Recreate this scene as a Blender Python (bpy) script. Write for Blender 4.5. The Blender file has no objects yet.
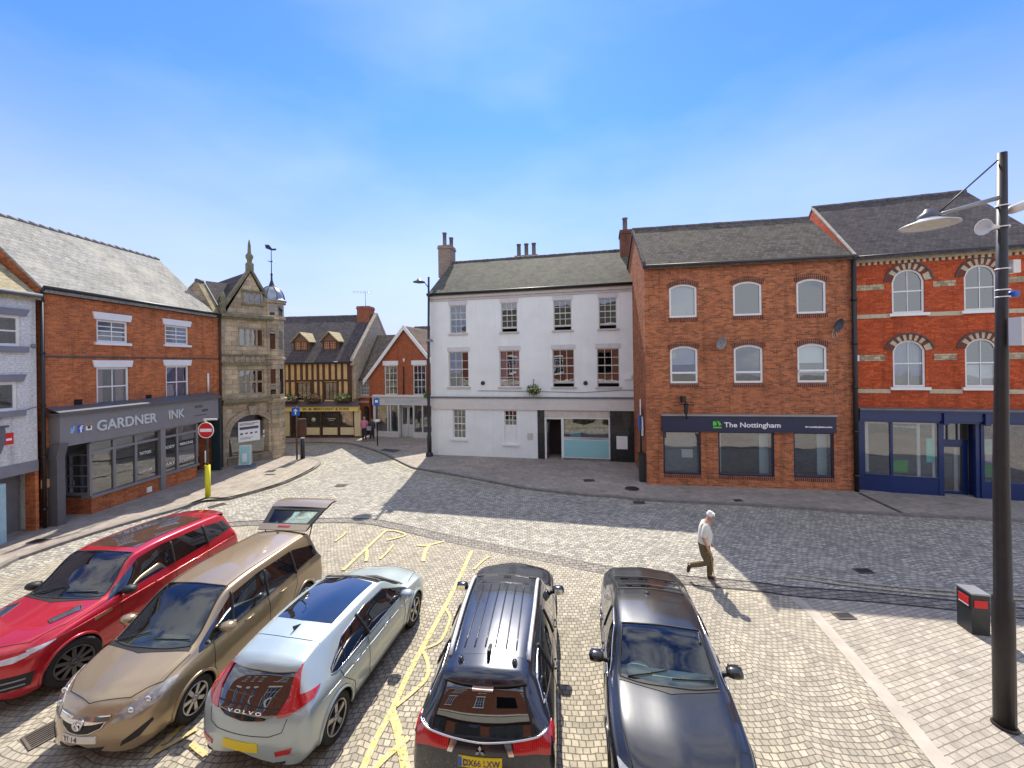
import bpy, bmesh, math, random
from math import sin, cos, pi, radians, sqrt, hypot, atan2, floor
from mathutils import Vector, Matrix
from mathutils.bvhtree import BVHTree
random.seed(7)
S = bpy.context.scene
COL = S.collection
# ---------------------------------------------------------------- camera
CAM_H, FPX, HOR, ROLL = 5.55, 400.0, 363.0, 0.015
cd = bpy.data.cameras.new('camera'); cam = bpy.data.objects.new('camera', cd); COL.objects.link(cam)
cd.sensor_width = 36; cd.lens = 36*FPX/1024; cd.shift_y = (HOR-384)/1024; cd.clip_start = .05; cd.clip_end = 2000
cam.location = (0, 0, CAM_H); cam.matrix_world = Matrix.Translation((0, 0, CAM_H)) @ Matrix.Rotation(pi/2, 4, 'X') @ Matrix.Rotation(-ROLL, 4, 'Z')
S.camera = cam
# ---------------------------------------------------------------- world, sun, exposure
SUN_EL, SUN_AZ = radians(48.5), radians(0.5)     # the sun stands ahead of the camera, behind the white building
w = bpy.data.worlds.new('World'); S.world = w; w.use_nodes = True
nt = w.node_tree; bg = nt.nodes['Background']
sky = nt.nodes.new('ShaderNodeTexSky'); sky.sky_type = 'NISHITA'; sky.sun_disc = False
sky.sun_elevation = SUN_EL; sky.sun_rotation = SUN_AZ; sky.air_density = 1.0; sky.dust_density = .1; sky.ozone_density = 3.0
hs = nt.nodes.new('ShaderNodeHueSaturation'); hs.inputs['Saturation'].default_value = 1.0
tint = nt.nodes.new('ShaderNodeMixRGB'); tint.blend_type = 'MULTIPLY'; tint.inputs[0].default_value = 1; tint.inputs[2].default_value = (.31, .49, .84, 1)   # air colour of a hazy summer noon
nt.links.new(sky.outputs[0], tint.inputs[1]); nt.links.new(tint.outputs[0], hs.inputs['Color'])
tc = nt.nodes.new('ShaderNodeTexCoord'); sx = nt.nodes.new('ShaderNodeSeparateXYZ'); nt.links.new(tc.outputs['Generated'], sx.inputs[0])
mp = nt.nodes.new('ShaderNodeMapping'); mp.inputs['Scale'].default_value = (1.6, 1.6, 4.2); nt.links.new(tc.outputs['Generated'], mp.inputs[0])
nz = nt.nodes.new('ShaderNodeTexNoise'); nz.inputs['Scale'].default_value = 1.7; nz.inputs['Detail'].default_value = 8; nz.inputs['Roughness'].default_value = .58
nt.links.new(mp.outputs[0], nz.inputs[0])
cr = nt.nodes.new('ShaderNodeMapRange'); cr.inputs[1].default_value = .4; cr.inputs[2].default_value = .56; nt.links.new(nz.outputs[0], cr.inputs[0])
# fair-weather clouds stand high, unseen cover behind the camera is thickened to brighten shaded facades, the sky over the roofs ahead has only a thin veil
m1 = nt.nodes.new('ShaderNodeMapRange'); m1.inputs[1].default_value = .72; m1.inputs[2].default_value = .84; nt.links.new(sx.outputs[2], m1.inputs[0])
m2 = nt.nodes.new('ShaderNodeMapRange'); m2.inputs[1].default_value = .25; m2.inputs[2].default_value = -.25; nt.links.new(sx.outputs[1], m2.inputs[0])
mx = nt.nodes.new('ShaderNodeMath'); mx.operation = 'MAXIMUM'; nt.links.new(m1.outputs[0], mx.inputs[0]); nt.links.new(m2.outputs[0], mx.inputs[1])
m3 = nt.nodes.new('ShaderNodeMath'); m3.operation = 'MULTIPLY'; nt.links.new(mx.outputs[0], m3.inputs[0]); nt.links.new(cr.outputs[0], m3.inputs[1])
nz2 = nt.nodes.new('ShaderNodeTexNoise'); nz2.inputs['Scale'].default_value = 1.1; nz2.inputs['Detail'].default_value = 5; nt.links.new(mp.outputs[0], nz2.inputs[0])
v1 = nt.nodes.new('ShaderNodeMapRange'); v1.inputs[1].default_value = .46; v1.inputs[2].default_value = .72; v1.inputs[4].default_value = .14; nt.links.new(nz2.outputs[0], v1.inputs[0])
m4 = nt.nodes.new('ShaderNodeMath'); m4.operation = 'MAXIMUM'; nt.links.new(m3.outputs[0], m4.inputs[0]); nt.links.new(v1.outputs[0], m4.inputs[1])
mixc = nt.nodes.new('ShaderNodeMixRGB'); mixc.inputs[2].default_value = (4.2, 4.35, 4.6, 1)
hz = nt.nodes.new('ShaderNodeMapRange'); hz.inputs[1].default_value = .5; hz.inputs[2].default_value = .04; hz.inputs[4].default_value = .92; nt.links.new(sx.outputs[2], hz.inputs[0])
hm = nt.nodes.new('ShaderNodeMixRGB'); hm.inputs[2].default_value = (2.35, 2.4, 3.35, 1); nt.links.new(hz.outputs[0], hm.inputs[0]); nt.links.new(hs.outputs[0], hm.inputs[1])
nt.links.new(m4.outputs[0], mixc.inputs[0]); nt.links.new(hm.outputs[0], mixc.inputs[1]); nt.links.new(mixc.outputs[0], bg.inputs[0])
bg.inputs[1].default_value = .15
sd = bpy.data.lights.new('sun', 'SUN'); sun = bpy.data.objects.new('sun', sd); COL.objects.link(sun)
sd.energy = 3.65; sd.angle = radians(.5); sd.color = (1, .935, .81)
sun.rotation_euler = (pi/2-SUN_EL, 0, pi-SUN_AZ); sun.location = (0, 30, 40)
sun.rotation_euler = Vector((sin(SUN_AZ)*cos(SUN_EL), cos(SUN_AZ)*cos(SUN_EL), sin(SUN_EL))).to_track_quat('Z', 'Y').to_euler()
S.view_settings.view_transform = 'Standard'; S.view_settings.look = 'None'; S.view_settings.gamma = 1; S.view_settings.exposure = 1.08
S.render.engine = 'CYCLES'
try:
    S.cycles.use_denoising = True; S.cycles.max_bounces = 8; S.cycles.transparent_max_bounces = 12; S.cycles.caustics_reflective = False
    S.cycles.sample_clamp_indirect = 6
except Exception: pass
# ---------------------------------------------------------------- pixel -> world measuring helpers
def ray(px, py):
    dx, dy = px-512, py-HOR; c, s = cos(ROLL), sin(ROLL)
    return (dx*c-dy*s)/FPX, (dy*c+dx*s)/FPX
def G(px, py, z=0.0):
    a, b = ray(px, py); t = (CAM_H-z)/b; return (a*t, t)
def Gz(px, py, z=0.0):
    x, y = G(px, py, z); return (x, y, z)
def at(px, py, Y):
    a, b = ray(px, py); return Vector((a*Y, Y, CAM_H-b*Y))
class Fac:
    def __init__(s, A, B, z=.08):
        a, b = G(*A, z), G(*B, z); s.O = a; L = hypot(b[0]-a[0], b[1]-a[1]); s.L = L
        s.d = ((b[0]-a[0])/L, (b[1]-a[1])/L); s.n = (-s.d[1], s.d[0]); s.ang = atan2(s.d[1], s.d[0])
    def uz(s, px, py, y=0):
        a, b = ray(px, py); ox = s.O[0]+s.n[0]*y; oy = s.O[1]+s.n[1]*y
        t = (ox*(-s.d[1])+s.d[0]*oy)/(a*(-s.d[1])+s.d[0])
        return (t*a-ox)*s.d[0]+(t-oy)*s.d[1], CAM_H-b*t
    def u(s, px, py, y=0): return s.uz(px, py, y)[0]
    def z(s, px, py, y=0): return s.uz(px, py, y)[1]
    def box(s, x0, x1, y0, y1, d=0):
        my, mx_ = (y0+y1)/2, (x0+x1)/2
        return s.u(x0, my, d), s.u(x1, my, d), s.z(mx_, y1, d), s.z(mx_, y0, d)
    def yz(s, px, py, u):
        a, b = ray(px, py); ox = s.O[0]+s.d[0]*u; oy = s.O[1]+s.d[1]*u
        t = (ox*s.n[1]-oy*s.n[0])/(a*s.n[1]-s.n[0]); return (t*a-ox)*s.n[0]+(t-oy)*s.n[1], CAM_H-b*t
    def world(s, u, y, z=0): return Vector((s.O[0]+s.d[0]*u+s.n[0]*y, s.O[1]+s.d[1]*u+s.n[1]*y, z))
# ---------------------------------------------------------------- node helpers / materials
MATS = {}
def newmat(name):
    m = bpy.data.materials.new(name); m.use_nodes = True
    return m, m.node_tree, m.node_tree.nodes['Principled BSDF']
def N(t, kind, **kw):
    n = t.nodes.new('ShaderNode'+kind)
    for k, v in kw.items():
        if k in n.inputs.keys(): n.inputs[k].default_value = v
        else: setattr(n, k, v)
    return n
def c4(c): return (c[0], c[1], c[2], 1)
def plain(name, col, rough=.6, metal=0, var=.12, scale=3, coat=0, spec=.5, bump=0, bscale=40, streak=0):
    if name in MATS: return MATS[name]
    m, t, b = newmat(name)
    b.inputs['Roughness'].default_value = rough; b.inputs['Metallic'].default_value = metal
    b.inputs['Coat Weight'].default_value = coat; b.inputs['Coat Roughness'].default_value = .03; b.inputs['Specular IOR Level'].default_value = spec
    if var:
        g = N(t, 'TexCoord'); n = N(t, 'TexNoise', Scale=scale, Detail=6.0, Roughness=.6)
        t.links.new(g.outputs['Object'], n.inputs[0]); r = N(t, 'MapRange'); r.inputs[1].default_value = .3; r.inputs[2].default_value = .7
        r.inputs[3].default_value = 1-var; r.inputs[4].default_value = 1+var*.7
        t.links.new(n.outputs[0], r.inputs[0]); mxx = N(t, 'VectorMath', operation='SCALE'); mxx.inputs[0].default_value = col
        t.links.new(r.outputs[0], mxx.inputs['Scale']); outc = mxx.outputs[0]
        if streak:
            mps = N(t, 'Mapping'); mps.inputs['Scale'].default_value = (3.2, 3.2, .18); t.links.new(g.outputs['Object'], mps.inputs[0]); ns = N(t, 'TexNoise', Scale=1.5, Detail=6.0, Roughness=.62); t.links.new(mps.outputs[0], ns.inputs[0])
            rs = N(t, 'MapRange'); rs.inputs[1].default_value = .54; rs.inputs[2].default_value = .78; rs.inputs[4].default_value = streak; t.links.new(ns.outputs[0], rs.inputs[0])
            mk = N(t, 'MixRGB'); mk.inputs[2].default_value = (.3, .28, .24, 1); t.links.new(rs.outputs[0], mk.inputs[0]); t.links.new(outc, mk.inputs[1]); outc = mk.outputs[0]
        t.links.new(outc, b.inputs['Base Color'])
        if bump:
            n2 = N(t, 'TexNoise', Scale=float(bscale), Detail=4.0); t.links.new(g.outputs['Object'], n2.inputs[0])
            bp = N(t, 'Bump', Strength=.5, Distance=bump); t.links.new(n2.outputs[0], bp.inputs['Height']); t.links.new(bp.outputs[0], b.inputs['Normal'])
    else: b.inputs['Base Color'].default_value = c4(col)
    MATS[name] = m; return m
def brickmat(name, c1, c2, mortar, bw=.225, rh=.075, ms=.01, zs=1.0, rough=.85, stain=.35, stain_col=None, bump=.006, roof=False, bias=0., freq=2, off=.5, wob=0.0, patch=None):
    if name in MATS: return MATS[name]
    m, t, b = newmat(name); L = t.links.new
    g = N(t, 'TexCoord'); sp = N(t, 'SeparateXYZ'); L(g.outputs['Object'], sp.inputs[0])
    ad = N(t, 'Math', operation='ADD'); L(sp.outputs[0], ad.inputs[0]); L(sp.outputs[1], ad.inputs[1])
    mu = N(t, 'Math', operation='MULTIPLY'); L(sp.outputs[2], mu.inputs[0]); mu.inputs[1].default_value = zs
    cb = N(t, 'CombineXYZ'); L((sp.outputs[0] if roof else ad.outputs[0]), cb.inputs[0]); L(mu.outputs[0], cb.inputs[1])
    vec = cb.outputs[0]
    if wob:
        nn = N(t, 'TexNoise', Scale=6.0, Detail=2.0); L(g.outputs['Object'], nn.inputs[0])
        sb = N(t, 'VectorMath', operation='SUBTRACT'); L(nn.outputs['Color'], sb.inputs[0]); sb.inputs[1].default_value = (.5, .5, .5)
        sc = N(t, 'VectorMath', operation='SCALE'); L(sb.outputs[0], sc.inputs[0]); sc.inputs['Scale'].default_value = wob
        a2 = N(t, 'VectorMath', operation='ADD'); L(vec, a2.inputs[0]); L(sc.outputs[0], a2.inputs[1]); vec = a2.outputs[0]
    br = N(t, 'TexBrick', Scale=1.0); br.offset = off; br.offset_frequency = freq
    br.inputs['Color1'].default_value = c4(c1); br.inputs['Color2'].default_value = c4(c2); br.inputs['Mortar'].default_value = c4(mortar)
    br.inputs['Mortar Size'].default_value = ms; br.inputs['Brick Width'].default_value = bw; br.inputs['Row Height'].default_value = rh
    br.inputs['Bias'].default_value = bias; br.inputs['Mortar Smooth'].default_value = .3
    L(vec, br.inputs['Vector'])
    n = N(t, 'TexNoise', Scale=.9, Detail=8.0, Roughness=.65); L(g.outputs['Object'], n.inputs[0])
    r = N(t, 'MapRange'); r.inputs[1].default_value = .35; r.inputs[2].default_value = .72; r.inputs[3].default_value = 0; r.inputs[4].default_value = stain; L(n.outputs[0], r.inputs[0])
    mx1 = N(t, 'MixRGB'); L(r.outputs[0], mx1.inputs[0]); L(br.outputs['Color'], mx1.inputs[1]); sc_ = stain_col or tuple(v*.4 for v in c1); mx1.inputs[2].default_value = c4(sc_)
    out = mx1.outputs[0]
    nf = N(t, 'TexNoise', Scale=14.0, Detail=4.0); L(g.outputs['Object'], nf.inputs[0])
    rf = N(t, 'MapRange'); rf.inputs[1].default_value = .3; rf.inputs[2].default_value = .7; rf.inputs[3].default_value = .8; rf.inputs[4].default_value = 1.18; L(nf.outputs[0], rf.inputs[0])
    vm = N(t, 'VectorMath', operation='SCALE'); L(out, vm.inputs[0]); L(rf.outputs[0], vm.inputs['Scale']); out = vm.outputs[0]
    if patch:
        n3 = N(t, 'TexNoise', Scale=.6, Detail=3.0); mp3 = N(t, 'Mapping'); mp3.inputs['Location'].default_value = (7, 3, 5); L(g.outputs['Object'], mp3.inputs[0]); L(mp3.outputs[0], n3.inputs[0])
        r3 = N(t, 'MapRange'); r3.inputs[1].default_value = .5; r3.inputs[2].default_value = .7; r3.inputs[4].default_value = .7; L(n3.outputs[0], r3.inputs[0])
        m3_ = N(t, 'MixRGB'); L(r3.outputs[0], m3_.inputs[0]); L(out, m3_.inputs[1]); m3_.inputs[2].default_value = c4(patch); out = m3_.outputs[0]
    mps = N(t, 'Mapping'); mps.inputs['Scale'].default_value = (2.6, 2.6, .22); L(g.outputs['Object'], mps.inputs[0]); ns = N(t, 'TexNoise', Scale=1.3, Detail=5.0, Roughness=.6); L(mps.outputs[0], ns.inputs[0])
    rs = N(t, 'MapRange'); rs.inputs[1].default_value = .52; rs.inputs[2].default_value = .74; rs.inputs[3].default_value = 1; rs.inputs[4].default_value = .62; L(ns.outputs[0], rs.inputs[0])
    vs = N(t, 'VectorMath', operation='SCALE'); L(out, vs.inputs[0]); L(rs.outputs[0], vs.inputs['Scale']); out = vs.outputs[0]
    L(out, b.inputs['Base Color']); b.inputs['Roughness'].default_value = rough; b.inputs['Specular IOR Level'].default_value = .12
    bp = N(t, 'Bump', Strength=.7, Distance=bump, invert=True); L(br.outputs['Fac'], bp.inputs['Height']); L(bp.outputs[0], b.inputs['Normal'])
    MATS[name] = m; return m
def glassmat(name, tint=(.75, .8, .8), base=.1, rough=0.0, power=1.0):
    if name in MATS: return MATS[name]
    m = bpy.data.materials.new(name); m.use_nodes = True; t = m.node_tree; t.nodes.clear(); L = t.links.new
    o = N(t, 'OutputMaterial'); tr = N(t, 'BsdfTransparent', Color=c4(tint)); gl = N(t, 'BsdfGlossy', Roughness=rough, Color=(.92, .95, 1, 1))
    lw = N(t, 'LayerWeight', Blend=.22); ma = N(t, 'Math', operation='MULTIPLY_ADD', use_clamp=True); L(lw.outputs['Fresnel'], ma.inputs[0]); ma.inputs[1].default_value = power; ma.inputs[2].default_value = base
    mxs = N(t, 'MixShader'); L(ma.outputs[0], mxs.inputs[0]); L(tr.outputs[0], mxs.inputs[1]); L(gl.outputs[0], mxs.inputs[2]); L(mxs.outputs[0], o.inputs[0])
    # old panes are never quite flat
    g = N(t, 'TexCoord'); n = N(t, 'TexNoise', Scale=1.7, Detail=1.0); L(g.outputs['Object'], n.inputs[0]); bp = N(t, 'Bump', Strength=.25, Distance=.012); L(n.outputs[0], bp.inputs['Height']); L(bp.outputs[0], gl.inputs['Normal'])
    MATS[name] = m; return m
def darkglass(name, col=(.01, .012, .015), rough=.02):
    if name in MATS: return MATS[name]
    m, t, b = newmat(name); b.inputs['Base Color'].default_value = c4(col); b.inputs['Roughness'].default_value = rough; b.inputs['Specular IOR Level'].default_value = .7
    b.inputs['Coat Weight'].default_value = 1; b.inputs['Coat IOR'].default_value = 1.8; b.inputs['Coat Roughness'].default_value = .01
    MATS[name] = m; return m
def carpaint(name, col, metal=.5, rough=.35, flake=True):
    if name in MATS: return MATS[name]
    m, t, b = newmat(name); b.inputs['Base Color'].default_value = c4(col); b.inputs['Metallic'].default_value = metal; b.inputs['Roughness'].default_value = rough
    b.inputs['Coat Weight'].default_value = 1; b.inputs['Coat Roughness'].default_value = .04; b.inputs['Coat IOR'].default_value = 1.5
    g = N(t, 'TexCoord'); n = N(t, 'TexNoise', Scale=2.5, Detail=6.0, Roughness=.7); t.links.new(g.outputs['Object'], n.inputs[0])
    r = N(t, 'MapRange'); r.inputs[1].default_value = .4; r.inputs[2].default_value = .8; r.inputs[3].default_value = 0; r.inputs[4].default_value = .05; t.links.new(n.outputs[0], r.inputs[0])
    mxx = N(t, 'MixRGB'); t.links.new(r.outputs[0], mxx.inputs[0]); mxx.inputs[1].default_value = c4(col); mxx.inputs[2].default_value = (.3, .27, .22, 1); t.links.new(mxx.outputs[0], b.inputs['Base Color'])
    r2 = N(t, 'MapRange'); r2.inputs[1].default_value = .3; r2.inputs[2].default_value = .8; r2.inputs[3].default_value = .02; r2.inputs[4].default_value = .12; t.links.new(n.outputs[0], r2.inputs[0]); t.links.new(r2.outputs[0], b.inputs['Coat Roughness'])
    MATS[name] = m; return m
# ---------------------------------------------------------------- mesh helpers
class MB:
    def __init__(s): s.v = []; s.f = []; s.m = []; s.sm = []
    def poly(s, pts, mi=0, smooth=False):
        k = len(s.v); s.v += [tuple(p) for p in pts]; s.f.append(list(range(k, k+len(pts)))); s.m.append(mi); s.sm.append(smooth); return s
    def box(s, x0, x1, y0, y1, z0, z1, mi=0):
        k = len(s.v)
        s.v += [(x0, y0, z0), (x1, y0, z0), (x1, y1, z0), (x0, y1, z0), (x0, y0, z1), (x1, y0, z1), (x1, y1, z1), (x0, y1, z1)]
        for f in ((0, 3, 2, 1), (4, 5, 6, 7), (0, 1, 5, 4), (1, 2, 6, 5), (2, 3, 7, 6), (3, 0, 4, 7)): s.f.append([k+i for i in f]); s.m.append(mi); s.sm.append(False)
        return s
    def prism(s, pts, vec, mi=0, cap=True):
        k = len(s.v); n = len(pts); vec = Vector(vec)
        s.v += [tuple(p) for p in pts] + [tuple(Vector(p)+vec) for p in pts]
        if cap:
            s.f.append([k+i for i in range(n)]); s.m.append(mi); s.sm.append(False); s.f.append([k+n+i for i in reversed(range(n))]); s.m.append(mi); s.sm.append(False)
        for i in range(n): s.f.append([k+(i+1) % n, k+i, k+n+i, k+n+(i+1) % n]); s.m.append(mi); s.sm.append(False)
        return s
    def tube(s, path, r, n=8, mi=0, caps=True, smooth=True):
        path = [Vector(p) for p in path]; rr = r if isinstance(r, (list, tuple)) else [r]*len(path); k = len(s.v); up = None
        for i, p in enumerate(path):
            t = (path[min(i+1, len(path)-1)]-path[max(i-1, 0)]).normalized()
            if up is None: up = t.cross(Vector((0, 0, 1))) if abs(t.z) < .9 else t.cross(Vector((1, 0, 0)))
            up = (up-t*up.dot(t)); up.normalize(); b = t.cross(up)
            for j in range(n): a = 2*pi*j/n; s.v.append(tuple(p+(up*cos(a)+b*sin(a))*rr[i]))
        for i in range(len(path)-1):
            for j in range(n): s.f.append([k+i*n+j, k+i*n+(j+1) % n, k+(i+1)*n+(j+1) % n, k+(i+1)*n+j]); s.m.append(mi); s.sm.append(smooth)
        if caps:
            s.f.append([k+j for j in reversed(range(n))]); s.m.append(mi); s.sm.append(False); s.f.append([k+(len(path)-1)*n+j for j in range(n)]); s.m.append(mi); s.sm.append(False)
        return s
    def lathe(s, prof, c=(0, 0, 0), n=16, axis='z', mi=0, smooth=True):
        k = len(s.v); c = Vector(c)
        for (r, h) in prof:
            for j in range(n):
                a = 2*pi*j/n; x, y = r*cos(a), r*sin(a)
                s.v.append(tuple(c+(Vector((x, y, h)) if axis == 'z' else Vector((h, x, y)) if axis == 'x' else Vector((x, h, y)))))
        for i in range(len(prof)-1):
            for j in range(n): s.f.append([k+i*n+j, k+i*n+(j+1) % n, k+(i+1)*n+(j+1) % n, k+(i+1)*n+j]); s.m.append(mi); s.sm.append(smooth)
        return s
    def grid(s, rows, mi=0, smooth=True, close=False):
        k = len(s.v); n = len(rows[0])
        for r in rows: s.v += [tuple(p) for p in r]
        for i in range(len(rows)-1):
            for j in range(n if close else n-1): s.f.append([k+i*n+j, k+i*n+(j+1) % n, k+(i+1)*n+(j+1) % n, k+(i+1)*n+j]); s.m.append(mi); s.sm.append(smooth)
        return s
    def build(s, name, mats, parent=None, fix=True, weld=False):
        me = bpy.data.meshes.new(name); me.from_pydata(s.v, [], s.f)
        for m in (mats if isinstance(mats, (list, tuple)) else [mats]): me.materials.append(m)
        me.polygons.foreach_set('material_index', s.m); me.polygons.foreach_set('use_smooth', s.sm)
        if fix or weld:
            b = bmesh.new(); b.from_mesh(me)
            if weld: bmesh.ops.remove_doubles(b, verts=b.verts, dist=1e-5)
            if fix: bmesh.ops.recalc_face_normals(b, faces=b.faces)
            b.to_mesh(me); b.free()
        me.update(); o = bpy.data.objects.new(name, me); COL.objects.link(o)
        if parent: o.parent = parent
        return o
def tag(o, label=None, cat=None, group=None, kind=None):
    if label: o['label'] = label
    if cat: o['category'] = cat
    if group: o['group'] = group
    if kind: o['kind'] = kind
    return o
def empty(name, loc, rz=0, label=None, cat=None, group=None):
    o = bpy.data.objects.new(name, None); COL.objects.link(o); o.location = loc if len(loc) == 3 else (loc[0], loc[1], 0); o.rotation_euler = (0, 0, rz); o.empty_display_size = .2
    return tag(o, label, cat, group)
def text(name, body, mat, parent, loc, size, width=None, depth=.01, rot=(pi/2, 0, 0), bold=0, spacing=1, align='LEFT'):
    cu = bpy.data.curves.new(name, 'FONT'); cu.body = body; cu.size = size; cu.extrude = depth; cu.offset = bold; cu.space_character = spacing; cu.align_x = align
    t = bpy.data.objects.new(name+'_tmp', cu); COL.objects.link(t); bpy.context.view_layer.update()
    me = bpy.data.meshes.new_from_object(t.evaluated_get(bpy.context.evaluated_depsgraph_get())); me.name = name
    bpy.data.objects.remove(t); bpy.data.curves.remove(cu)
    if not me.materials: me.materials.append(mat)
    if width:
        xs = [v.co.x for v in me.vertices]; k = width/(max(xs)-min(xs)); x0 = min(xs)
        for v in me.vertices: v.co.x = (v.co.x-x0)*k
    o = bpy.data.objects.new(name, me); COL.objects.link(o); o.location = loc; o.rotation_euler = rot
    if parent: o.parent = parent
    return o
def outline(u0, u1, z0, z1, rise, ins=0, n=10):
    pts = [(u0+ins, z0+ins), (u1-ins, z0+ins)]
    if rise <= 0: return pts+[(u1-ins, z1-ins), (u0+ins, z1-ins)]
    wd = u1-u0; Rr = (wd*wd/4+rise*rise)/(2*rise); cz = z1-Rr; c = (u0+u1)/2; Ri = Rr-ins; hw = wd/2-ins
    for k in range(n+1):
        x = hw-2*hw*k/n; pts.append((c+x, cz+sqrt(max(Ri*Ri-x*x, 0))))
    return pts
def ring(mb, o1, o2, y0, y1, mi=0):
    n = len(o1)
    A = [(p[0], y0, p[1]) for p in o1]; B = [(p[0], y0, p[1]) for p in o2]; A2 = [(p[0], y1, p[1]) for p in o1]; B2 = [(p[0], y1, p[1]) for p in o2]
    for i in range(n):
        j = (i+1) % n
        mb.poly([A[i], A[j], B[j], B[i]], mi); mb.poly([A2[j], A2[i], B2[i], B2[j]], mi); mb.poly([B[i], B[j], B2[j], B2[i]], mi); mb.poly([A[j], A[i], A2[i], A2[j]], mi)
def wall_front(mb, u0, u1, z0, z1, ops, y=0, rev=.11, mi=0, top=None):
    """a front wall sheet with real openings (u0,u1,z0,z1,rise) and reveals"""
    us = sorted({u0, u1}|{v for o in ops for v in o[:2]}); zs = sorted({z0, z1}|{v for o in ops for v in o[2:4]})
    us = [v for v in us if u0-1e-6 <= v <= u1+1e-6]; zs = [v for v in zs if z0-1e-6 <= v <= z1+1e-6]
    for i in range(len(us)-1):
        for j in range(len(zs)-1):
            cu, cz = (us[i]+us[i+1])/2, (zs[j]+zs[j+1])/2
            if any(o[0] < cu < o[1] and o[2] < cz < o[3] for o in ops): continue
            mb.poly([(us[i], y, zs[j]), (us[i+1], y, zs[j]), (us[i+1], y, zs[j+1]), (us[i], y, zs[j+1])], mi)
    for o in ops:
        rise = o[4] if len(o) > 4 else 0; ol = outline(*o[:4], rise)
        n = len(ol)
        for i in range(n):
            a, b = ol[i], ol[(i+1) % n]; mb.poly([(a[0], y, a[1]), (b[0], y, b[1]), (b[0], y+rev, b[1]), (a[0], y+rev, a[1])], mi)
        if rise > 0:
            arc = ol[2:]; h = len(arc)//2
            for i in range(len(arc)-1):
                a, b = arc[i], arc[i+1]; zt = o[3]
                mb.poly([(a[0], y, a[1]), (a[0], y, zt+1e-4), (b[0], y, zt+1e-4), (b[0], y, b[1])], mi)
def window(par, u0, u1, z0, z1, cols=2, rows=2, rise=0, fw=.06, bar=.025, y=.07, frame=None, glass=None, blind=None, sash=True, label=None, sill=None, sillmat=None, name='window', lower_open=0):
    fm = frame or MATS['white_paint']; gm = glass or MATS['window_glass']
    mb = MB(); ring(mb, outline(u0, u1, z0, z1, rise), outline(u0, u1, z0, z1, rise, fw), y, y+.06)
    a, b, c, d = u0+fw, u1-fw, z0+fw, z1-fw
    for k in range(1, cols): x = a+(b-a)*k/cols; mb.box(x-bar/2, x+bar/2, y+.012, y+.045, c, d-(rise*.0))
    for k in range(1, rows):
        z = c+(d-c)*k/rows; h = bar
        if sash and rows % 2 == 0 and k == rows//2: h = .05
        zz = z
        mb.box(a, b, y+.008, y+.042, zz-h/2, zz+h/2)
    w_ = mb.build(name, fm, par)
    if label: w_['label'] = label
    if lower_open: pass
    pn = MB(); pn.poly([(p[0], y+.035, p[1]) for p in outline(u0, u1, z0, z1, rise, fw*.6)]); pn.build('pane', gm, w_)
    if blind:
        kind, bm = blind; cb = MB()
        if kind == 'full': cb.poly([(a, y+.12, c), (b, y+.12, c), (b, y+.12, d), (a, y+.12, d)])
        elif kind == 'sides':
            for (p, q) in ((a, a+(b-a)*.27), (b-(b-a)*.27, b)):
                nn = 10; rws = [[(p+(q-p)*i/nn, y+.15+.02*sin(i*2.3), zz) for i in range(nn+1)] for zz in (c, d)]; cb.grid(rws)
        elif kind == 'drape':
            nn = 24; cb.grid([[(a+(b-a)*i/nn, y+.15+.025*sin(i*1.9), zz) for i in range(nn+1)] for zz in (c, d)])
        elif kind == 'half': cb.poly([(a, y+.12, c+(d-c)*.5), (b, y+.12, c+(d-c)*.5), (b, y+.12, d), (a, y+.12, d)])
        elif kind == 'low': cb.poly([(a, y+.12, c), (b, y+.12, c), (b, y+.12, c+(d-c)*.45), (a, y+.12, c+(d-c)*.45)])
        cb.build('curtain', bm, w_, fix=False)
    if sill: MB().box(u0-sill, u1+sill, -.07, .08, z0-.09, z0-.002).build('sill', sillmat or fm, w_)
    return w_
def shell(mb, u0, u1, D, z0, z1, mi=0, ridge=None, y=0):
    """side and back walls, with gables when ridge=(y,z)"""
    for uu in (u0, u1):
        p = [(uu, y, z0), (uu, D, z0), (uu, D, z1)]+([(uu, ridge[0], ridge[1])] if ridge else [])+[(uu, y, z1)]
        mb.poly(p, mi)
    mb.poly([(u0, D, z0), (u1, D, z0), (u1, D, z1), (u0, D, z1)], mi)
def gable_roof(par, mat, u0, u1, ze, yr, zr, D, ov=.18, th=.1, uo0=.05, uo1=.05, name='roof', ridgemat=None, sag=0):
    mb = MB(); s = (zr-ze)/yr; a0, a1 = u0-uo0, u1+uo1; s2 = (zr-ze)/(D-yr)
    nU = 14; rnd = random.Random(int(ze*100)+int(u1*10))
    def row(yy, zz):
        return [(a0+(a1-a0)*i/nU, yy, zz+(rnd.uniform(-.012, .012) if 0 < i < nU else 0)) for i in range(nU+1)]
    f = [(-ov, ze-ov*s), (yr*.33, ze+(zr-ze)*.33), (yr*.66, ze+(zr-ze)*.66), (yr, zr), (D+ov, ze-ov*s2)]
    top = [row(p[0], p[1]+th) for p in f]; mb.grid(top, smooth=False)
    bot = [[(a0, p[0], p[1]), (a1, p[0], p[1])] for p in f]; mb.grid(bot, smooth=False)
    for i in range(4):
        mb.poly([top[i][0], top[i+1][0], bot[i+1][0], bot[i][0]]); mb.poly([top[i][-1], top[i+1][-1], bot[i+1][1], bot[i][1]])
    mb.poly([top[0][0], top[0][-1], bot[0][1], bot[0][0]])
    r = mb.build(name, mat, par)
    rm = ridgemat or MATS['ridge_tile']; rb = MB(); n = int((a1-a0)/.33)
    for i in range(n):
        x0 = a0+(a1-a0)*i/n; x1 = x0+(a1-a0)/n*.97; h = rnd.uniform(-.008, .008)
        rb.tube([(x0, yr, zr+th-.02+h), (x1, yr, zr+th-.02+h)], .1, 8)
    rb.build('ridge', rm, r)
    return r
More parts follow.
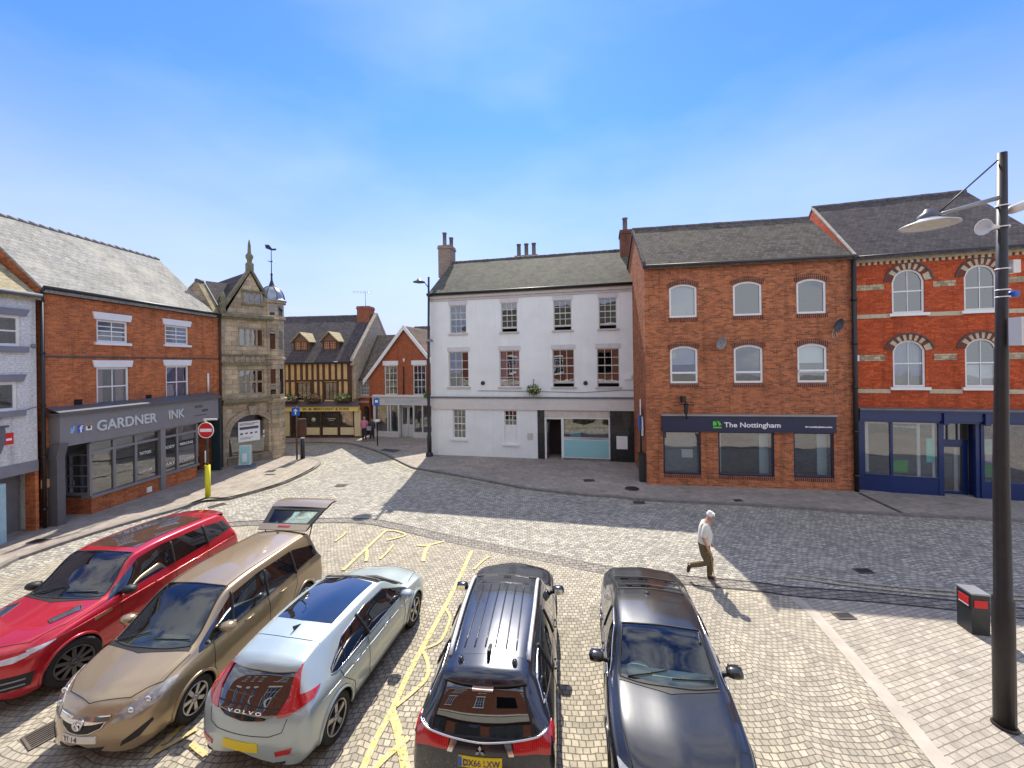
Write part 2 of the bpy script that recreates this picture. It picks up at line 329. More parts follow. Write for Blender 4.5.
def gutter(par, u0, u1, z, y=-.2, mat=None, r=.06):
    MB().tube([(u0, y, z), (u1, y, z)], r, 8).build('gutter', mat or MATS['black_iron'], par)
def pot(mb, x, y, z, h=.5, r=.13, mi=0):
    mb.lathe([(r*.9, 0), (r, .04), (r*.82, .1), (r*.78, h-.1), (r*.98, h-.07), (r*.98, h), (r*.7, h), (r*.7, h-.15)], (x, y, z), 10, mi=mi)
def chimney(par, x0, x1, y0, y1, z0, z1, pots, mat, potmat, ph=.5, pr=.13):
    mb = MB(); mb.box(x0, x1, y0, y1, z0, z1-.25); mb.box(x0-.05, x1+.05, y0-.05, y1+.05, z1-.25, z1-.12); mb.box(x0-.02, x1+.02, y0-.02, y1+.02, z1-.12, z1)
    c = mb.build('chimney', mat, par)
    for (px_, py_, hh) in pots:
        p = MB(); pot(p, px_, py_, z1-.01, hh, pr); p.build('chimney_pot', potmat, c)
    return c
def strip_poly(pts, wd):
    """left/right offset of a polyline on the ground"""
    L, Rr = [], []
    for i, p in enumerate(pts):
        a = Vector(pts[max(i-1, 0)]); b = Vector(pts[min(i+1, len(pts)-1)]); d = (b-a).normalized(); n = Vector((-d.y, d.x)); ww = wd[i] if isinstance(wd, (list, tuple)) else wd
        L.append(Vector(p)+n*ww/2); Rr.append(Vector(p)-n*ww/2)
    return L, Rr
def smooth_path(pts, k=6):
    out = []; P = [Vector(p) for p in pts]; n = len(P)
    for i in range(n-1):
        p0, p1, p2, p3 = P[max(i-1, 0)], P[i], P[i+1], P[min(i+2, n-1)]
        for j in range(k):
            t = j/k; out.append(.5*((2*p1)+(p2-p0)*t+(2*p0-5*p1+4*p2-p3)*t*t+(3*p1-p0-3*p2+p3)*t**3))
    out.append(P[-1]); return out
# ---------------------------------------------------------------- materials
def settmat(name, c1, c2, mortar, bw, rh, ms, arc=0, arcw=1.4, rot=0, stain=.3, bump=.012, wob=.03, var=1.0, tone=(.16, .15, .14)):
    m, t, b = newmat(name); L = t.links.new
    g = N(t, 'TexCoord'); mp_ = N(t, 'Mapping'); mp_.inputs['Rotation'].default_value = (0, 0, rot); L(g.outputs['Object'], mp_.inputs[0]); vec = mp_.outputs[0]
    nn = N(t, 'TexNoise', Scale=3.2, Detail=3.0); L(vec, nn.inputs[0])
    sb = N(t, 'VectorMath', operation='SUBTRACT'); L(nn.outputs['Color'], sb.inputs[0]); sb.inputs[1].default_value = (.5, .5, .5)
    sc = N(t, 'VectorMath', operation='SCALE'); L(sb.outputs[0], sc.inputs[0]); sc.inputs['Scale'].default_value = wob*4
    a2 = N(t, 'VectorMath', operation='ADD'); L(vec, a2.inputs[0]); L(sc.outputs[0], a2.inputs[1]); vec = a2.outputs[0]
    if arc:
        sp = N(t, 'SeparateXYZ'); L(vec, sp.inputs[0])
        dv = N(t, 'Math', operation='DIVIDE'); L(sp.outputs[0], dv.inputs[0]); dv.inputs[1].default_value = arcw
        fr = N(t, 'Math', operation='FRACT'); L(dv.outputs[0], fr.inputs[0])
        s1 = N(t, 'Math', operation='MULTIPLY_ADD'); L(fr.outputs[0], s1.inputs[0]); s1.inputs[1].default_value = 2; s1.inputs[2].default_value = -1
        s2 = N(t, 'Math', operation='POWER'); s2a = N(t, 'Math', operation='ABSOLUTE'); L(s1.outputs[0], s2a.inputs[0]); L(s2a.outputs[0], s2.inputs[0]); s2.inputs[1].default_value = 2.0
        s3 = N(t, 'Math', operation='MULTIPLY_ADD'); L(s2.outputs[0], s3.inputs[0]); s3.inputs[1].default_value = arc; L(sp.outputs[1], s3.inputs[2])
        cb = N(t, 'CombineXYZ'); L(sp.outputs[0], cb.inputs[0]); L(s3.outputs[0], cb.inputs[1]); vec = cb.outputs[0]
    br = N(t, 'TexBrick', Scale=1.0); br.inputs['Color1'].default_value = c4(c1); br.inputs['Color2'].default_value = c4(c2); br.inputs['Mortar'].default_value = c4(mortar)
    br.inputs['Mortar Size'].default_value = ms; br.inputs['Mortar Smooth'].default_value = .45; br.inputs['Brick Width'].default_value = bw; br.inputs['Row Height'].default_value = rh; br.offset = .5; L(vec, br.inputs['Vector'])
    n = N(t, 'TexNoise', Scale=.35, Detail=8.0, Roughness=.62); L(g.outputs['Object'], n.inputs[0])
    r = N(t, 'MapRange'); r.inputs[1].default_value = .38; r.inputs[2].default_value = .7; r.inputs[4].default_value = stain; L(n.outputs[0], r.inputs[0])
    mx1 = N(t, 'MixRGB'); L(r.outputs[0], mx1.inputs[0]); L(br.outputs['Color'], mx1.inputs[1]); mx1.inputs[2].default_value = c4(tone)
    nf = N(t, 'TexNoise', Scale=5.0, Detail=6.0, Roughness=.7); L(g.outputs['Object'], nf.inputs[0])
    rf = N(t, 'MapRange'); rf.inputs[1].default_value = .3; rf.inputs[2].default_value = .7; rf.inputs[3].default_value = 1-.22*var; rf.inputs[4].default_value = 1+.2*var; L(nf.outputs[0], rf.inputs[0])
    no = N(t, 'TexNoise', Scale=1.1, Detail=4.0, Roughness=.55); mo = N(t, 'Mapping'); mo.inputs['Location'].default_value = (3.3, 8.1, 0); L(g.outputs['Object'], mo.inputs[0]); L(mo.outputs[0], no.inputs[0])
    ro = N(t, 'MapRange'); ro.inputs[1].default_value = .6; ro.inputs[2].default_value = .72; ro.inputs[4].default_value = .45; L(no.outputs[0], ro.inputs[0])
    mo2 = N(t, 'MixRGB'); L(ro.outputs[0], mo2.inputs[0]); L(mx1.outputs[0], mo2.inputs[1]); mo2.inputs[2].default_value = (.12, .11, .1, 1); mx1 = mo2      # oil and tyre dirt
    vm = N(t, 'VectorMath', operation='SCALE'); L(mx1.outputs[0], vm.inputs[0]); L(rf.outputs[0], vm.inputs['Scale']); L(vm.outputs[0], b.inputs['Base Color'])
    b.inputs['Roughness'].default_value = .8; b.inputs['Specular IOR Level'].default_value = .18
    n4 = N(t, 'TexNoise', Scale=30.0, Detail=3.0); L(g.outputs['Object'], n4.inputs[0])
    hm = N(t, 'Math', operation='MULTIPLY_ADD'); L(n4.outputs[0], hm.inputs[0]); hm.inputs[1].default_value = -.35; L(br.outputs['Fac'], hm.inputs[2])
    bp = N(t, 'Bump', Strength=.8, Distance=bump, invert=True); L(hm.outputs[0], bp.inputs['Height']); L(bp.outputs[0], b.inputs['Normal'])
    MATS[name] = m; return m
plain('white_paint', (.78, .78, .76), .45, var=.05)
plain('stone_white', (.72, .70, .66), .7, var=.1)
plain('grey_sill', (.22, .22, .25), .6)
plain('black_iron', (.018, .018, .02), .45, var=.2)
plain('lead', (.16, .17, .19), .5, metal=.2, var=.25)
plain('ridge_tile', (.13, .12, .12), .8, var=.3)
plain('terracotta', (.38, .2, .12), .8, var=.3)
plain('pot_dark', (.16, .13, .11), .85, var=.35)
plain('pot_buff', (.4, .33, .24), .85, var=.3)
plain('net_curtain', (.62, .62, .6), .9, var=.08)
plain('pink_curtain', (.55, .3, .34), .9, var=.2)
plain('pale_blind', (.66, .68, .68), .9, var=.05)
plain('room', (.12, .11, .1), .9, var=.2)
plain('red_sign', (.62, .02, .02), .5, var=.04)
plain('blue_sign', (.02, .12, .5), .4, var=.04)
plain('sign_white', (.85, .85, .85), .4, var=.03)
plain('yellow_paint', (.72, .55, .03), .5, var=.15)
glassmat('window_glass', (.7, .75, .76), .16, 0.0, 1.1)
glassmat('shop_glass', (.8, .84, .84), .2, 0.0, 1.1)
brickmat('brick_orange', (.7, .21, .07), (.42, .11, .035), (.4, .25, .15), stain=.42, stain_col=(.14, .06, .045), ms=.008)
brickmat('brick_modern', (.6, .195, .08), (.22, .07, .035), (.34, .22, .14), stain=.36, stain_col=(.2, .07, .045), ms=.009, bias=-.1)
brickmat('brick_red', (.68, .125, .04), (.45, .07, .024), (.28, .12, .07), stain=.38, stain_col=(.1, .045, .04), ms=.006)
brickmat('brick_gable', (.5, .14, .055), (.36, .09, .04), (.3, .2, .14), stain=.3, ms=.007)
brickmat('brick_white', (.7, .71, .7), (.66, .67, .66), (.6, .61, .6), stain=.15, stain_col=(.45, .46, .44), ms=.006)
brickmat('stone_ashlar', (.72, .58, .39), (.46, .36, .24), (.2, .16, .12), bw=.52, rh=.27, ms=.008, stain=.75, stain_col=(.13, .12, .095), wob=.02, bump=.012)
brickmat('slate_pale', (.36, .35, .32), (.27, .265, .25), (.1, .1, .1), bw=.28, rh=.2, ms=.006, zs=1.35, roof=True, stain=.45, stain_col=(.2, .19, .13), bump=.01, patch=(.4, .38, .31))
brickmat('slate_moss', (.115, .108, .09), (.065, .062, .055), (.045, .045, .04), bw=.27, rh=.2, ms=.006, zs=1.35, roof=True, stain=.6, stain_col=(.14, .14, .09), bump=.012, wob=.02)
brickmat('tile_brown', (.16, .135, .12), (.085, .07, .065), (.02, .02, .02), bw=.19, rh=.17, ms=.009, zs=1.45, roof=True, stain=.4, stain_col=(.16, .15, .1), bump=.018, wob=.02)
brickmat('tile_dark', (.12, .10, .10), (.07, .062, .065), (.02, .02, .02), bw=.19, rh=.17, ms=.008, zs=1.45, roof=True, stain=.3, stain_col=(.1, .09, .09), bump=.018, wob=.02)
brickmat('tile_red', (.2, .12, .09), (.12, .08, .065), (.03, .03, .03), bw=.19, rh=.17, ms=.008, zs=1.45, roof=True, stain=.5, stain_col=(.17, .15, .11), bump=.018, wob=.03)
brickmat('slate_tan', (.42, .36, .22), (.33, .28, .18), (.15, .13, .09), bw=.28, rh=.2, ms=.006, zs=1.35, roof=True, stain=.3)
ground_m = settmat('road_setts', (.5, .465, .39), (.26, .245, .215), (.14, .13, .11), .165, .105, .011, arc=.16, arcw=1.5, rot=.0, stain=.28, var=1.1)
square_m = settmat('square_setts', (.5, .44, .34), (.32, .285, .225), (.16, .145, .115), .108, .1, .009, arc=-.11, arcw=1.3, rot=.05, stain=.42, wob=.018, tone=(.2, .185, .165))
block_m = settmat('block_paving', (.46, .41, .34), (.35, .31, .255), (.24, .21, .175), .16, .1, .008, rot=-.28, stain=.4, wob=.012)
flag_m = settmat('paving_flags', (.36, .31, .265), (.29, .25, .215), (.15, .13, .115), .62, .46, .008, rot=-.22, stain=.35, bump=.005, wob=.004, tone=(.15, .14, .13))
flag2_m = settmat('pale_flags', (.36, .32, .26), (.3, .265, .22), (.16, .14, .11), .6, .45, .01, rot=1.45, stain=.3, bump=.005, wob=.004)
kerb_m = plain('kerb_stone', (.2, .18, .165), .8, var=.3, scale=5)
gutter_m = settmat('channel_setts', (.3, .27, .23), (.2, .18, .16), (.06, .055, .05), .2, .13, .012, rot=-.1, stain=.2, wob=.01)
slab_m = plain('smooth_slab', (.42, .37, .31), .75, var=.18, scale=2)
def yellowline():
    m, t, b = newmat('worn_yellow'); L = t.links.new; g = N(t, 'TexCoord')
    n = N(t, 'TexNoise', Scale=9.0, Detail=8.0, Roughness=.75); L(g.outputs['Object'], n.inputs[0])
    r = N(t, 'MapRange'); r.inputs[1].default_value = .47; r.inputs[2].default_value = .56; L(n.outputs[0], r.inputs[0])
    mx = N(t, 'MixRGB'); L(r.outputs[0], mx.inputs[0]); mx.inputs[1].default_value = (.58, .45, .15, 1); mx.inputs[2].default_value = (.48, .4, .24, 1); L(mx.outputs[0], b.inputs['Base Color'])
    b.inputs['Roughness'].default_value = .7
    # worn away down to the stone in places
    n2 = N(t, 'TexNoise', Scale=16.0, Detail=6.0, Roughness=.7); L(g.outputs['Object'], n2.inputs[0])
    r2 = N(t, 'MapRange'); r2.inputs[1].default_value = .56; r2.inputs[2].default_value = .66; r2.inputs[3].default_value = 1; r2.inputs[4].default_value = 0; L(n2.outputs[0], r2.inputs[0]); L(r2.outputs[0], b.inputs['Alpha'])
    return m
yl_m = yellowline()
# ---------------------------------------------------------------- ground, pavements, channel, markings
def sheet(name, pts, mat, z, kind='structure'):
    o = MB().poly([(p[0], p[1], z) for p in pts]).build(name, mat); 
    if o.data.polygons[0].normal.z < 0: o.data.flip_normals()
    return tag(o, kind=kind)
sheet('ground', [(-300, -120), (300, -120), (300, 500), (-300, 500)], ground_m, 0)
CH = smooth_path([G(*p) for p in [(150, 532), (230, 524.5), (316, 521), (339, 520.5), (368, 521.5), (398, 527), (437, 536), (500, 549), (540, 556.5), (611, 571), (682, 580), (753, 586.5), (795, 592), (871, 597.5), (956, 606), (1024, 614), (1300, 640)]], 6)
sq = [tuple(p) for p in CH]+[(30, 3), (30, -1.2), (-22, -1.2), (-22, 6), (-14.2, 9.6)]
sheet('cobbled_square', sq, square_m, .004)
Lc, Rc = strip_poly(CH, .42)
mb = MB(); mb.grid([[(p.x, p.y, .008) for p in Lc], [(p.x, p.y, .008) for p in Rc]], smooth=False); o = mb.build('drainage_channel', gutter_m); tag(o, kind='structure')
for nm, off in (('channel_edge', .2), ('channel_edge', -.2)):
    A, _ = strip_poly(CH, .4+(.045 if off > 0 else .045)); A2, B2 = strip_poly(CH, .36)
    L1, R1 = strip_poly(CH, .47); L2, R2 = strip_poly(CH, .37)
    mb = MB(); a, b = (L1, L2) if off > 0 else (R1, R2)
    mb.grid([[(p.x, p.y, .012) for p in a], [(p.x, p.y, .012) for p in b]], smooth=False); tag(mb.build('channel_edge_strip', MATS['black_iron']), kind='structure')
band = [G(793, 597), G(813.7, 614), G(880, 690), G(950, 775)]
d_ = (Vector(band[-1])-Vector(band[-2])).normalized(); band.append(tuple(Vector(band[-1])+d_*6))
Lb, Rb = strip_poly(band, .24)
tag(MB().grid([[(p.x, p.y, .012) for p in Lb], [(p.x, p.y, .012) for p in Rb]], smooth=False).build('smooth_paving_band', slab_m), kind='structure')
pv = [G(793, 597)]+[tuple(p) for p in CH if p.x > G(795, 592)[0]+.2]
pv = [(p[0], p[1]-.18) for p in pv]+[(30, 1)]+[(30, -1.2)]+[tuple(band[-1])]+[band[3], band[2], band[1]]
sheet('block_paved_corner', pv, block_m, .008)
# pavements with a real kerb
PZ = .08
def pavement(name, kerb, back, mat, kw=.16):
    k = smooth_path(kerb, 5); Lk, Rk = strip_poly(k, 0)
    pts = [tuple(p) for p in k]+back
    o = MB().poly([(p[0], p[1], PZ) for p in pts]).build(name, mat)
    if o.data.polygons[0].normal.z < 0: o.data.flip_normals()
    tag(o, kind='structure')
    A, B = strip_poly(k, kw)
    mb = MB(); mb.grid([[(p.x, p.y, 0) for p in A], [(p.x, p.y, PZ+.006) for p in A], [(p.x, p.y, PZ+.006) for p in B], [(p.x, p.y, 0) for p in B]], smooth=False)
    tag(mb.build('kerb', kerb_m), kind='structure')
    return k
kr = [G(*p) for p in [(150, 447), (240, 444), (284, 443.4), (317, 442.9), (347, 444), (364, 447.5), (380, 452.5), (396.6, 460), (407.4, 465.4), (417, 469), (436.7, 472.5), (466, 477.5), (500, 484), (527, 489), (585, 495.5), (620, 498), (650, 500.8), (780, 507.5), (860, 513.5), (940, 517.8), (1024, 522), (1500, 548)]]
kR = pavement('far_pavement', kr, [(60, 11), (60, 80), (-70, 80), (-70, 35)], flag_m)
kl = [G(*p) for p in [(-160, 660), (0, 568.5), (31, 555), (87, 536), (130, 523), (180, 509), (206, 500.5), (230, 499), (274, 487), (297, 478), (314, 469), (319.4, 463.5), (315, 459.8), (300, 458)]]
kL = pavement('left_pavement', kl, [(-14.3, 24.6), (-30, 26), (-30, 2)], flag_m)
o = MB().poly([(p[0], p[1], PZ+.006) for p in [G(150, 511.5, PZ), G(206, 500, PZ), G(230, 498, PZ), G(274, 486, PZ), G(297, 477, PZ), G(313, 468.6, PZ), G(317.5, 463.5, PZ), G(312, 460.5, PZ), G(300, 459.3, PZ), G(255, 478, PZ), G(205, 495, PZ), G(160, 508, PZ)]]).build('pale_paving', flag2_m)
if o.data.polygons[0].normal.z < 0: o.data.flip_normals()
tag(o, kind='structure')
# dark paving strip in front of the shops on the right and the inset patch by the gabled shop
for pts in ([(861, 493), (907, 514), (903, 514.5), (857, 493)], [(385, 448.5), (402, 450), (394, 452.5), (379, 450.5)]):
    o = MB().poly([Gz(p[0], p[1], PZ+.004) for p in pts]).build('dark_paving_inset', plain('asphalt', (.05, .05, .052), .85, var=.3, scale=8))
    if o.data.polygons[0].normal.z < 0: o.data.flip_normals()
    tag(o, kind='structure')
# yellow lines
def mark(pts, wd=.1, name='yellow_marking', z=.016, mat=None, world=False, k=5):
    P = smooth_path([p if world else G(*p) for p in pts], k); A, B = strip_poly(P, wd)
    return tag(MB().grid([[(p.x, p.y, z) for p in A], [(p.x, p.y, z) for p in B]], smooth=False).build(name, mat or yl_m), kind='structure')
YL = [([(472, 551), (460, 577), (445, 607), (421, 651), (406, 680), (391.4, 712), (376, 740), (362, 772)], .13),
      ([(391.4, 712), (396, 725), (400, 741.6), (407, 775)], .17), ([(372, 772), (385, 759), (397.5, 748), (409, 738)], .12),
      ([(445, 609), (450, 617), (447.7, 627), (440, 642), (423, 650)], .08), ([(422, 650), (427.5, 663), (427, 678), (414, 692), (396, 707)], .09),
      ([(417, 545.5), (427, 546), (444.5, 541.6)], .11), ([(429, 546), (425, 553), (423, 562)], .14), ([(489.5, 557), (482, 562), (474, 570)], .09),
      ([(386, 531), (376, 540), (366.4, 549), (343, 571)], .13), ([(386, 531), (396, 531.5), (405.5, 535.7), (386, 541)], .11), ([(393.8, 545.5), (388, 552), (380, 560)], .09), ([(366, 548), (367, 555), (366, 562)], .12),
      ([(347, 532), (342, 537), (335, 542)], .1), ([(185, 725), (172, 737), (148, 760)], .12), ([(197, 730), (178, 742), (156, 754)], .09), ([(191.7, 745), (198, 751), (206, 757)], .1),
      ([(784, 577.5), (858, 587.5), (932, 595), (1024, 601), (1100, 606)], .07), ([(800, 575.6), (858, 583.6), (932, 590.8), (1024, 597), (1100, 601)], .05)]
for i, (p, wd) in enumerate(YL): mark(p, wd*.78, z=.016+i*.0012, mat=(yl_m if i < len(YL)-2 else plain('faded_line', (.44, .38, .24), .8, var=.3, scale=12)))
pale_y = plain('faded_line', (.44, .38, .24), .8, var=.3, scale=12)
for off in (.32, .52):
    _, B = strip_poly(kR[8:64], off*2); mark([(p.x, p.y) for p in B][::3], .055, name='faded_double_line', mat=pale_y, world=True, z=.014+off*.01)
_, B = strip_poly(kL[38:62], .6); mark([(p.x, p.y) for p in B][::3], .06, name='faded_double_line', mat=pale_y, world=True)
# covers and gratings set in the ground
def cover(px, py, w_, d_, label, z=PZ+.008, rnd=False, grate=False, rot=0):
    x, y = G(px, py, z); r = empty('drain_grating' if grate else 'manhole_cover', (x, y, z), rot, label, 'grating' if grate else 'cover')
    mb = MB()
    if rnd: mb.lathe([(0, .004), (w_/2-.03, .004), (w_/2-.025, .0), (w_/2, .006), (w_/2, -.02)], n=24); mb.build('lid', MATS['black_iron'], r); return
    ring(mb, [(-w_/2, -d_/2), (w_/2, -d_/2), (w_/2, d_/2), (-w_/2, d_/2)], [(-w_/2+.03, -d_/2+.03), (w_/2-.03, -d_/2+.03), (w_/2-.03, d_/2-.03), (-w_/2+.03, d_/2-.03)], 0, .012)
    mb.v = [(a, c, .012-b) for a, b, c in mb.v]; mb.build('frame', plain('worn_iron', (.12, .1, .085), .6, metal=.3, var=.3), r)
    if grate:
        g = MB(); n = max(int(w_/.055), 3)
        for i in range(n): x0 = -w_/2+.03+(w_-.06)*i/n; g.box(x0, x0+.022, -d_/2+.03, d_/2-.03, -.005, .008)
        g.build('bars', MATS['worn_iron'], r); MB().poly([(-w_/2, -d_/2, -.004), (w_/2, -d_/2, -.004), (w_/2, d_/2, -.004), (-w_/2, d_/2, -.004)]).build('sump', plain('sump_dark', (.01, .01, .01), .9, var=0), r)
    else: MB().box(-w_/2+.032, w_/2-.032, -d_/2+.032, d_/2-.032, 0, .006).build('lid', MATS['black_iron'], r)
cover(46, 733, .42, .42, 'square iron grating beside the number plate of the beige car', z=.01, grate=True, rot=-.5)
cover(639, 502.5, .45, .28, 'iron gully grating against the kerb below the litter bin', z=.012, grate=True, rot=-.15)
cover(632, 488.5, .6, .5, 'round iron cover in the pavement beside the litter bin', rnd=True)
cover(589, 480.5, .5, .35, 'oblong iron cover in front of the turquoise shop window')
cover(738, 500.5, .3, .25, 'small iron cover in the pavement below the middle shop window')
cover(39, 541, .5, .3, 'oblong iron cover in the shaded pavement by the carriage entry')
cover(864, 571, .4, .25, 'small iron cover in the shaded setts of the road', z=.01)
cover(844, 616, .38, .22, 'small iron cover beside the smooth paving band', z=.018)
cover(341, 485.5, .5, .35, 'small dark cover in the sunlit setts between the pavements', z=.01)
cover(217, 505.5, .55, .3, 'iron gully grating beside the yellow painted post base', z=.012, grate=True, rot=1.0)
cover(270, 474.5, .5, .2, 'narrow iron cover in the pale paving past the advertising board')
# ================================================================ buildings
def start(name, F_, label, cat='building', group=None):
    return empty(name, (F_.O[0], F_.O[1], 0), F_.ang, label, cat, group)
def partition(root, u0, u1, z0, z1, y=2.2, mat=None):
    MB().poly([(u0, y, z0), (u1, y, z0), (u1, y, z1), (u0, y, z1)]).build('inner_wall', mat or MATS['room'], root)
def floors(root, u0, u1, D, zs):
    for z in zs: MB().box(u0+.1, u1-.1, .2, D-.2, z, z+.15).build('floor_slab', MATS['room'], root)
def downpipe(root, u, z0, z1, y=-.09, mat=None, r=.05):
    mb = MB(); mb.tube([(u, y, z0), (u, y, z1)], r, 8)
    z = z0+.6
    while z < z1: mb.tube([(u, y, z), (u, y, z+.08)], r*1.35, 8); z += 1.8
    mb.tube([(u, y, z1), (u, y-.02, z1+.1), (u, y-.08, z1+.22)], r, 8); return mb.build('downpipe', mat or MATS['black_iron'], root)
# ---------------------------------------------------------------- Nottingham building
FN = Fac((647.4, 484.2), (854.4, 490.8)); R_ = start('brick_office_building', FN, 'orange brick office block with six white arched windows above a navy shopfront')
LN = FN.L; EN = 9.73; navy = plain('navy_paint', (.012, .018, .055), .35, var=.08)
cols = [(1.03, 2.18), (3.62, 4.79), (6.11, 7.27)]
cols = [(FN.u(669.2, 300), FN.u(696.9, 300)), (FN.u(733, 300), FN.u(762, 300)), (FN.u(796.5, 296), FN.u(826.2, 296))]
rows = [(7.43, 8.89), (4.55, 6.18)]
shop = [FN.box(663.4, 701, 431.5, 475.3), FN.box(718.5, 774.5, 432.6, 477), FN.box(793.8, 834.2, 432.6, 479.3)]
mb = MB(); ops = [(a, b, c, d, .16) for (a, b) in cols for (c, d) in rows]+[(a, b, .55, 2.46, 0) for (a, b, _, _) in shop]
wall_front(mb, 0, LN, 0, EN, ops); shell(mb, 0, LN, 7.6, 0, EN, ridge=(3.0, 12.25)); mb.build('wall', MATS['brick_modern'], R_)
brk_d = brickmat('brick_soldier', (.2, .05, .032), (.13, .035, .025), (.3, .2, .14), bw=.075, rh=.3, ms=.012, stain=.1, off=0)
for i, (a, b) in enumerate(cols):
    for j, (c, d) in enumerate(rows):
        bl = MATS['pale_blind'] if (i, j) in ((0, 0), (0, 1), (2, 1)) else None
        wn = window(R_, a, b, c, d, 1, 1, rise=.16, fw=.085, y=.04, blind=(('full' if j == 0 else 'half', bl) if bl else None), frame=MATS['white_paint'])
        if j == 1:
            MB().box(a+.08, b-.08, .035, .1, c+.42, c+.5).build('transom', MATS['white_paint'], wn)
            if i == 2: MB().box(a+.03, b+.02, -.03, .03, c+.47, c+.54).build('open_sash', MATS['white_paint'], wn)
        # soldier arch and sill course
        o1 = outline(a-.03, b+.03, c, d+.0, .17, 0, 12)[2:]; o2 = [(p[0]+(p[0]-(a+b)/2)*.12, p[1]+.2) for p in o1]
        am = MB()
        for k in range(len(o1)-1): am.prism([(o1[k][0], -.022, o1[k][1]), (o1[k+1][0], -.022, o1[k+1][1]), (o2[k+1][0], -.022, o2[k+1][1]), (o2[k][0], -.022, o2[k][1])], (0, .03, 0))
        am.build('brick_arch', brk_d, wn); MB().box(a-.03, b+.03, -.03, .04, c-.17, c-.003).build('brick_sill', brk_d, wn)
for (a, b, _, _), nm in zip(shop, range(3)):
    wn = window(R_, a, b, .55, 2.46, 1, 1, fw=.07, y=.05, frame=navy, glass=MATS['shop_glass'], name='shop_window')
    MB().box(a, b, -.02, .05, .42, .545).build('brick_sill', brk_d, wn)
    if nm == 0: MB().poly([(a+.07, .3, .6), (b-.07, .3, .6), (b-.07, .3, 2.4), (a+.07, .3, 2.4)]).build('window_film', plain('grey_film', (.2, .23, .25), .3, var=.05), wn); MB().box(b-.75, b-.28, .22, .25, 1.25, 1.62).build('notice', MATS['sign_white'], wn)
    if nm: MB().box(b-.45, b-.08, .35, .38, .6, 2.4).build('display_panel', plain('pale_blue_panel', (.45, .6, .66), .6, var=.03), wn)
    if nm == 1: MB().box(a+.08, a+.22, .35, .38, .6, 2.4).build('display_panel', MATS['pale_blue_panel'], wn)
fa = FN.box(662, 836.5, 415, 430.5, -.12); fz0, fz1 = 2.46, 3.14
f = MB().box(fa[0], fa[1], -.12, -.005, fz0, fz1).build('fascia', navy, R_); MB().box(fa[0]-.03, fa[1]+.03, -.17, -.005, fz1, fz1+.06).build('fascia_cap', plain('grey_cap', (.3, .3, .3), .5), f)
g = FN.box(724, 780.5, 419.5, 427, -.12); text('lettering', 'The Nottingham', MATS['sign_white'], f, (g[0], -.125, 2.67), .29, width=g[1]-g[0], bold=.004)
g = FN.box(805, 832, 424, 428, -.12); text('lettering', 'thenottingham.com', MATS['sign_white'], f, (g[0], -.125, 2.68), .1, width=g[1]-g[0], bold=.003)
g = FN.box(713, 721.5, 419, 426, -.12); lg = MB(); gx, gz = g[0], 2.62; green = plain('logo_green', (.12, .55, .04), .4, var=0)
lg.prism([(gx, -.126, gz), (gx+.34, -.126, gz), (gx+.34, -.126, gz+.06), (gx, -.126, gz+.06)], (0, .01, 0)); lg.prism([(gx, -.126, gz+.1), (gx+.14, -.126, gz+.12), (gx+.16, -.126, gz+.2), (gx+.08, -.126, gz+.3), (gx, -.126, gz+.28)], (0, .01, 0)); lg.prism([(gx+.14, -.126, gz+.32), (gx+.25, -.126, gz+.28), (gx+.34, -.126, gz+.16), (gx+.24, -.126, gz+.09), (gx+.2, -.126, gz+.22)], (0, .01, 0)); lg.build('logo', green, f)
gable_roof(R_, MATS['tile_brown'], 0, LN, EN, 3.0, 12.28, 7.6, uo0=.08, uo1=0); gutter(R_, -.05, LN, EN-.02, -.2, plain('brown_gutter', (.06, .045, .04), .5))
MB().prism([(-.09, -.2, EN-.06), (-.09, 3.0, 12.16), (-.09, 3.0, 12.42), (-.09, -.2, EN+.2)], (.07, 0, 0)).build('barge_board', MATS['tile_dark'], R_)
downpipe(R_, LN+.02, .1, EN-.2, -.12, r=.085)
partition(R_, .2, LN-.2, 0, 9.5); floors(R_, 0, LN, 7.6, (3.3, 6.6))
for (px, py, lb, cl) in ((721, 343, 'small grey satellite dish on orange brick between two window columns', (.25, .24, .25)), (838.5, 325, 'dark satellite dish near the black downpipe with hanging cable', (.04, .045, .06))):
    u, z = FN.uz(px, py, -.3); p = FN.world(u, -.3); dr = empty('satellite_dish', (p.x, p.y, z), FN.ang, lb, 'satellite dish', 'satellite dishes on the office block')
    d = MB(); d.lathe([(0, .05), (.1, .045), (.2, .02), (.27, -.03), (.28, -.03), (.2, .035), (.1, .06), (0, .065)], n=20, axis='y'); do = d.build('dish', plain('dish_%d' % int(px), cl, .5), dr); do.rotation_euler = (.3, 0, .5)
    MB().tube([(0, .05, 0), (0, .2, -.05), (0, .3, -.05)], .018, 6).tube([(0, .02, -.2), (-.05, -.2, -.1)], .01, 6).build('bracket', MATS['black_iron'], dr)
    if px > 800: MB().tube([(0, .25, -.1), (-.08, .27, -.35), (-.06, .28, -.55), (.02, .28, -.35), (.1, .28, -.5), (.08, .28, -.2)], .01, 5).build('cable', MATS['pale_blind'], dr)
u, z = FN.uz(686, 405, -.4); p = FN.world(u, -.4); wl = empty('wall_lantern', (p.x, p.y, z), FN.ang, 'black iron lantern bracket hanging over the navy fascia', 'wall lamp')
MB().tube([(-.12, .4, .2), (-.1, .15, .22), (0, 0, .15)], .025, 6).tube([(-.3, 0, .02), (.35, 0, .0)], .02, 6).box(-.13, .02, .05, .4, .1, .35).build('bracket', MATS['black_iron'], wl)
MB().lathe([(.0, .1), (.12, .05), (.1, 0), (.08, -.35), (.05, -.38), (0, -.38)], n=6, smooth=False).build('lantern', MATS['black_iron'], wl)
MB().tube([(.0, 0, -.35), (.02, 0, -.6)], .04, 6).build('finial', MATS['black_iron'], wl)
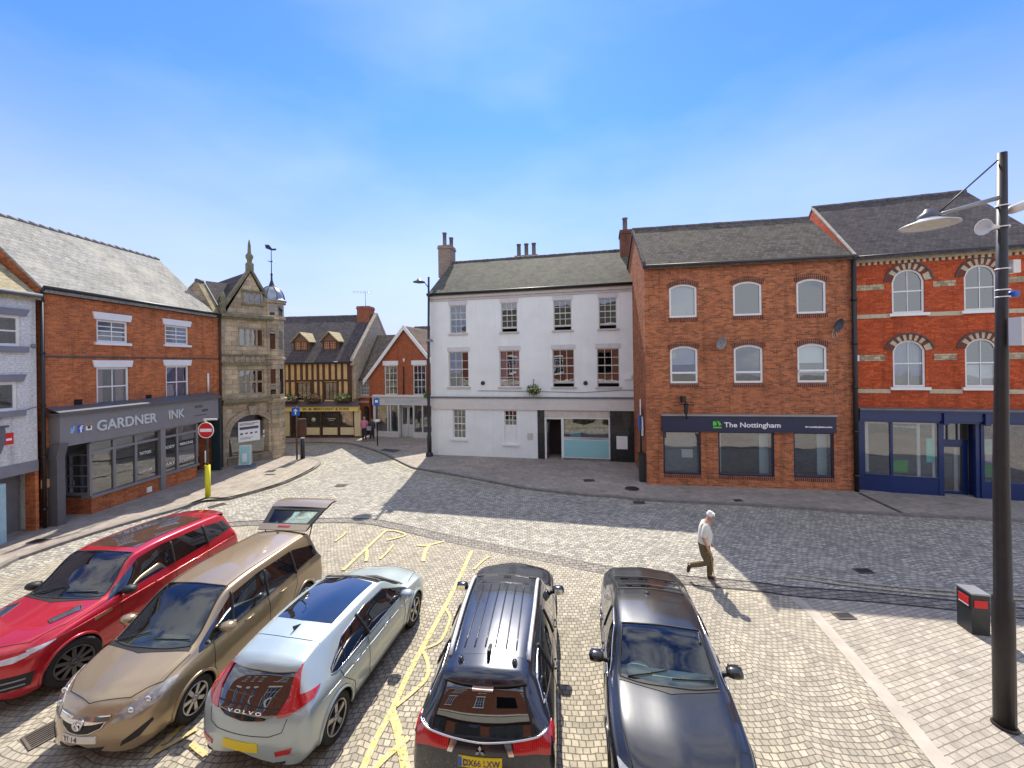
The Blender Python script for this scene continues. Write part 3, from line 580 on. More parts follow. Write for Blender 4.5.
# ---------------------------------------------------------------- right building
FR = Fac((857.6, 490), (1024, 500.6)); R_ = start('banded_brick_building', FR, 'red brick building with cream bands, striped arches and a dark blue shopfront')
LR = 5.95; ER = 9.45; UW = .12
wcol = [(FR.u(891.8, 290, UW), FR.u(924.6, 290, UW)), (FR.u(964, 290, UW), FR.u(997.7, 290, UW))]
z2 = (FR.z(908, 313, UW), FR.z(908, 269, UW)); z1 = (FR.z(908, 387, UW), FR.z(908, 340, UW))
ops = [(a, b, z2[0], z2[1], (b-a)*.45) for a, b in wcol]+[(a, b, z1[0], z1[1], (b-a)*.4) for a, b in wcol]
mb = MB(); wall_front(mb, 0, LR, 3.05, ER+.35, ops, y=UW); shell(mb, 0, LR, 8.5, 0, ER+.35, ridge=(3.9, 13.05), y=UW); mb.build('wall', MATS['brick_red'], R_)
cream = plain('cream_brick', (.52, .44, .3), .85, var=.25, scale=10); dkb = plain('dark_brick', (.16, .045, .03), .85, var=.2)
chk = brickmat('chequer_brick', (.55, .46, .3), (.14, .07, .05), (.3, .22, .16), bw=.22, rh=.13, ms=.008, stain=.1, off=.5, bias=-.3)
def band_between(z0, z1, mat, skip=(), y=UW-.02):
    xs = [0.06]; 
    for a, b in skip: xs += [a, b]
    xs.append(LR)
    for i in range(0, len(xs), 2): MB().box(xs[i], xs[i+1], y, UW-.003, z0, z1).build('brick_band', mat, R_)
bz = lambda a, b: (FR.z(870, b, UW), FR.z(870, a, UW))
sk2 = [(a-.01, b+.01) for a, b in wcol]; ska = [(a-.26, b+.26) for a, b in wcol]
q = bz(285, 290.5); band_between(q[0], q[1], chk, ska); q = bz(314.5, 318.5); band_between(q[0], q[1], cream, [(a-.06, b+.06) for a, b in wcol])
q = bz(355, 361); band_between(q[0], q[1], chk, ska); q = bz(389, 393); band_between(q[0], q[1], cream, [(a-.1, b+.1) for a, b in wcol])
mb = MB(); mb.box(.06, LR, UW-.1, UW-.003, ER+.02, ER+.2); x = .1
while x < LR: mb.box(x, x+.1, UW-.06, UW-.004, ER-.1, ER+.018); x += .2
mb.build('corbel_course', cream, R_)
for k, (a, b, c, d, rise) in enumerate(ops):
    wn = window(R_, a, b, c, d, 2, 2, rise=rise, fw=.075, y=UW+.05, blind=(('drape', MATS['net_curtain']) if k == 2 else ('low', MATS['net_curtain']) if k == 3 else None))
    MB().box(a-.12, b+.12, UW-.1, UW+.07, c-.12, c-.003).build('sill', MATS['white_paint'], wn)
    o1 = outline(a, b, c, d, rise, 0, 14)[2:]; cx_, cz_ = (a+b)/2, d-((b-a)**2/4+rise**2)/(2*rise); am = MB(); hh = MB()
    for i in range(len(o1)-1):
        def rr(p, e): v = Vector((p[0]-cx_, p[1]-cz_)); v = v*(1+e/v.length); return (cx_+v.x, cz_+v.y)
        q4 = [o1[i], o1[i+1], rr(o1[i+1], .23), rr(o1[i], .23)]
        am.prism([(p[0], UW-.024, p[1]) for p in q4], (0, .022, 0), mi=i % 2)
        q5 = [rr(o1[i], .23), rr(o1[i+1], .23), rr(o1[i+1], .29), rr(o1[i], .29)]; hh.prism([(p[0], UW-.05, p[1]) for p in q5], (0, .047, 0))
    am.build('striped_arch', [cream, dkb], wn); hh.build('hood_mould', plain('hood_brick', (.09, .07, .07), .8), wn)
gable_roof(R_, MATS['tile_dark'], 0, LR, ER+.25, 3.9, 13.1, 8.5, uo0=.02, uo1=.12); gutter(R_, 0, LR, ER+.22, -.12)
MB().prism([(-.05, -.1, ER+.3), (-.05, 3.9, 13.14), (-.05, 3.9, 13.24), (-.05, -.1, ER+.38)], (.09, 0, 0)).build('verge', plain('verge_mortar', (.4, .36, .3), .85, var=.3), R_)
# shopfront
blue = plain('blue_paint', (.006, .022, .11), .3, var=.1, coat=.3)
sf = MB(); b1 = (FR.u(892, 450, -.0), FR.u(937.5, 450)); dr_ = (FR.u(943.4, 470), FR.u(974, 470)); b2 = (FR.u(983, 450), FR.u(1036, 450)); sd_ = FR.u(866, 450)
T = FR.z(940, 412); zb = .72; zt = FR.z(915, 423)
sf = MB(); sf.box(0.02, LR, -.22, .1, zt+.12, T); sf.box(0, LR+.03, -.3, .1, T, T+.07); sf.box(0.02, LR, -.16, .1, zt+.03, zt+.12); fas = sf.build('shopfront_fascia', blue, R_); MB().box(-.02, LR+.03, -.33, .115, T+.072, T+.13).build('lead_flashing', MATS['lead'], fas)
mb = MB()   # stall risers and posts; left bay is canted
yb = -.05
mb.prism([(.05, .1, 0), (sd_-.02, .1, 0), (b1[0], yb, 0), (b1[1]+.05, yb, 0), (b1[1]+.05, .6, 0), (.05, .6, 0)], (0, 0, zb))
mb.prism([(b2[0]-.05, yb, 0), (LR, yb, 0), (LR, .6, 0), (b2[0]-.05, .6, 0)], (0, 0, zb))
mb.prism([(.02, .1, zb), (sd_-.02, .06, zb), (b1[0], yb-.03, zb), (b1[1]+.05, yb-.03, zb), (b1[1]+.05, .0, zb), (.02, .15, zb)], (0, 0, .06))
for (x0, x1) in ((.0, .14), (b1[0]-.09, b1[0]), (b1[1], b1[1]+.09), (b2[0]-.1, b2[0]), (dr_[1]+.02, dr_[1]+.1), ): mb.box(x0, x1, yb-.02, yb+.1, 0 if x0 > b1[0] else zb, zt+.1)
mb.box(.14, sd_, .06, .12, zb, zt+.1)
mb.box(dr_[0], dr_[1], .28, .36, 2.05, 2.25); mb.box(b1[1]+.09, dr_[0], yb, .4, 0, zt+.1); mb.box(dr_[1]+.1, b2[0]-.1, yb+.02, .4, 0, zt+.1)
mb.build('shopfront_frame', blue, R_)
[MB().box(a_, b_, -.3, -.2, 2.9, T-.02).build('console_bracket', blue, R_) for a_, b_ in ((b1[1]+.05, dr_[0]+.02), (b2[0]-.1, b2[0]+.05))]
def shopglass(name, x0, x1, y0, y1, z0, z1, label=None):
    wn = MB(); wn.grid([[(x0, y0, z0), (x1, y1, z0)], [(x0, y0, z1), (x1, y1, z1)]], smooth=False); o = wn.build(name, MATS['shop_glass'], R_); return o
w1 = shopglass('bay_window', sd_, b1[0], .1, yb+.03, zb, zt+.05); w2 = shopglass('shop_window', b1[0], b1[1], yb+.03, yb+.03, zb, zt+.05); w3 = shopglass('shop_window', b2[0], LR, yb+.03, yb+.03, zb, zt+.05)
wp = MATS['white_paint']
MB().box(sd_+.03, sd_+.16, .16, .2, zb+.1, zt).box(sd_+.03, b1[0]-.1, .17, .2, zt-.08, zt).build('inner_frame', wp, w1)
MB().box(b1[0]+.0, b1[0]+1.35, .1, .13, zt-.05, zt).box(b1[1]-.1, b1[1]-.02, .1, .14, zb, zt).box(b1[1]-.48, b1[1]-.38, .3, .34, zb, zt).build('inner_frame', wp, w2)
teal = plain('poster_teal', (.12, .6, .5), .5, var=.1); grn = plain('poster_green', (.06, .35, .03), .5, var=.15); pur = plain('poster_purple', (.25, .18, .35), .5)
MB().box(b1[1]-.32, b1[1]-.08, .05, .06, 1.35, 2.3).build('poster', teal, w2); MB().box(b1[0]+.05, b1[0]+.62, .2, .22, .85, 1.35).build('poster', grn, w2)
MB().box(b2[0]+.08, b2[0]+.4, .05, .06, 1.75, 2.35).build('poster', plain('poster_pale', (.4, .65, .55), .5), w3); MB().box(b2[0]+.1, b2[0]+.38, .05, .06, 1.4, 1.73).build('poster', pur, w3); MB().box(b2[0]+.04, b2[0]+.62, .15, .17, .85, 1.4).build('poster', grn, w3)
text('lettering', 'The Nottingham', MATS['sign_white'], w2, (b1[0]+.06, .02, zt-.2), .13, width=.85, depth=.003)
dz = 2.05; do = MB(); ring(do, [(dr_[0], .04), (dr_[1], .04), (dr_[1], dz), (dr_[0], dz)], [(dr_[0]+.08, .2), (dr_[1]-.16, .2), (dr_[1]-.16, dz-.1), (dr_[0]+.08, dz-.1)], .3, .35); dor = do.build('door', blue, R_)
MB().poly([(dr_[0]+.05, .33, .15), (dr_[1]-.1, .33, .15), (dr_[1]-.1, .33, dz-.05), (dr_[0]+.05, .33, dz-.05)]).build('door_glass', MATS['shop_glass'], dor); MB().tube([(dr_[0]+.04, .27, .95), (dr_[0]+.04, .24, 1.05), (dr_[0]+.04, .27, 1.2)], .018, 6).build('handle', MATS['sign_white'], dor)
MB().box(dr_[1]-.3, dr_[1]-.18, .5, .55, .1, dz).build('inner_frame', wp, dor)
fl = MB(); fl.poly([(dr_[0], .32, 2.25), (dr_[1], .32, 2.25), (dr_[1], .32, zt+.05), (dr_[0], .32, zt+.05)]); flo = fl.build('fanlight', MATS['shop_glass'], R_); mb = MB()
for k in range(1, 3): x = dr_[0]+(dr_[1]-dr_[0])*k/3; mb.box(x-.02, x+.02, .28, .34, 2.25, zt+.05)
mb.build('glazing_bar', blue, flo)
partition(R_, .2, LR-.2, 0, 9.3, 2.6, plain('shop_inner', (.3, .27, .22), .9)); floors(R_, 0, LR, 8.5, (3.2, 6.5))
MB().box(0, .12, -.02, .12, FR.z(866, 361), FR.z(866, 355)).build('alarm_box', MATS['sign_white'], R_)
# ---------------------------------------------------------------- white rendered building
FW = Fac((432, 454.5), (636, 462.4)); R_ = start('white_rendered_building', FW, 'pale rendered three storey building with mossy slate roof and three chimneys')
LW = FW.L; EW = 9.75; rend = plain('pale_render', (.80, .82, .80), .85, var=.07, spec=.15, streak=.16, scale=.9, bump=.004, bscale=25)
wx = [458, 509, 562, 608]
c2 = [FW.box(449.8, 466.2, 305, 333), FW.box(501, 517.3, 302.6, 332), FW.box(553.4, 571.7, 300, 330.7), FW.box(598.7, 617, 298.6, 328.4)]
c1 = [FW.box(448.7, 468.6, 351.3, 387), FW.box(499.5, 519.7, 350.6, 387), FW.box(552.5, 574.5, 349, 387), FW.box(597, 619.8, 347.8, 387)]
g1 = [FW.box(452.9, 465.8, 409.2, 438.5), FW.box(504.4, 517, 410.4, 444)]
ops = [(a[0], a[1], 7.36, 9.04, 0) for a in c2]+[(a[0], a[1], 4.17, 6.28, 0) for a in c1]+[(g1[0][0], g1[0][1], g1[0][2], g1[0][3], 0), (g1[1][0], g1[1][1], g1[1][2], g1[1][3], 0)]
sx0, sx1 = FW.u(537.7, 430), FW.u(609.5, 430); ops.append((sx0+.4, sx1, 0.0, 2.85, 0))
mb = MB(); wall_front(mb, 0, LW, 0, EW, ops, rev=.14); shell(mb, 0, LW, 8.2, 0, EW, ridge=(4.1, 12.6)); mb.build('wall', rend, R_)
cornice = plain('cornice_cream', (.55, .5, .47), .7, var=.1)
MB().box(-.05, LW, -.12, -.003, EW-.28, EW-.02).box(-.02, LW, -.05, -.004, EW-.42, EW-.282).build('cornice', cornice, R_)
fr2 = plain('sash_frame', (.66, .64, .62), .5, var=.08)
for i, o_ in enumerate(ops[:8]):
    a, b, c, d, _ = o_
    bl = {5: ('sides', MATS['pink_curtain'])}.get(i)
    if i in (1, 2, 3, 6, 7):     # lower sash pushed up: open gap at the foot
        wn = window(R_, a, b, c+.24, d, 3, 4, fw=.055, y=.09, frame=fr2, bar=.028, blind=bl); MB().box(a, a+.05, .09, .15, c, c+.24).box(b-.05, b, .09, .15, c, c+.24).box(a+.05, b-.05, .12, .14, c+.19, c+.235).build('sash_rail', fr2, wn)
    else: wn = window(R_, a, b, c, d, 3, 4, fw=.055, y=.09, frame=fr2, bar=.028, blind=bl)
    MB().box(a-.1, b+.1, -.07, .1, c-.1, c-.003).build('sill', cornice, wn); MB().box(a-.08, b+.08, -.012, .0-.003, d+.002, d+.26).build('lintel', plain('lintel_pale', (.62, .6, .6), .7), wn)
a, b, c, d, _ = ops[8]; wn = window(R_, a, b, c, d, 3, 4, fw=.06, y=.09, frame=MATS['white_paint'], bar=.03); MB().box(a-.14, b+.12, -.1, .1, c-.12, c-.003).build('sill', MATS['white_paint'], wn)
a, b, c, d, _ = ops[9]; zc = (c+d)/2+.08; wn = window(R_, a, b, zc, d, 3, 3, fw=.05, y=.09, frame=MATS['white_paint'], bar=.03, sash=False); MB().box(a, b, .08, .14, c, zc-.003).build('blank_panel', MATS['white_paint'], wn); MB().box(a-.12, b+.12, -.1, .1, c-.1, c-.003).build('sill', MATS['white_paint'], wn)
MB().box(.06, LW-.02, -.1, -.004, 2.86, 3.5).build('fascia', plain('fascia_cream', (.66, .62, .58), .6, var=.05), R_); MB().box(.0, LW, -.14, -.004, 3.502, 3.6).build('string_course', MATS['lead'], R_)
blk = plain('black_granite', (.022, .022, .024), .25, var=.35, scale=5, coat=.3)
MB().box(sx0, sx0+.4, -.03, -.003, .0, 2.85).build('stone_pilaster', blk, R_); pn = MB().box(sx1+.03, LW-.02, -.03, -.003, .0, 2.85).build('stone_panel', blk, R_)
g = FW.box(616.5, 627.5, 436, 449); MB().box(g[0], g[1], -.05, -.031, g[2], g[3]).build('white_notice', MATS['sign_white'], pn)
hd = FW.z(590, 418); dl = FW.u(563, 430); MB().box(sx0+.4, sx1+.03, -.0, .12, hd, 2.85).build('shopfront_header', plain('header_cream', (.62, .56, .48), .7), R_)
ring_ = MB(); ring(ring_, [(sx0+.4, .03), (dl-.03, .03), (dl-.03, hd), (sx0+.4, hd)], [(sx0+.5, .03), (dl-.1, .03), (dl-.1, hd-.1), (sx0+.5, hd-.1)], .02, .1); dr0 = ring_.build('door_frame', MATS['white_paint'], R_); MB().box(sx0+.52, sx0+.57, .15, .95, .1, hd-.12).build('open_door', MATS['shop_glass'], dr0)
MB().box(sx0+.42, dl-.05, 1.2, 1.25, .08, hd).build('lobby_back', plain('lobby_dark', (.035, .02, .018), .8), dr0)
wz = FW.z(585, 437.5); wn = MB(); ring(wn, [(dl-.03, .2), (sx1+.02, .2), (sx1+.02, hd), (dl-.03, hd)], [(dl+.04, wz), (sx1-.05, wz), (sx1-.05, hd-.06), (dl+.04, hd-.06)], .0, .07); wn.box(dl+.03, sx1-.04, .0, .07, wz-.13, wz-.003); wn = wn.build('shop_window', MATS['white_paint'], R_)
MB().poly([(dl, .05, wz-.05), (sx1, .05, wz-.05), (sx1, .05, hd), (dl, .05, hd)]).build('pane', MATS['shop_glass'], wn)
MB().box(dl+.04, sx1-.05, -.012, .03, .25, wz-.15).build('turquoise_panel', plain('turquoise', (.28, .55, .58), .5, var=.04), wn); MB().box(dl-.05, sx1+.03, -.03, .2, 0.0, .195).build('step', MATS['kerb_stone'], wn)
yp = plain('window_display', (.3, .27, .1), .7, var=.8, scale=4); MB().box(dl+.05, sx1-.1, .7, .75, wz+.15, hd-.1).build('display_board', yp, wn); MB().box(dl+.4, dl+.95, .25, .5, wz-.05, wz+.2).build('display_tray', plain('tray_blue', (.02, .35, .5), .4), wn)
g = FW.box(527.5, 533, 433, 439); MB().box(g[0], g[1], -.03, -.003, g[2], g[3]).build('wall_vent', cornice, R_)
for px, py in ((483, 383), (585.5, 383)):
    u, z = FW.uz(px, py); MB().lathe([(0, -.08), (.1, -.08), (.12, -.05), (.12, 0)], (u, 0, z), 12, 'y').build('flood_lamp', MATS['black_iron'], R_)
g = FW.box(624.5, 631.5, 375, 379.3); MB().box(g[0], g[1], -.1, -.003, g[2], g[3]).build('alarm_box', MATS['sign_white'], R_)
MB().tube([(3.0, -.03, 3.95), (7, -.03, 3.9), (9, -.03, 3.85), (11.0, -.03, 3.98), (LW, -.05, 4.0)], .015, 5).build('cable', MATS['grey_sill'], R_)
gable_roof(R_, MATS['slate_moss'], 0, LW, EW, 4.1, 12.6, 8.2, uo0=.1, uo1=-.02); gutter(R_, -.1, LW, EW, -.2, r=.07)
MB().box(-.02, .03, -.02, .03, 0, .02).build('corner_bead', MATS['black_iron'], R_)
def at_u(F_, px, y): return F_.u(px, 260, y)
bt = brickmat('chimney_brick', (.4, .3, .24), (.28, .2, .16), (.3, .26, .22), stain=.5, stain_col=(.1, .09, .08))
y_ = 4.1; zc = lambda py, px: FW.z(px, py, y_)
chimney(R_, at_u(FW, 441, y_), at_u(FW, 453, y_), 3.6, 4.6, 11.6, zc(247, 447), [(at_u(FW, 446, y_), 3.9, .95), (at_u(FW, 450.5, y_), 4.3, .7)], bt, MATS['pot_dark'], pr=.17)
chimney(R_, at_u(FW, 515.5, y_+2), at_u(FW, 538, y_+2), 5.8, 6.4, 11.0, FW.z(527, 256, y_+2), [(at_u(FW, x, y_+2), 6.1, .9) for x in (519, 526.5, 534)], bt, MATS['pot_dark'], pr=.18)
chimney(R_, at_u(FW, 620, 3.6), at_u(FW, 631.5, 3.6), 3.1, 4.2, 11.0, FW.z(626, 232, 3.6), [(at_u(FW, 625.5, 3.6), 3.65, .9)], brickmat('chimney_dark', (.25, .1, .07), (.16, .07, .05), (.15, .1, .08), stain=.5), MATS['pot_dark'], pr=.18)
partition(R_, .2, LW-.2, 0, 9.6, 3.0); floors(R_, 0, LW, 8.2, (3.55, 6.75))
def leaves(name, mat, n, sp, size, seed=1, parent=None, sq=.6, loc=(0, 0, 0)):
    rnd = random.Random(seed); mb = MB(); c = Vector(loc)
    for i in range(n):
        v = Vector((rnd.gauss(0, 1), rnd.gauss(0, 1), rnd.gauss(0, 1))); v.normalize(); v = Vector((v.x*sp[0], v.y*sp[1], v.z*sp[2]))*(rnd.random()**.4)
        a = Vector((rnd.gauss(0, 1), rnd.gauss(0, 1), rnd.gauss(0, 1))).normalized(); b = a.orthogonal().normalized(); s = size*rnd.uniform(.6, 1.4)
        mb.poly([c+v-a*s, c+v+b*s*sq, c+v+a*s, c+v-b*s*sq], rnd.randrange(len(mat)))
    return mb.build(name, mat, parent, fix=False)
lf = [plain('leaf_green', (.07, .16, .025), .6, var=.3), plain('leaf_lime', (.2, .3, .05), .6, var=.3), plain('leaf_deep', (.03, .08, .02), .6, var=.3)]
pet = plain('petal_cream', (.6, .55, .35), .7, var=.1)
u, z = FW.uz(533.5, 390, -.35); p = FW.world(u, -.35); hb = empty('hanging_basket', (p.x, p.y, z), FW.ang, 'leafy hanging flower basket on a bracket over the cream fascia', 'flower basket')
leaves('foliage', lf+[pet], 420, (.42, .3, .34), .06, 4, hb); MB().lathe([(0, -.25), (.15, -.2), (.24, -.05), (.26, .02)], n=12).build('basket', MATS['black_iron'], hb); MB().tube([(0, .33, .55), (0, 0, .6), (0, 0, .05)], .018, 6).build('bracket', MATS['black_iron'], hb)
# ---------------------------------------------------------------- gabled red shop and its narrow link
FG = Fac((370, 436), (429.4, 438)); R_ = start('gabled_brick_shop', FG, 'small red brick shop with white bargeboards on its gable and a white shopfront')
LG = FG.L; cxg = FG.u(405, 340); za = FG.z(405, 327); zl = 4.35; zr_ = 4.9
wa, wb = FG.box(384.4, 397.3, 365.5, 395), FG.box(413, 425.8, 365.5, 395)
pane_d = FG.box(400, 413.4, 405, 436)
xe = LG+.45; slope = (za-4.35)/(cxg+.3)
mb = MB(); zt0 = 3.0
gl = lambda x: za-abs(x-cxg)*slope
xl_, xr_ = cxg-(za-5.62)/slope, cxg+(za-5.62)/slope; xr_ = min(xr_, xe)
wall_front(mb, min(xl_, wa[0]-.02), xr_, zt0, 5.62, [(wa[0], wa[1], 3.28, 5.5, 0), (wb[0], wb[1], 3.28, 5.5, 0)]); mb.poly([(0, 0, zt0), (min(xl_, wa[0]-.02), 0, zt0), (min(xl_, wa[0]-.02), 0, 5.62), (0, 0, gl(0))]); mb.poly([(xr_, 0, zt0), (xe, 0, zt0), (xe, 0, gl(xe)), (xr_, 0, 5.62)])
mb.poly([(cxg-(za-5.62)/slope, 0, 5.62), (cxg+(za-5.62)/slope, 0, 5.62), (cxg, 0, za)])
mb.box(0, .001, 0, 7, 0, 4.6); mb.box(xe, xe+.001, 0, 7, 0, 4.6); mb.poly([(0, 7, 0), (xe, 7, 0), (xe, 7, 4.6), (cxg, 7, za), (0, 7, 4.6)])
mb.build('wall', MATS['brick_gable'], R_)
rf = MB()
for sgn in (-1, 1):
    e = Vector((cxg+sgn*(cxg+.35), 0, za-(cxg+.35)*slope)); t_ = Vector((cxg, 0, za)); up = Vector((sgn*slope, 0, 1)).normalized()*.1
    rf.prism([e+Vector((0, -.15, 0)), t_+Vector((0, -.15, 0)), t_+Vector((0, -.15, 0))+up, e+Vector((0, -.15, 0))+up], (0, 7.2, 0))
rf.build('roof', MATS['tile_red'], R_)
bb = MB()
for sgn in (-1, 1):
    e = Vector((cxg+sgn*(cxg+.4), -.24, za-(cxg+.4)*slope)); t_ = Vector((cxg, -.24, za)); up = Vector((0, 0, .16)); dn = Vector((0, 0, -.2))
    bb.prism([e+dn, t_+dn, t_+up, e+up], (0, .07+.001*sgn, 0))
bb.build('bargeboard', MATS['white_paint'], R_)
for q in (wa, wb):
    wn = window(R_, q[0], q[1], 3.28, 5.5, 3, 4, fw=.07, bar=.035, y=.06); MB().box(q[0]-.1, q[1]+.1, -.05, -.003, 5.503, 5.85).build('lintel', MATS['white_paint'], wn); MB().box(q[0]-.08, q[1]+.08, -.08, .06, 3.2, 3.277).build('sill', MATS['white_paint'], wn)
downpipe(R_, (wa[1]+wb[0])/2-.1, 3.2, 5.2, -.06, MATS['black_iron'], .04); MB().lathe([(0, 0), (.06, 0), (.09, .25), (0, .26)], ((wa[1]+wb[0])/2-.05, -.05, 5.75), 8).build('wall_lamp', MATS['white_paint'], R_)
sfw = plain('shop_white', (.6, .6, .58), .55, var=.06)
mb = MB(); x0g = FG.u(374, 420); mb.box(x0g-.05, xe, -.12, .02, 2.5, 3.1); mb.box(x0g-.1, xe, -.2, .02, 3.102, 3.18)
mb.box(x0g, x0g+.2, -.1, .1, 0, 2.5); mb.box(x0g+.2, pane_d[0]-.12, -.1, .1, 0, .5); mb.box(pane_d[1]+.12, xe, -.1, .1, 0, .5); mb.box(pane_d[0]-.12, pane_d[0]-.01, -.1, .2, 0, 2.5); mb.box(pane_d[1]+.01, pane_d[1]+.12, -.1, .2, 0, 2.5)
for px in (388.4, 391, 423): u = FG.u(px, 420); mb.box(u-.05, u+.05, -.09, .03, .5, 2.5)
so = mb.build('shopfront', sfw, R_); MB().poly([(x0g+.2, -.02, .5), (pane_d[0]-.12, -.02, .5), (pane_d[0]-.12, -.02, 2.5), (x0g+.2, -.02, 2.5)]).build('pane', MATS['shop_glass'], so); MB().poly([(pane_d[1]+.12, -.02, .5), (xe, -.02, .5), (xe, -.02, 2.5), (pane_d[1]+.12, -.02, 2.5)]).build('pane', MATS['shop_glass'], so)
mb = MB(); m_ = (pane_d[0]+pane_d[1])/2
for a, b in ((pane_d[0], m_-.01), (m_+.01, pane_d[1])): mb.box(a, b, .25, .3, .08, .95); ring(mb, [(a, .95), (b, .95), (b, 2.45), (a, 2.45)], [(a+.09, 1.02), (b-.09, 1.02), (b-.09, 2.3), (a+.09, 2.3)], .25, .3)
dd = mb.build('double_door', sfw, R_); MB().poly([(pane_d[0], .28, .95), (pane_d[1], .28, .95), (pane_d[1], .28, 2.45), (pane_d[0], .28, 2.45)]).build('pane', MATS['window_glass'], dd)
cz_ = FG.box(382, 424, 400, 404.5); nb = MB(); x = cz_[0]+.4
MB().box(cz_[0]+.3, cz_[1]-.2, -.135, -.122, 2.66, 2.93).build('name_board', plain('faint_sign', (.5, .52, .56), .5), so)
partition(R_, .1, xe-.1, 0, 4.6, 1.6, plain('grey_room', (.25, .26, .26), .9)); MB().box(x0g, xe, -.16, .05, 3.18, 3.28).build('dentil_course', MATS['stone_white'], R_)
# link: tiled roof slope, small window and the mouth of a passage
x1l = .02; x0l = FG.u(350.5, 400)
mb = MB(); pa = (FG.u(362.6, 420)-.05, x1l-.12); lw = FG.box(359, 369, 381, 395.5)
root_l = empty('passage_house', (FG.O[0], FG.O[1], 0), FG.ang, 'narrow brick link with a small white window above a dark arched passage', 'building')
wall_front(mb, x0l, x1l-.01, 0, 4.6, [(pa[0], pa[1], 0, 2.4, .35), (lw[0], lw[1], lw[2], lw[3], 0)], y=.12); mb.build('wall', MATS['brick_gable'], root_l)
MB().box(pa[0]-.05, pa[1]+.05, 3.2, 3.25, 0, 2.6).box(pa[0]-.05, pa[0], .25, 3.2, 0, 2.5).box(pa[1], pa[1]+.05, .25, 3.2, 0, 2.5).build('passage_wall', MATS['room'], root_l)
wn = window(root_l, lw[0], lw[1], lw[2], lw[3], 3, 4, fw=.07, y=.16, blind=('full', MATS['pale_blind'])); MB().box(lw[0]-.12, lw[1]+.05, .02, .115, lw[3]+.003, lw[3]+.16).box(lw[0]-.12, lw[1]+.05, .02, .115, lw[2]-.16, lw[2]-.003).build('surround', plain('pink_stone', (.5, .33, .26), .8), wn)
MB().box(x0l+.3, x1l-.1, .04, .115, 2.62, 2.78).build('stone_band', MATS['pink_stone'], root_l)
yz = FG.yz(395, 332.7, FG.u(380, 377)); zrl = 8.0
MB().prism([(x0l-.05, -.1, 4.45), (x1l-.02, -.1, 4.45), (x1l-.02, .5, 5.06), (x1l+1.6, .5, 5.06), (x1l+1.6, 3.4, zrl), (x0l-.05, 3.4, zrl)], (0, .03, .12)).build('roof', MATS['tile_brown'], root_l)
MB().tube([(x0l, -.15, 4.45), (x1l-.25, -.15, 4.45)], .06, 8).build('gutter', MATS['black_iron'], root_l)
u, z = FG.uz(427, 395, -.3); p = FG.world(u, -.3)
hb2 = empty('hanging_basket', (p.x, p.y, z), FG.ang, 'green hanging plant beside the street lamp on the gabled red shop', 'flower basket'); leaves('foliage', lf, 160, (.28, .25, .28), .06, 9, hb2); MB().tube([(0, .3, .4), (0, 0, .4), (0, 0, 0)], .015, 6).build('bracket', MATS['black_iron'], hb2)
# tiled house behind
bx, by = at(417, 340, 39).x, 39; hb_ = empty('rear_house', (bx, by, 0), -.2, 'brown tiled roof of a house rising behind the gabled shop', 'building')
zz = at(417, 325, 39).z; gable_roof(hb_, MATS['tile_brown'], -1.6, 3.0, zz-3.2, 3, zz, 6, name='roof'); mb = MB(); wall_front(mb, -1.6, 3.0, 0, zz-3.1, []); shell(mb, -1.6, 3.0, 6, 0, zz-3.1, ridge=(3, zz-.1)); mb.build('wall', MATS['brick_gable'], hb_)
# ---------------------------------------------------------------- timber framed house
FT = Fac((281, 437.5), (361, 437.5)); R_ = start('timber_framed_house', FT, 'old timber framed house with dark tiled roof, two dormers and a yellow shopfront')
LT = FT.L; ET = 5.85; a0 = -3.0; xr = FT.u(352, 380)
plas = plain('ochre_plaster', (.62, .42, .2), .8, var=.2, scale=2); oak = plain('dark_oak', (.075, .035, .022), .75, var=.3, scale=6)
tw = [FT.box(297, 310.5, 382, 400), FT.box(324.4, 337, 382.5, 400)]
mb = MB(); wall_front(mb, a0, xr, 2.75, ET, [(q[0], q[1], 2.95, 4.3, 0) for q in tw]); shell(mb, a0, xr, 8.4, 0, ET, ridge=(4.2, 9.7)); mb.build('wall', plas, R_)
st = MB(); rnd = random.Random(3); x = a0+.05
while x < xr-.1:
    wd = rnd.uniform(.15, .2)
    st.box(x, x+wd, -.045, -.003, 4.5, ET-.15)
    if not any(q[0]-.2 < x+wd/2 < q[1]+.15 for q in tw): st.box(x+.02, x+wd+.02, -.045, -.003, 2.76, 4.36)
    x += rnd.uniform(.42, .5)
st.box(a0, xr, -.055, -.003, 4.36, 4.5); st.box(a0, xr, -.06, -.003, ET-.15, ET); st.box(xr-.16, xr, -.065, -.003, 2.75, ET)
for q in tw: st.box(q[0]-.14, q[0], -.06, .02, 2.76, 4.36); st.box(q[1], q[1]+.14, -.06, .02, 2.76, 4.36)
st.build('timber_frame', oak, R_)
for q in tw: window(R_, q[0], q[1], 2.95, 4.3, 3, 2, fw=.06, y=.03, frame=oak, bar=.03, sash=False, blind=('sides', plain('brown_drape', (.2, .09, .06), .8)))
gable_roof(R_, MATS['tile_dark'], a0, xr, ET, 4.2, 9.75, 8.4, uo1=.02); gutter(R_, a0, xr+.1, ET-.05, -.22)
MB().prism([(xr-.02, -.2, ET-.3), (xr-.02, 4.2, 9.75), (xr-.02, 4.2, 10.05), (xr-.02, -.2, ET+.2)], (.3, 0, 0)).prism([(xr-.02, 8.5, ET-.3), (xr-.02, 4.2, 9.74), (xr-.02, 4.2, 10.04), (xr-.02, 8.5, ET+.2)], (.3, 0, 0)).prism([(xr+.02, .1, 3), (xr+.02, .1, ET-.1), (xr+.02, 4.2, 9.7), (xr+.02, 8.4, ET-.1), (xr+.02, 8.4, 3)], (.22, 0, 0)).build('gable_parapet', plain('gable_stone', (.42, .36, .26), .85, var=.35, scale=4), R_)
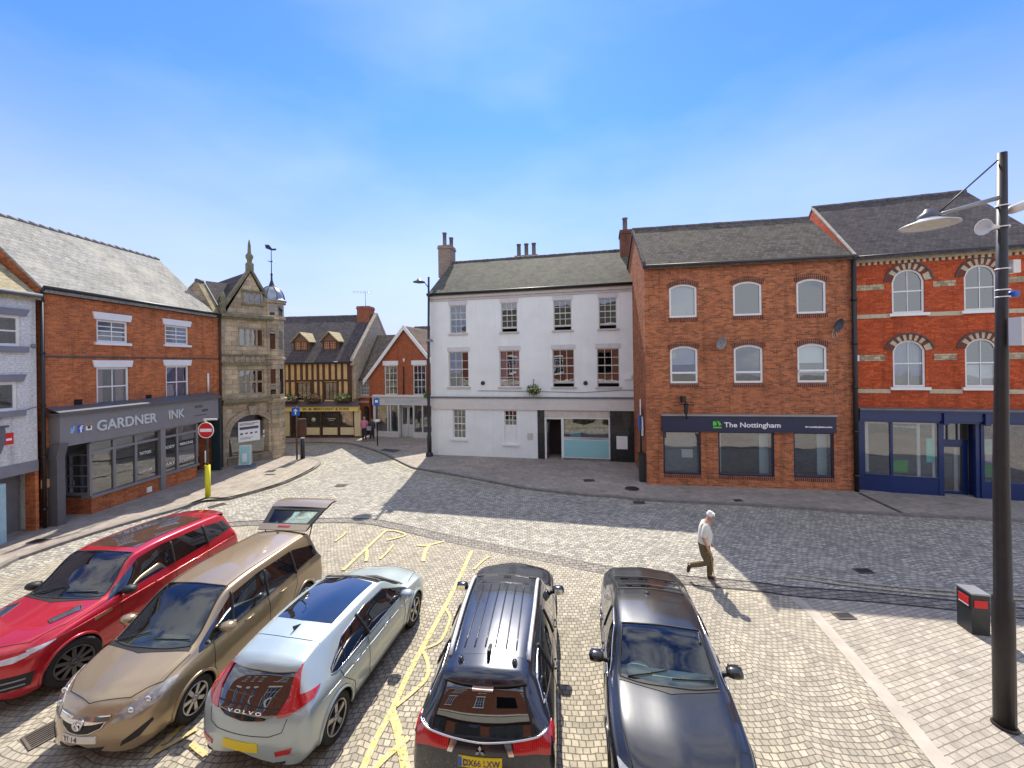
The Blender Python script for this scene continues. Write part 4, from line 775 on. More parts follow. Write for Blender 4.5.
for px in (301.2, 330):
    yd = .9; u = FT.u(px, 354, yd); dm = MB(); hw = .62; zb_, zt_ = 6.7, 7.5
    dm.box(u-hw, u-hw+.06, yd, 2.6, zb_, zt_).box(u+hw-.06, u+hw, yd, 2.6, zb_, zt_).box(u-hw, u+hw, yd, yd+.05, zb_-.1, zb_); dm.poly([(u-hw, yd, zt_), (u+hw, yd, zt_), (u, yd, zt_+.62)]); do = dm.build('dormer', plain('dormer_wood', (.2, .11, .07), .7), R_)
    wn = window(do, u-hw+.06, u+hw-.06, zb_, zt_, 2, 1, fw=.05, y=yd-.05, frame=oak, bar=.06, sash=False, glass=glassmat('dormer_glass', (.97, .97, .97), .03), blind=('full', plain('amber_blind', (.9, .45, .27), .8, var=.1)))
    b_ = MB(); [b_.box(u-hw+.1, u+hw-.1, yd+.0, yd+.02, zb_+.2*k-.01, zb_+.2*k+.01) for k in (1, 2, 3)]; [b_.box(u+o-.008, u+o+.008, yd+.0, yd+.02, zb_, zt_) for o in (-.38, -.2, .2, .38)]; b_.build('glazing_bar', oak, wn)
    rf = MB()
    for sg in (-1, 1): e = Vector((u+sg*(hw+.18), yd-.2, zt_-.12)); t_ = Vector((u, yd-.2, zt_+.66)); rf.prism([e, t_, t_+Vector((0, 0, .09)), e+Vector((0, 0, .09))], (0, 2.3, 0))
    rf.build('dormer_roof', MATS['slate_tan'], do)
yc = 3.8; cb = FT.box(358.5, 370.5, 306.5, 324, yc); chimney(R_, cb[0], cb[1], yc-.3, yc+.8, 9.0, cb[3], [], brickmat('chimney_orange', (.4, .12, .05), (.25, .07, .04), (.3, .2, .15), stain=.3), MATS['pot_dark'])
mb = MB(); zc_ = cb[3]; uc = (cb[0]+cb[1])/2+.1; mb.tube([(uc, yc, zc_), (uc, yc, zc_+1.3)], .025, 6).tube([(uc-1.1, yc, zc_+1.3), (uc+.7, yc, zc_+1.15)], .015, 5)
for k in range(6): x = uc-1+k*.3; mb.tube([(x, yc-.05, zc_+1.1), (x, yc+.05, zc_+1.45)], .01, 4)
mb.build('aerial', plain('alloy', (.4, .42, .45), .4, metal=.6), R_)
fb = [FT.z(320, 412), FT.z(320, 407)]; ycream = plain('yellow_cream', (.78, .62, .2), .6, var=.08); ycr2 = plain('pale_cream', (.7, .6, .36), .6, var=.06)
f = MB().box(FT.u(280.5, 409), FT.u(360, 409), -.34, .0, 2.12, 2.5).build('fascia', ycream, R_); MB().prism([(FT.u(281, 405), -.45, 2.52), (FT.u(361, 405), -.45, 2.52), (FT.u(360, 405), -.01, 2.85), (FT.u(281, 405), -.01, 2.85)], (0, 0, -.03)).build('canopy', plain('lead_plum', (.09, .07, .08), .6), R_)
text('lettering', 'W. M. MERCHANT & SONS', plain('letter_brown', (.12, .07, .03), .6), f, (FT.u(305, 409), -.35, 2.2), .26, width=FT.u(351, 410)-FT.u(305, 410), depth=.006, bold=.004)
mb = MB(); us = [FT.u(x, 425) for x in (283, 291, 304.5, 320.8, 323.5, 338.5, 341, 355, 361)]
[MB().box(us[a_], us[b_]-c_, -.1, .05, z_, y_).build('cream_panel', ycr2, R_) for a_, b_, c_, z_, y_ in ((0, 1, .05, .2, 2.12), (7, 8, 0, .2, 2.12), (2, 3, .05, .3, .86), (4, 5, .05, .3, .86), (6, 7, .05, .3, .86))]
mb = MB(); mb.box(us[0]-.05, us[8]+.05, -.12, .06, 0, .198)
for u_ in (us[1], us[2]-.12, us[3], us[5], us[7]-.12): mb.box(u_, u_+.12, -.09, .06, .2, 2.12)
mb.box(us[2], us[7], -.1, .06, .862, .95); mb.build('shop_frame', oak, R_)
MB().poly([(us[2], -.02, .9), (us[7], -.02, .9), (us[7], -.02, 2.12), (us[2], -.02, 2.12)]).build('pane', MATS['shop_glass'], R_); MB().box(us[1]+.12, us[2]-.12, .3, .35, .1, 2.12).build('door', plain('door_dark', (.03, .02, .02), .5), R_)
MB().box(us[6]+.1, us[7]-.3, .35, .4, 1.2, 2.0).build('amber_display', plain('amber', (.7, .2, .08), .6, var=.5, scale=6), R_); MB().lathe([(0, 0), (.16, 0), (.16, .02), (0, .02)], (us[2]+.75, -.05, 1.45), 14, 'y').build('crest', ycr2, R_); MB().box(us[4]+.35, us[4]+1.0, -.05, -.04, 1.5, 1.54).box(us[4]+.45, us[4]+.85, -.05, -.04, 1.38, 1.41).build('gilt_line', ycr2, R_)
partition(R_, a0, xr, .0, 5.8, 1.8, MATS['room'])
for px, sd_, mm in ((290, 5, [lf[0], lf[0], MATS['petal_cream']]), (312.5, 6, [lf[0], lf[1], plain('petal_pink', (.6, .2, .25), .7)]), (342.5, 8, [lf[1], lf[0], pet, lf[1]])):
    u, z = FT.uz(px, 396.5, -.3); p = FT.world(u, -.3); o = empty('flower_box', (p.x, p.y, 2.86), FT.ang, {290: 'sparse leafy window box at the left end of the yellow shopfront canopy', 312.5: 'dark green window box between the two upper windows of the timber house', 342.5: 'large pale green window box under the right end of the timber wall'}[px], 'flower box', 'window boxes on the timber house')
    leaves('foliage', mm, 240 if px > 300 else 120, (.62 if px > 300 else .5, .25, .32), .075, sd_, o, loc=(0, 0, .32)); MB().box(-.6, .6, -.12, .12, .02, .2).build('trough', oak, o)
# ---------------------------------------------------------------- stone hall with turret
FS = Fac((222.5, 467), (281.5, 456)); R_ = start('stone_hall', FS, 'weathered stone hall with a steep gable, wide arch and domed corner turret')
LS = FS.L; stn = MATS['stone_ashlar']; x0, x1 = .02, 2.92
aw = FS.box(243, 262, 292, 305); w2_ = (.85, 2.2, 6.7, 7.8); w1_ = (.82, 2.16, 3.95, 5.42); AR = (.32, 2.6, .5, 2.8)
mb = MB(); wall_front(mb, x0, x1, 0, 8.5, [(*w2_, 0), (*w1_, 0), (*AR, 1.12)], rev=.3); gx = 1.5; ga = 11.0
mb.poly([(.22, 0, 8.5), (2.8, 0, 8.5), (gx, 0, ga)]); mb.box(x0-.001, x0, 0, 9, 0, 8.4); mb.poly([(x0, 9, 0), (LS, 9, 0), (LS, 9, 8.4), (x0, 9, 8.4)]); mb.box(LS-.01, LS, .6, 9, 0, 8.4); mb.build('wall', stn, R_)
moss = plain('mossy_stone', (.2, .18, .11), .9, var=.4, scale=5); trim = plain('stone_trim', (.34, .28, .2), .85, var=.4, scale=6)
mb = MB(); mb.box(x0-.05, x1+.1, -.3, -.003, 8.35, 8.52).box(x0-.05, x1+.1, -.2, -.003, 8.25, 8.348); mb.box(x0, x1, -.16, -.003, 5.65, 5.8).box(x0, x1, -.12, -.003, 6.2, 6.28).box(x0, x1, -.28, -.003, 3.55, 3.74).box(x0, x1, -.18, -.003, 3.45, 3.548); mb.build('string_course', moss, R_)
mb = MB(); mb.box(x0, .2, -.1, -.003, 0, 3.44).box(2.72, x1, -.1, -.003, 0, 3.44); mb.box(x0, .18, -.06, -.003, 3.75, 8.24).box(2.7, x1, -.06, -.003, 3.75, 8.24)
k = x0+.1
while k < x1-.2: mb.box(k, k+.16, -.05, -.003, 5.83, 6.16); k += .27
mb.build('pilaster', trim, R_)
o1 = outline(*AR, 1.12, 0, 16)[2:]; am = MB(); cx_, cz_ = 1.46, 2.8-((2.28**2)/4+1.12**2)/(2*1.12)
for i in range(len(o1)-1):
    def rr(p, e): v = Vector((p[0]-cx_, p[1]-cz_)); v *= (1+e/v.length); return (cx_+v.x, cz_+v.y)
    am.prism([(p[0], -.1-.02*(i % 2), p[1]) for p in (o1[i], o1[i+1], rr(o1[i+1], .3), rr(o1[i], .3))], (0, .09+.02*(i % 2), 0))
am.prism([(1.32, -.2, 2.8), (1.6, -.2, 2.8), (1.68, -.2, 3.3), (1.24, -.2, 3.3)], (0, .19, 0)); am.build('arch_ring', trim, R_)
MB().box(.22, 2.7, -.15, .3, 0, .49).build('stone_stall', plain('stall_stone', (.25, .2, .15), .85, var=.4), R_)
sw = MB(); ol = outline(*AR, 1.12, 0, 14); sw.poly([(p[0], .26, p[1]) for p in ol]); swo = sw.build('arched_window', MATS['shop_glass'], R_)
g = FS.box(237.5, 260, 418, 441, -.0); ws = MB(); bd = empty  # poster seen inside the arch
b_ = MB().box(.85, 1.98, .2, .24, 1.25, 2.4).build('white_banner', MATS['sign_white'], swo); ik = plain('ink_dark', (.08, .08, .12), .6)
mb = MB(); [mb.box(.92, 1.9-.2*(r % 2), .19, .199, 2.27-r*.07, 2.3-r*.07) for r in range(2)]; [mb.box(.95+.25*c_, 1.08+.25*c_, .19, .199, 1.66+.02*(c_ % 2), 1.76) for c_ in range(4)]; mb.box(.92, 1.9, .188, .199, 1.95, 2.1); [mb.box(.95, 1.5+.1*r, .19, .199, 1.4+r*.07, 1.42+r*.07) for r in range(2)]; mb.build('print', ik, b_)
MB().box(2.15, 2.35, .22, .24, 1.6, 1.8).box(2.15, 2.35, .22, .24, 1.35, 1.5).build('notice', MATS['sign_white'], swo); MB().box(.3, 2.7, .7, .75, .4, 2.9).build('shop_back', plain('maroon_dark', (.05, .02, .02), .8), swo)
for q, cl, rw in ((w2_, 4, 1), (w1_, 4, 2)):
    wn = window(R_, *q, cl, rw, fw=.09, y=.05, frame=trim, bar=.11, sash=False)
wn = window(R_, aw[0], aw[1], 9.2, 9.85, 3, 1, fw=.08, y=-.06, frame=trim, bar=.1, sash=False); MB().box(aw[0], aw[1], -.005, -.002, 9.2, 9.85).build('dark_opening', MATS['sump_dark'], wn); MB().box(aw[0]-.1, aw[1]+.1, -.14, -.004, 9.1, 9.19).box(aw[0]-.1, aw[1]+.1, -.1, -.004, 9.86, 9.96).build('sill', moss, wn)
cp = MB()
for sg, ex in ((-1, .02), (1, 2.95)): cp.prism([(ex, -.12, 8.52), (gx, -.12, ga+.12), (gx, -.12, ga+.36), (ex, -.12, 8.78)], (0, .42, 0))
cp.build('gable_coping', moss, R_)
fn = MB(); fn.box(gx-.16, gx+.16, -.1, .22, ga+.1, ga+.55); fn.lathe([(.16, .55), (.12, .7), (.2, .9), (.2, 1.0), (.1, 1.15), (.08, 1.6), (.03, 1.9), (0, 1.95)], (gx, .06, ga), 10); fn.build('finial', moss, R_)
fn = MB(); fn.lathe([(.14, 0), (.14, .4), (.2, .5), (.1, .7), (.13, .85), (.03, 1.25), (0, 1.3)], (.1, -.1, 8.5), 8); fn.build('corner_pinnacle', moss, R_)
rr_ = MB()
for sg, ex in ((-1, .1), (1, 2.9)): rr_.prism([(ex, .25, 8.4), (gx, .25, ga), (gx, .25, ga+.1), (ex, .25, 8.5)], (0, 5, 0))
rr_.prism([(x0+.02, .4, 8.4), (1.2, .4, 8.4), (1.2, 2.3, 10.5), (x0+.02, 2.3, 10.5)], (0, .02, .12)); rr_.poly([(x0+.02, 2.32, 10.5), (1.5, 2.32, 10.5), (1.5, 5, 8.4), (x0+.02, 5, 8.4)]); rr_.poly([(x0+.02, .4, 8.4), (x0+.02, 2.3, 10.5), (x0+.02, 5, 8.4)]); rr_.build('roof', MATS['tile_dark'], R_)

# turret
tu, ty, tr = 2.82, .38, .66
tm = MB(); tm.lathe([(tr, 0), (tr, 9.45)], (tu, ty, 0), 8, smooth=False)
for z0_, z1_, e in ((3.4, 3.62, .12), (5.95, 6.08, .08), (8.35, 8.52, .1), (9.35, 9.55, .14)): tm.lathe([(tr, z0_), (tr+e, z0_+.03), (tr+e, z1_), (tr, z1_+.02)], (tu, ty, 0), 8, smooth=False)
to = tm.build('turret', stn, R_)
for zb_, zt_ in ((3.9, 5.4), (6.6, 7.7), (8.65, 9.25)):
    for k in range(8):
        a = 2*pi*(k+.5)/8; n_ = Vector((cos(a), sin(a), 0)); t_ = Vector((-sin(a), cos(a), 0)); c_ = Vector((tu, ty, 0))+n_*(tr*cos(pi/8)+.012)
        if n_.y > .5: continue
        MB().prism([c_-t_*.13+Vector((0, 0, zb_)), c_+t_*.13+Vector((0, 0, zb_)), c_+t_*.13+Vector((0, 0, zt_)), c_-t_*.13+Vector((0, 0, zt_))], -n_*.02).build('turret_light', darkglass('dark_pane'), to)
dm = MB(); R0 = .72; prof = [(R0*1.12, 9.53), (R0*1.1, 9.6)]+[(R0*cos(a*pi/2/8), 9.6+.85*sin(a*pi/2/8)) for a in range(9)]; dm.lathe(prof, (tu, ty, 0), 16, smooth=True); dmo = dm.build('lead_dome', plain('dome_lead', (.3, .33, .37), .35, metal=.4, var=.3), to)
rb = MB()
for k in range(8): a = 2*pi*k/8; rb.tube([(tu+R0*cos(b*pi/16)*cos(a), ty+R0*cos(b*pi/16)*sin(a), 9.6+.87*sin(b*pi/16)) for b in range(9)], .03, 5)
rb.build('dome_rib', plain('rib_lead', (.14, .15, .17), .5), dmo)
vn = MB(); zt_ = 10.42; vn.lathe([(.2, 0), (.14, .15), (.06, .4), (.05, .7), (.08, .75), (.03, .85), (.02, 2.35)], (tu, ty, zt_), 8); vn.tube([(tu-.22, ty, zt_+1.55), (tu+.22, ty, zt_+1.55)], .02, 5).tube([(tu, ty-.22, zt_+1.55), (tu, ty+.22, zt_+1.55)], .02, 5)
vn.prism([(tu-.3, ty, zt_+2.3), (tu+.05, ty, zt_+2.24), (tu+.28, ty, zt_+2.3), (tu+.3, ty, zt_+2.42), (tu+.05, ty, zt_+2.36), (tu-.12, ty, zt_+2.55), (tu-.34, ty, zt_+2.52)], (0, .03, 0)); vn.build('weathervane', MATS['black_iron'], dmo)
partition(R_, 0, LS, 3.2, 8.4, 1.4, MATS['room'])
# ---------------------------------------------------------------- red brick tattoo shop
FA = Fac((43, 528), (222, 467)); R_ = start('brick_corner_shop', FA, 'orange brick shop with pale slate roof above a long grey GARDNER INK fascia')
LA = FA.L; EA = 8.42; A0, A1 = .08, LA+.12
grey = plain('shop_grey', (.22, .215, .22), .5, var=.06); greyd = plain('shop_grey_dark', (.11, .11, .12), .5, var=.1)
q2 = [(FA.u(96.6, 331), FA.u(127.7, 331), 6.62, 7.52), (FA.u(165, 334), FA.u(188.3, 334), 6.68, 7.58)]
q1 = [(FA.u(96.6, 385), FA.u(129, 385), 4.08, 5.62), (FA.u(166, 382), FA.u(188.7, 382), 4.1, 5.66)]
mb = MB(); wall_front(mb, A0, A1, 3.4, EA, [(*q, 0) for q in q2+q1]); shell(mb, A0, A1-.6, 8.5, 0, EA, ridge=(3.0, 11.3)); mb.box(A0, A0+.28, -.02, .3, 0, 3.4); mb.build('wall', MATS['brick_orange'], R_)
for i, q in enumerate(q2+q1):
    wn = window(R_, *q, 2, 2 if i > 1 else 4, fw=.08, y=.04, bar=.035, blind=('sides', MATS['pink_curtain']) if i == 2 else ('full', plain('lilac_curtain', (.45, .42, .6), .9, var=.2)) if i == 3 else ('low', MATS['net_curtain']) if i == 0 else None)
    MB().prism([(q[0]-.16, -.05, q[3]+.28), (q[1]+.16, -.05, q[3]+.28), (q[1]+.1, -.05, q[3]+.003), (q[0]-.1, -.05, q[3]+.003)], (0, .047, 0)).build('lintel', MATS['white_paint'], wn); MB().box(q[0]-.1, q[1]+.1, -.09, .06, q[2]-.11, q[2]-.003).build('sill', MATS['white_paint'], wn)
gable_roof(R_, MATS['slate_pale'], A0, A1-.6, EA, 3.0, 11.35, 8.5, uo0=.1, uo1=.03, ridgemat=plain('ridge_grey', (.2, .2, .2), .8)); gutter(R_, A0-.1, A1, EA, -.2); MB().box(A0, A1, -.05, -.003, EA-.2, EA-.03).build('eaves_course', plain('dirty_brick', (.12, .08, .06), .9, var=.4), R_)
MB().box(A0, A1, -.012, -.003, 5.98, 6.06).build('brick_string', MATS['dirty_brick'], R_)
downpipe(R_, -.02, .1, EA-.25, -.1, r=.055); downpipe(R_, LA-.15, 3.7, EA-.25, -.08, r=.03)
# fascia, proud of the wall
fd = -.42; F0, F1 = FA.u(60, 440, fd), FA.u(218.5, 408, fd); zf0, zf1 = 2.82, 3.92
f = MB().box(F0, F1, fd, -.005, zf0, zf1).build('fascia', grey, R_); cp = MB(); cp.box(F0-.08, F1+.05, fd-.1, -.005, zf1+.002, zf1+.1); cp.prism([(F0-.08, fd-.1, zf1+.1), (F1+.05, fd-.1, zf1+.1), (F1+.05, 0, zf1+.28), (F0-.08, 0, zf1+.28)], (0, 0, .03)); cp.build('fascia_cornice', greyd, f)
MB().box(F1+.001, F1+.1, fd-.05, -.005, 0.1, zf1).build('end_board', plain('teal_dark', (.02, .04, .05), .5), f)
silver = plain('silver_letter', (.62, .66, .7), .3, metal=.35, var=.05)
def gspan(a, b, py): return FA.u(a, py, fd-.03), FA.u(b, py, fd-.03)
a, b = gspan(97, 157, 422); text('lettering', 'GARDNER', silver, f, (a, fd-.02, 3.2), .56, width=b-a, depth=.02, bold=.012)
a, b = gspan(169, 184.5, 413); text('lettering', 'INK', silver, f, (a, fd-.02, 3.22), .56, width=b-a, depth=.02, bold=.012)
ikd = plain('letter_dark', (.05, .05, .06), .5)
a, b = gspan(195, 203, 408); text('lettering', 'TATTOO', ikd, f, (a, fd-.006, 3.55), .17, width=b-a, depth=.003, bold=.004); a, b = gspan(202.5, 208.5, 411); text('lettering', 'SHOP', ikd, f, (a, fd-.006, 3.33), .16, width=b-a, depth=.003, bold=.004)
a, b = gspan(195, 207, 417); MB().box(a, b, fd-.006, fd-.001, 3.16, 3.19).build('underline', ikd, f)
sky_b = plain('icon_blue', (.25, .45, .8), .4, var=0); deep_b = plain('icon_navy', (.05, .12, .5), .4, var=0); brn = plain('icon_brown', (.3, .2, .12), .5)
a, b = gspan(70.5, 76, 429); h = .17; cz0 = 3.37
MB().prism([(a, fd-.012, cz0-.1), (a+(b-a)*.5, fd-.012, cz0-.13), (a+(b-a)*.85, fd-.012, cz0+.02), (b, fd-.012, cz0+.12), (a+(b-a)*.7, fd-.012, cz0+.14), (a+(b-a)*.45, fd-.012, cz0+.03), (a, fd-.012, cz0+.1), (a+(b-a)*.2, fd-.012, cz0-.02)], (0, .01, 0)).build('bird_icon', sky_b, f)
a, b = gspan(78.5, 84, 428); ic = MB().box(a, b, fd-.012, fd-.002, cz0-.13, cz0+.15).build('square_icon', deep_b, f); text('lettering', 'f', MATS['sign_white'], ic, (a+(b-a)*.3, fd-.016, cz0-.12), .34, depth=.003, bold=.008)
a, b = gspan(86.5, 92.5, 427); ic = MB().box(a, b, fd-.012, fd-.002, cz0-.09, cz0+.15).build('camera_icon', MATS['sign_white'], f); MB().box(a, b, fd-.016, fd-.013, cz0+.06, cz0+.15).build('camera_top', brn, ic); MB().lathe([(0, -.008), (.055, -.008), (.055, 0)], ((a+b)/2, fd-.012, cz0+.01), 12, 'y').build('lens', ikd, ic)
# shop windows
yS = -.3; s0 = FA.u(91, 470, yS); s1 = FA.u(155, 470, yS); p1_ = FA.u(161.5, 470, yS); s2 = FA.u(197, 455, yS); zs0, ztr, zt1 = .78, 2.35, zf0
mb = MB(); mb.box(s0, p1_-.1, yS, .0, 0.0, zs0-.1).box(p1_+.1, s2, yS, .0, 0, zs0-.1).box(s0, s0+.2, 0, 1.0, 0, zs0-.1); mb.build('brick_stall', MATS['brick_orange'], R_)
mb = MB(); mb.box(s0-.05, s2+.05, yS-.08, .05, zs0-.098, zs0); mb.box(s0, s2, yS, yS+.08, ztr, ztr+.1); mb.box(p1_-.12, p1_+.12, yS-.1, yS+.1, 0, zt1); mb.box(s0, s2, yS, yS+.08, zt1-.08, zt1-.001)
for px in (90.5, 114.3, 136, 177.5, 197): u = FA.u(px, 450, yS); mb.box(u-.05, u+.05, yS-.01, yS+.09, zs0, zt1-.08)
mb.box(s0-.03, s0+.04, .9, 1.0, 0, zt1); mb.box(s0-.03, s0+.04, yS+.09, .9, zs0, zs0+.1)
for zz in (1.1, 1.5, 1.9, 2.3): mb.box(s0-.03, s0+.02, yS+.09, .9, zz, zz+.035)
mb.build('shop_frame', grey, R_)
gl = MB().grid([[(s0, yS+.04, zs0), (s2, yS+.04, zs0)], [(s0, yS+.04, zt1), (s2, yS+.04, zt1)]], smooth=False); gl.grid([[(s0+.01, yS+.04, zs0), (s0+.01, .95, zs0)], [(s0+.01, yS+.04, zt1), (s0+.01, .95, zt1)]], smooth=False); glo = gl.build('pane', MATS['shop_glass'], R_, fix=False)
bs = plain('frosted_band', (.02, .03, .03), .4)
for (xa, xb, t_) in ((136.8, 153.5, 'TATTOO'), (162.5, 177, 'BODY'), (178, 196.5, 'PIERCING')):
    a, b = FA.u(xa, 452, yS), FA.u(xb, 452, yS); zz = 1.78; o = MB().box(a, b, yS+.02, yS+.03, zz, zz+.3).build('window_band', bs, glo); text('lettering', t_, MATS['sign_white'], o, (a+.12, yS+.01, zz+.08), .17, width=(b-a)*.7, depth=.002, bold=.002)
for (xa, xb, t_) in ((139, 152, 'CUSTOM'), (166, 175, 'ART'), (180, 194, 'STUDIO')):
    a, b = FA.u(xa, 470, yS), FA.u(xb, 466, yS); text('lettering', t_, MATS['sign_white'], glo, (a, yS+.01, 1.1), .17, width=(b-a), depth=.002, bold=.001)
MB().box(A0+.28, s0-.05, .95, 1.05, 0, zt1).build('entrance_wall', greyd, R_); dr = MB(); da, db = A0+.45, s0-.25; ring(dr, [(da, .08), (db, .08), (db, 2.3), (da, 2.3)], [(da+.12, .5), (db-.12, .5), (db-.12, 2.15), (da+.12, 2.15)], .88, .94); dro = dr.build('door', grey, R_); MB().poly([(da+.1, .92, .45), (db-.1, .92, .45), (db-.1, .92, 2.2), (da+.1, .92, 2.2)]).build('pane', MATS['shop_glass'], dro); MB().tube([(db-.1, .83, 1.0), (db-.1, .83, 1.25)], .015, 6).build('handle', silver, dro)
MB().box(A0+.05, A0+.3, yS-.08, .0, 0, zf0).build('shop_pilaster', greyd, R_); MB().prism([(A0+.02, fd+.05, 2.4), (A0+.3, fd+.05, 2.4), (A0+.3, fd-.1, 2.95), (A0+.02, fd-.1, 2.95)], (0, .3, 0)).build('console_bracket', greyd, R_)
MB().box(s2+.3, LA-.35, .9, .95, 0, 2.8).build('side_door', plain('side_door_grey', (.35, .33, .33), .6), R_); MB().box(s2+.31, LA-.36, .87, .9, 0, .8).build('kick_panel', plain('kick_dark', (.03, .02, .025), .6), R_)
MB().box(LA-.45, A1, -.02, .2, 0, 2.8).build('end_pier', greyd, R_)
g = FA.box(146.5, 151, 487, 492, yS); MB().box(g[0], g[1], yS-.05, yS-.001, g[2], g[3]).build('white_box', MATS['sign_white'], R_)
MB().box(A0+.1, A0+.22, -.06, -.021, 1.1, 1.5).build('meter_box', MATS['stone_white'], R_)
partition(R_, A0+.2, A1-.2, 0, 8.3, 2.4, MATS['room']); floors(R_, A0, A1, 8.5, (3.4, 5.9))
for px, py in ((78, 402), (148.5, 397)): u, z = FA.uz(px, py); MB().box(u-.13, u+.13, -.02, -.003, z-.1, z+.1).build('air_brick', MATS['sump_dark'], R_)
u, z = FA.uz(207, 383); MB().tube([(u, -.06, z-.5), (u, -.06, z+.5)], .05, 8).build('white_vent_pipe', MATS['white_paint'], R_)
# roof of the house behind it
p = FA.world(LA, .05); rh = empty('mossy_roof_house', (p.x, p.y, 0), FA.ang, 'house behind with tan mossy slates between the pale slate roof and the stone hall', 'building')
ry_, rz__ = FA.yz(203, 283, LA+.1); gable_roof(rh, MATS['slate_tan'], -.3, .15, 8.36, ry_, rz__, ry_*2+1, ov=.1, uo0=0, uo1=0); MB().prism([(-.28, .05, 0), (-.28, ry_*2+1, 0), (-.28, ry_*2+1, 8.3), (-.28, ry_, rz__), (-.28, .05, 8.4)], (.4, 0, 0)).build('wall', MATS['stone_ashlar'], rh); MB().prism([(.15, -.1, 8.4), (.22, -.1, 8.4), (.22, ry_, rz__+.12), (.15, ry_, rz__+.12)], (0, .0, .08)).build('lead_valley', MATS['lead'], rh)
# ---------------------------------------------------------------- white painted brick house at the left edge
R_ = empty('white_brick_house', (FA.O[0], FA.O[1], 0), FA.ang, 'white painted brick house with grey lintels over a dark carriage entry', 'building')
B0, B1 = -7.0, -.12; EB = 8.1
v2 = (FA.u(20.5, 331)-1.5, FA.u(20.5, 331), 6.67, 7.62); v1 = (FA.u(17.5, 397)-1.6, FA.u(17.5, 397), 4.62, 5.2)
v1 = (v1[0], v1[1], FA.z(8, 411), FA.z(8, 382)); v2 = (v2[0], v2[1], FA.z(8, 346), FA.z(8, 315))
zd = FA.z(20, 473); pier = FA.u(35, 500)
mb = MB(); wall_front(mb, B0, B1, zd, EB, [(*v2, 0), (*v1, 0)]); shell(mb, B0, B1, 8, 0, EB, ridge=(3.0, 10.6)); mb.build('wall', MATS['brick_white'], R_)
for q in (v2, v1):
    wn = window(R_, *q, 1, 2 if q is v2 else 1, fw=.09, y=.04, bar=.05); MB().prism([(q[0]-.2, -.06, q[3]+.24), (q[1]+.22, -.06, q[3]+.24), (q[1]+.12, -.06, q[3]+.003), (q[0]-.1, -.06, q[3]+.003)], (0, .057, 0)).build('lintel', MATS['grey_sill'], wn); MB().box(q[0]-.12, q[1]+.16, -.1, .06, q[2]-.2, q[2]-.003).build('sill', MATS['grey_sill'], wn)
MB().box(B0, B1, -.03, -.003, zd-.05, zd+.32).build('painted_band', MATS['grey_sill'], R_)
MB().box(pier, B1, -.02, .35, 0, zd-.06).build('brick_pier', MATS['brick_orange'], R_); MB().box(B0, pier-.001, .6, .65, 0, zd-.06).build('carriage_gate', plain('gate_grey', (.17, .17, .18), .6, var=.15), R_)
MB().box(pier+.15, pier+.45, -.1, -.021, 1.45, 1.75).build('meter_box', plain('meter_tan', (.5, .3, .15), .7), R_); MB().lathe([(0, -.06), (.07, -.06), (.08, 0)], (FA.u(33, 346), 0, FA.z(33, 346)), 10, 'y').build('round_vent', MATS['grey_sill'], R_)
gable_roof(R_, MATS['slate_tan'], B0, B1, EB, 3.0, 10.6, 8, uo1=.02); gutter(R_, B0, B1, EB, -.22, MATS['lead'], .07)
u = FA.u(2.5, 500, -.15); MB().box(u-.12, u+.05, -.2, -.03, 0, zd-.2).build('pale_blue_post', plain('powder_blue', (.35, .52, .6), .5), R_)
MB().tube([(B0, -.02, 4.2), (u, -.02, 3.95), (-1.0, -.02, 4.1), (B1, -.02, 4.3)], .012, 5).build('cable', MATS['grey_sill'], R_)
u, z = FA.uz(8, 440, -.3); p = FA.world(u, -.3); ws = empty('wall_sign', (p.x, p.y, z), FA.ang, 'small red square sign projecting from the white painted brick wall', 'sign'); MB().box(-.12, .12, -.03, .03, -.15, .22).build('sign_plate', MATS['red_sign'], ws); MB().box(-.07, .07, -.035, -.031, -.02, .05).build('sign_face', MATS['sign_white'], ws); MB().tube([(0, .3, .1), (0, 0, .1)], .015, 5).build('bracket', MATS['black_iron'], ws)
u, z = FA.uz(1, 446, -.35); p = FA.world(u, -.35); ws = empty('projecting_sign', (p.x, p.y, z), FA.ang, 'dark curved hanging sign cut by the left edge of the picture', 'sign'); MB().prism([(-.3, 0, .55), (.1, 0, .55), (.12, 0, .45), (.1, 0, .1), (.0, 0, -.25), (-.3, 0, -.3)], (0, .08, 0)).build('sign_board', plain('slate_sign', (.13, .13, .15), .5), ws); MB().box(-.3, .2, -.01, .1, .552, .62).build('sign_top', greyd, ws)
# ---------------------------------------------------------------- the houses on the camera's side of the square (seen in the reflections)
R_ = empty('brick_terrace', (0, -1.0, 0), pi, 'sunlit brick terrace behind the square, mirrored in the glass of the parked cars', 'building')
U0, U1 = -8, 19; mb = MB(); ops = []
xs = [-6.5, -3.2, 2.0, 5.0, 8.0, 11.0, 13.6, 16.4]
for x in xs: ops += [(x, x+1.0, 4.3, 6.2, 0), (x, x+1.0, 7.4, 8.7, 0)]
ops.append((-.7, .7, 4.3, 6.6, 0)); mb_ = mb
wall_front(mb, U0, U1, 3.3, 10, ops); wall_front(mb, U0, U1, 0, 3.3, []); shell(mb, U0, U1, 9, 0, 10, ridge=(4, 12.6)); mb.build('wall', brickmat('brick_toned_dark', (.26, .085, .04), (.18, .055, .03), (.2, .14, .1), stain=.3), R_)  # terrace brick toned dark brown so the panes mirror it dark
for q in ops[:-1]: wn = window(R_, q[0], q[1], q[2], q[3], 3, 4, fw=.07, y=.05, glass=darkglass('rear_pane', (.03, .035, .04))); MB().box(q[0]-.1, q[1]+.1, -.06, -.003, q[3]+.003, q[3]+.22).build('lintel', MATS['white_paint'], wn); MB().box(q[0]-.1, q[1]+.1, -.08, .04, q[2]-.1, q[2]-.003).build('sill', MATS['white_paint'], wn)
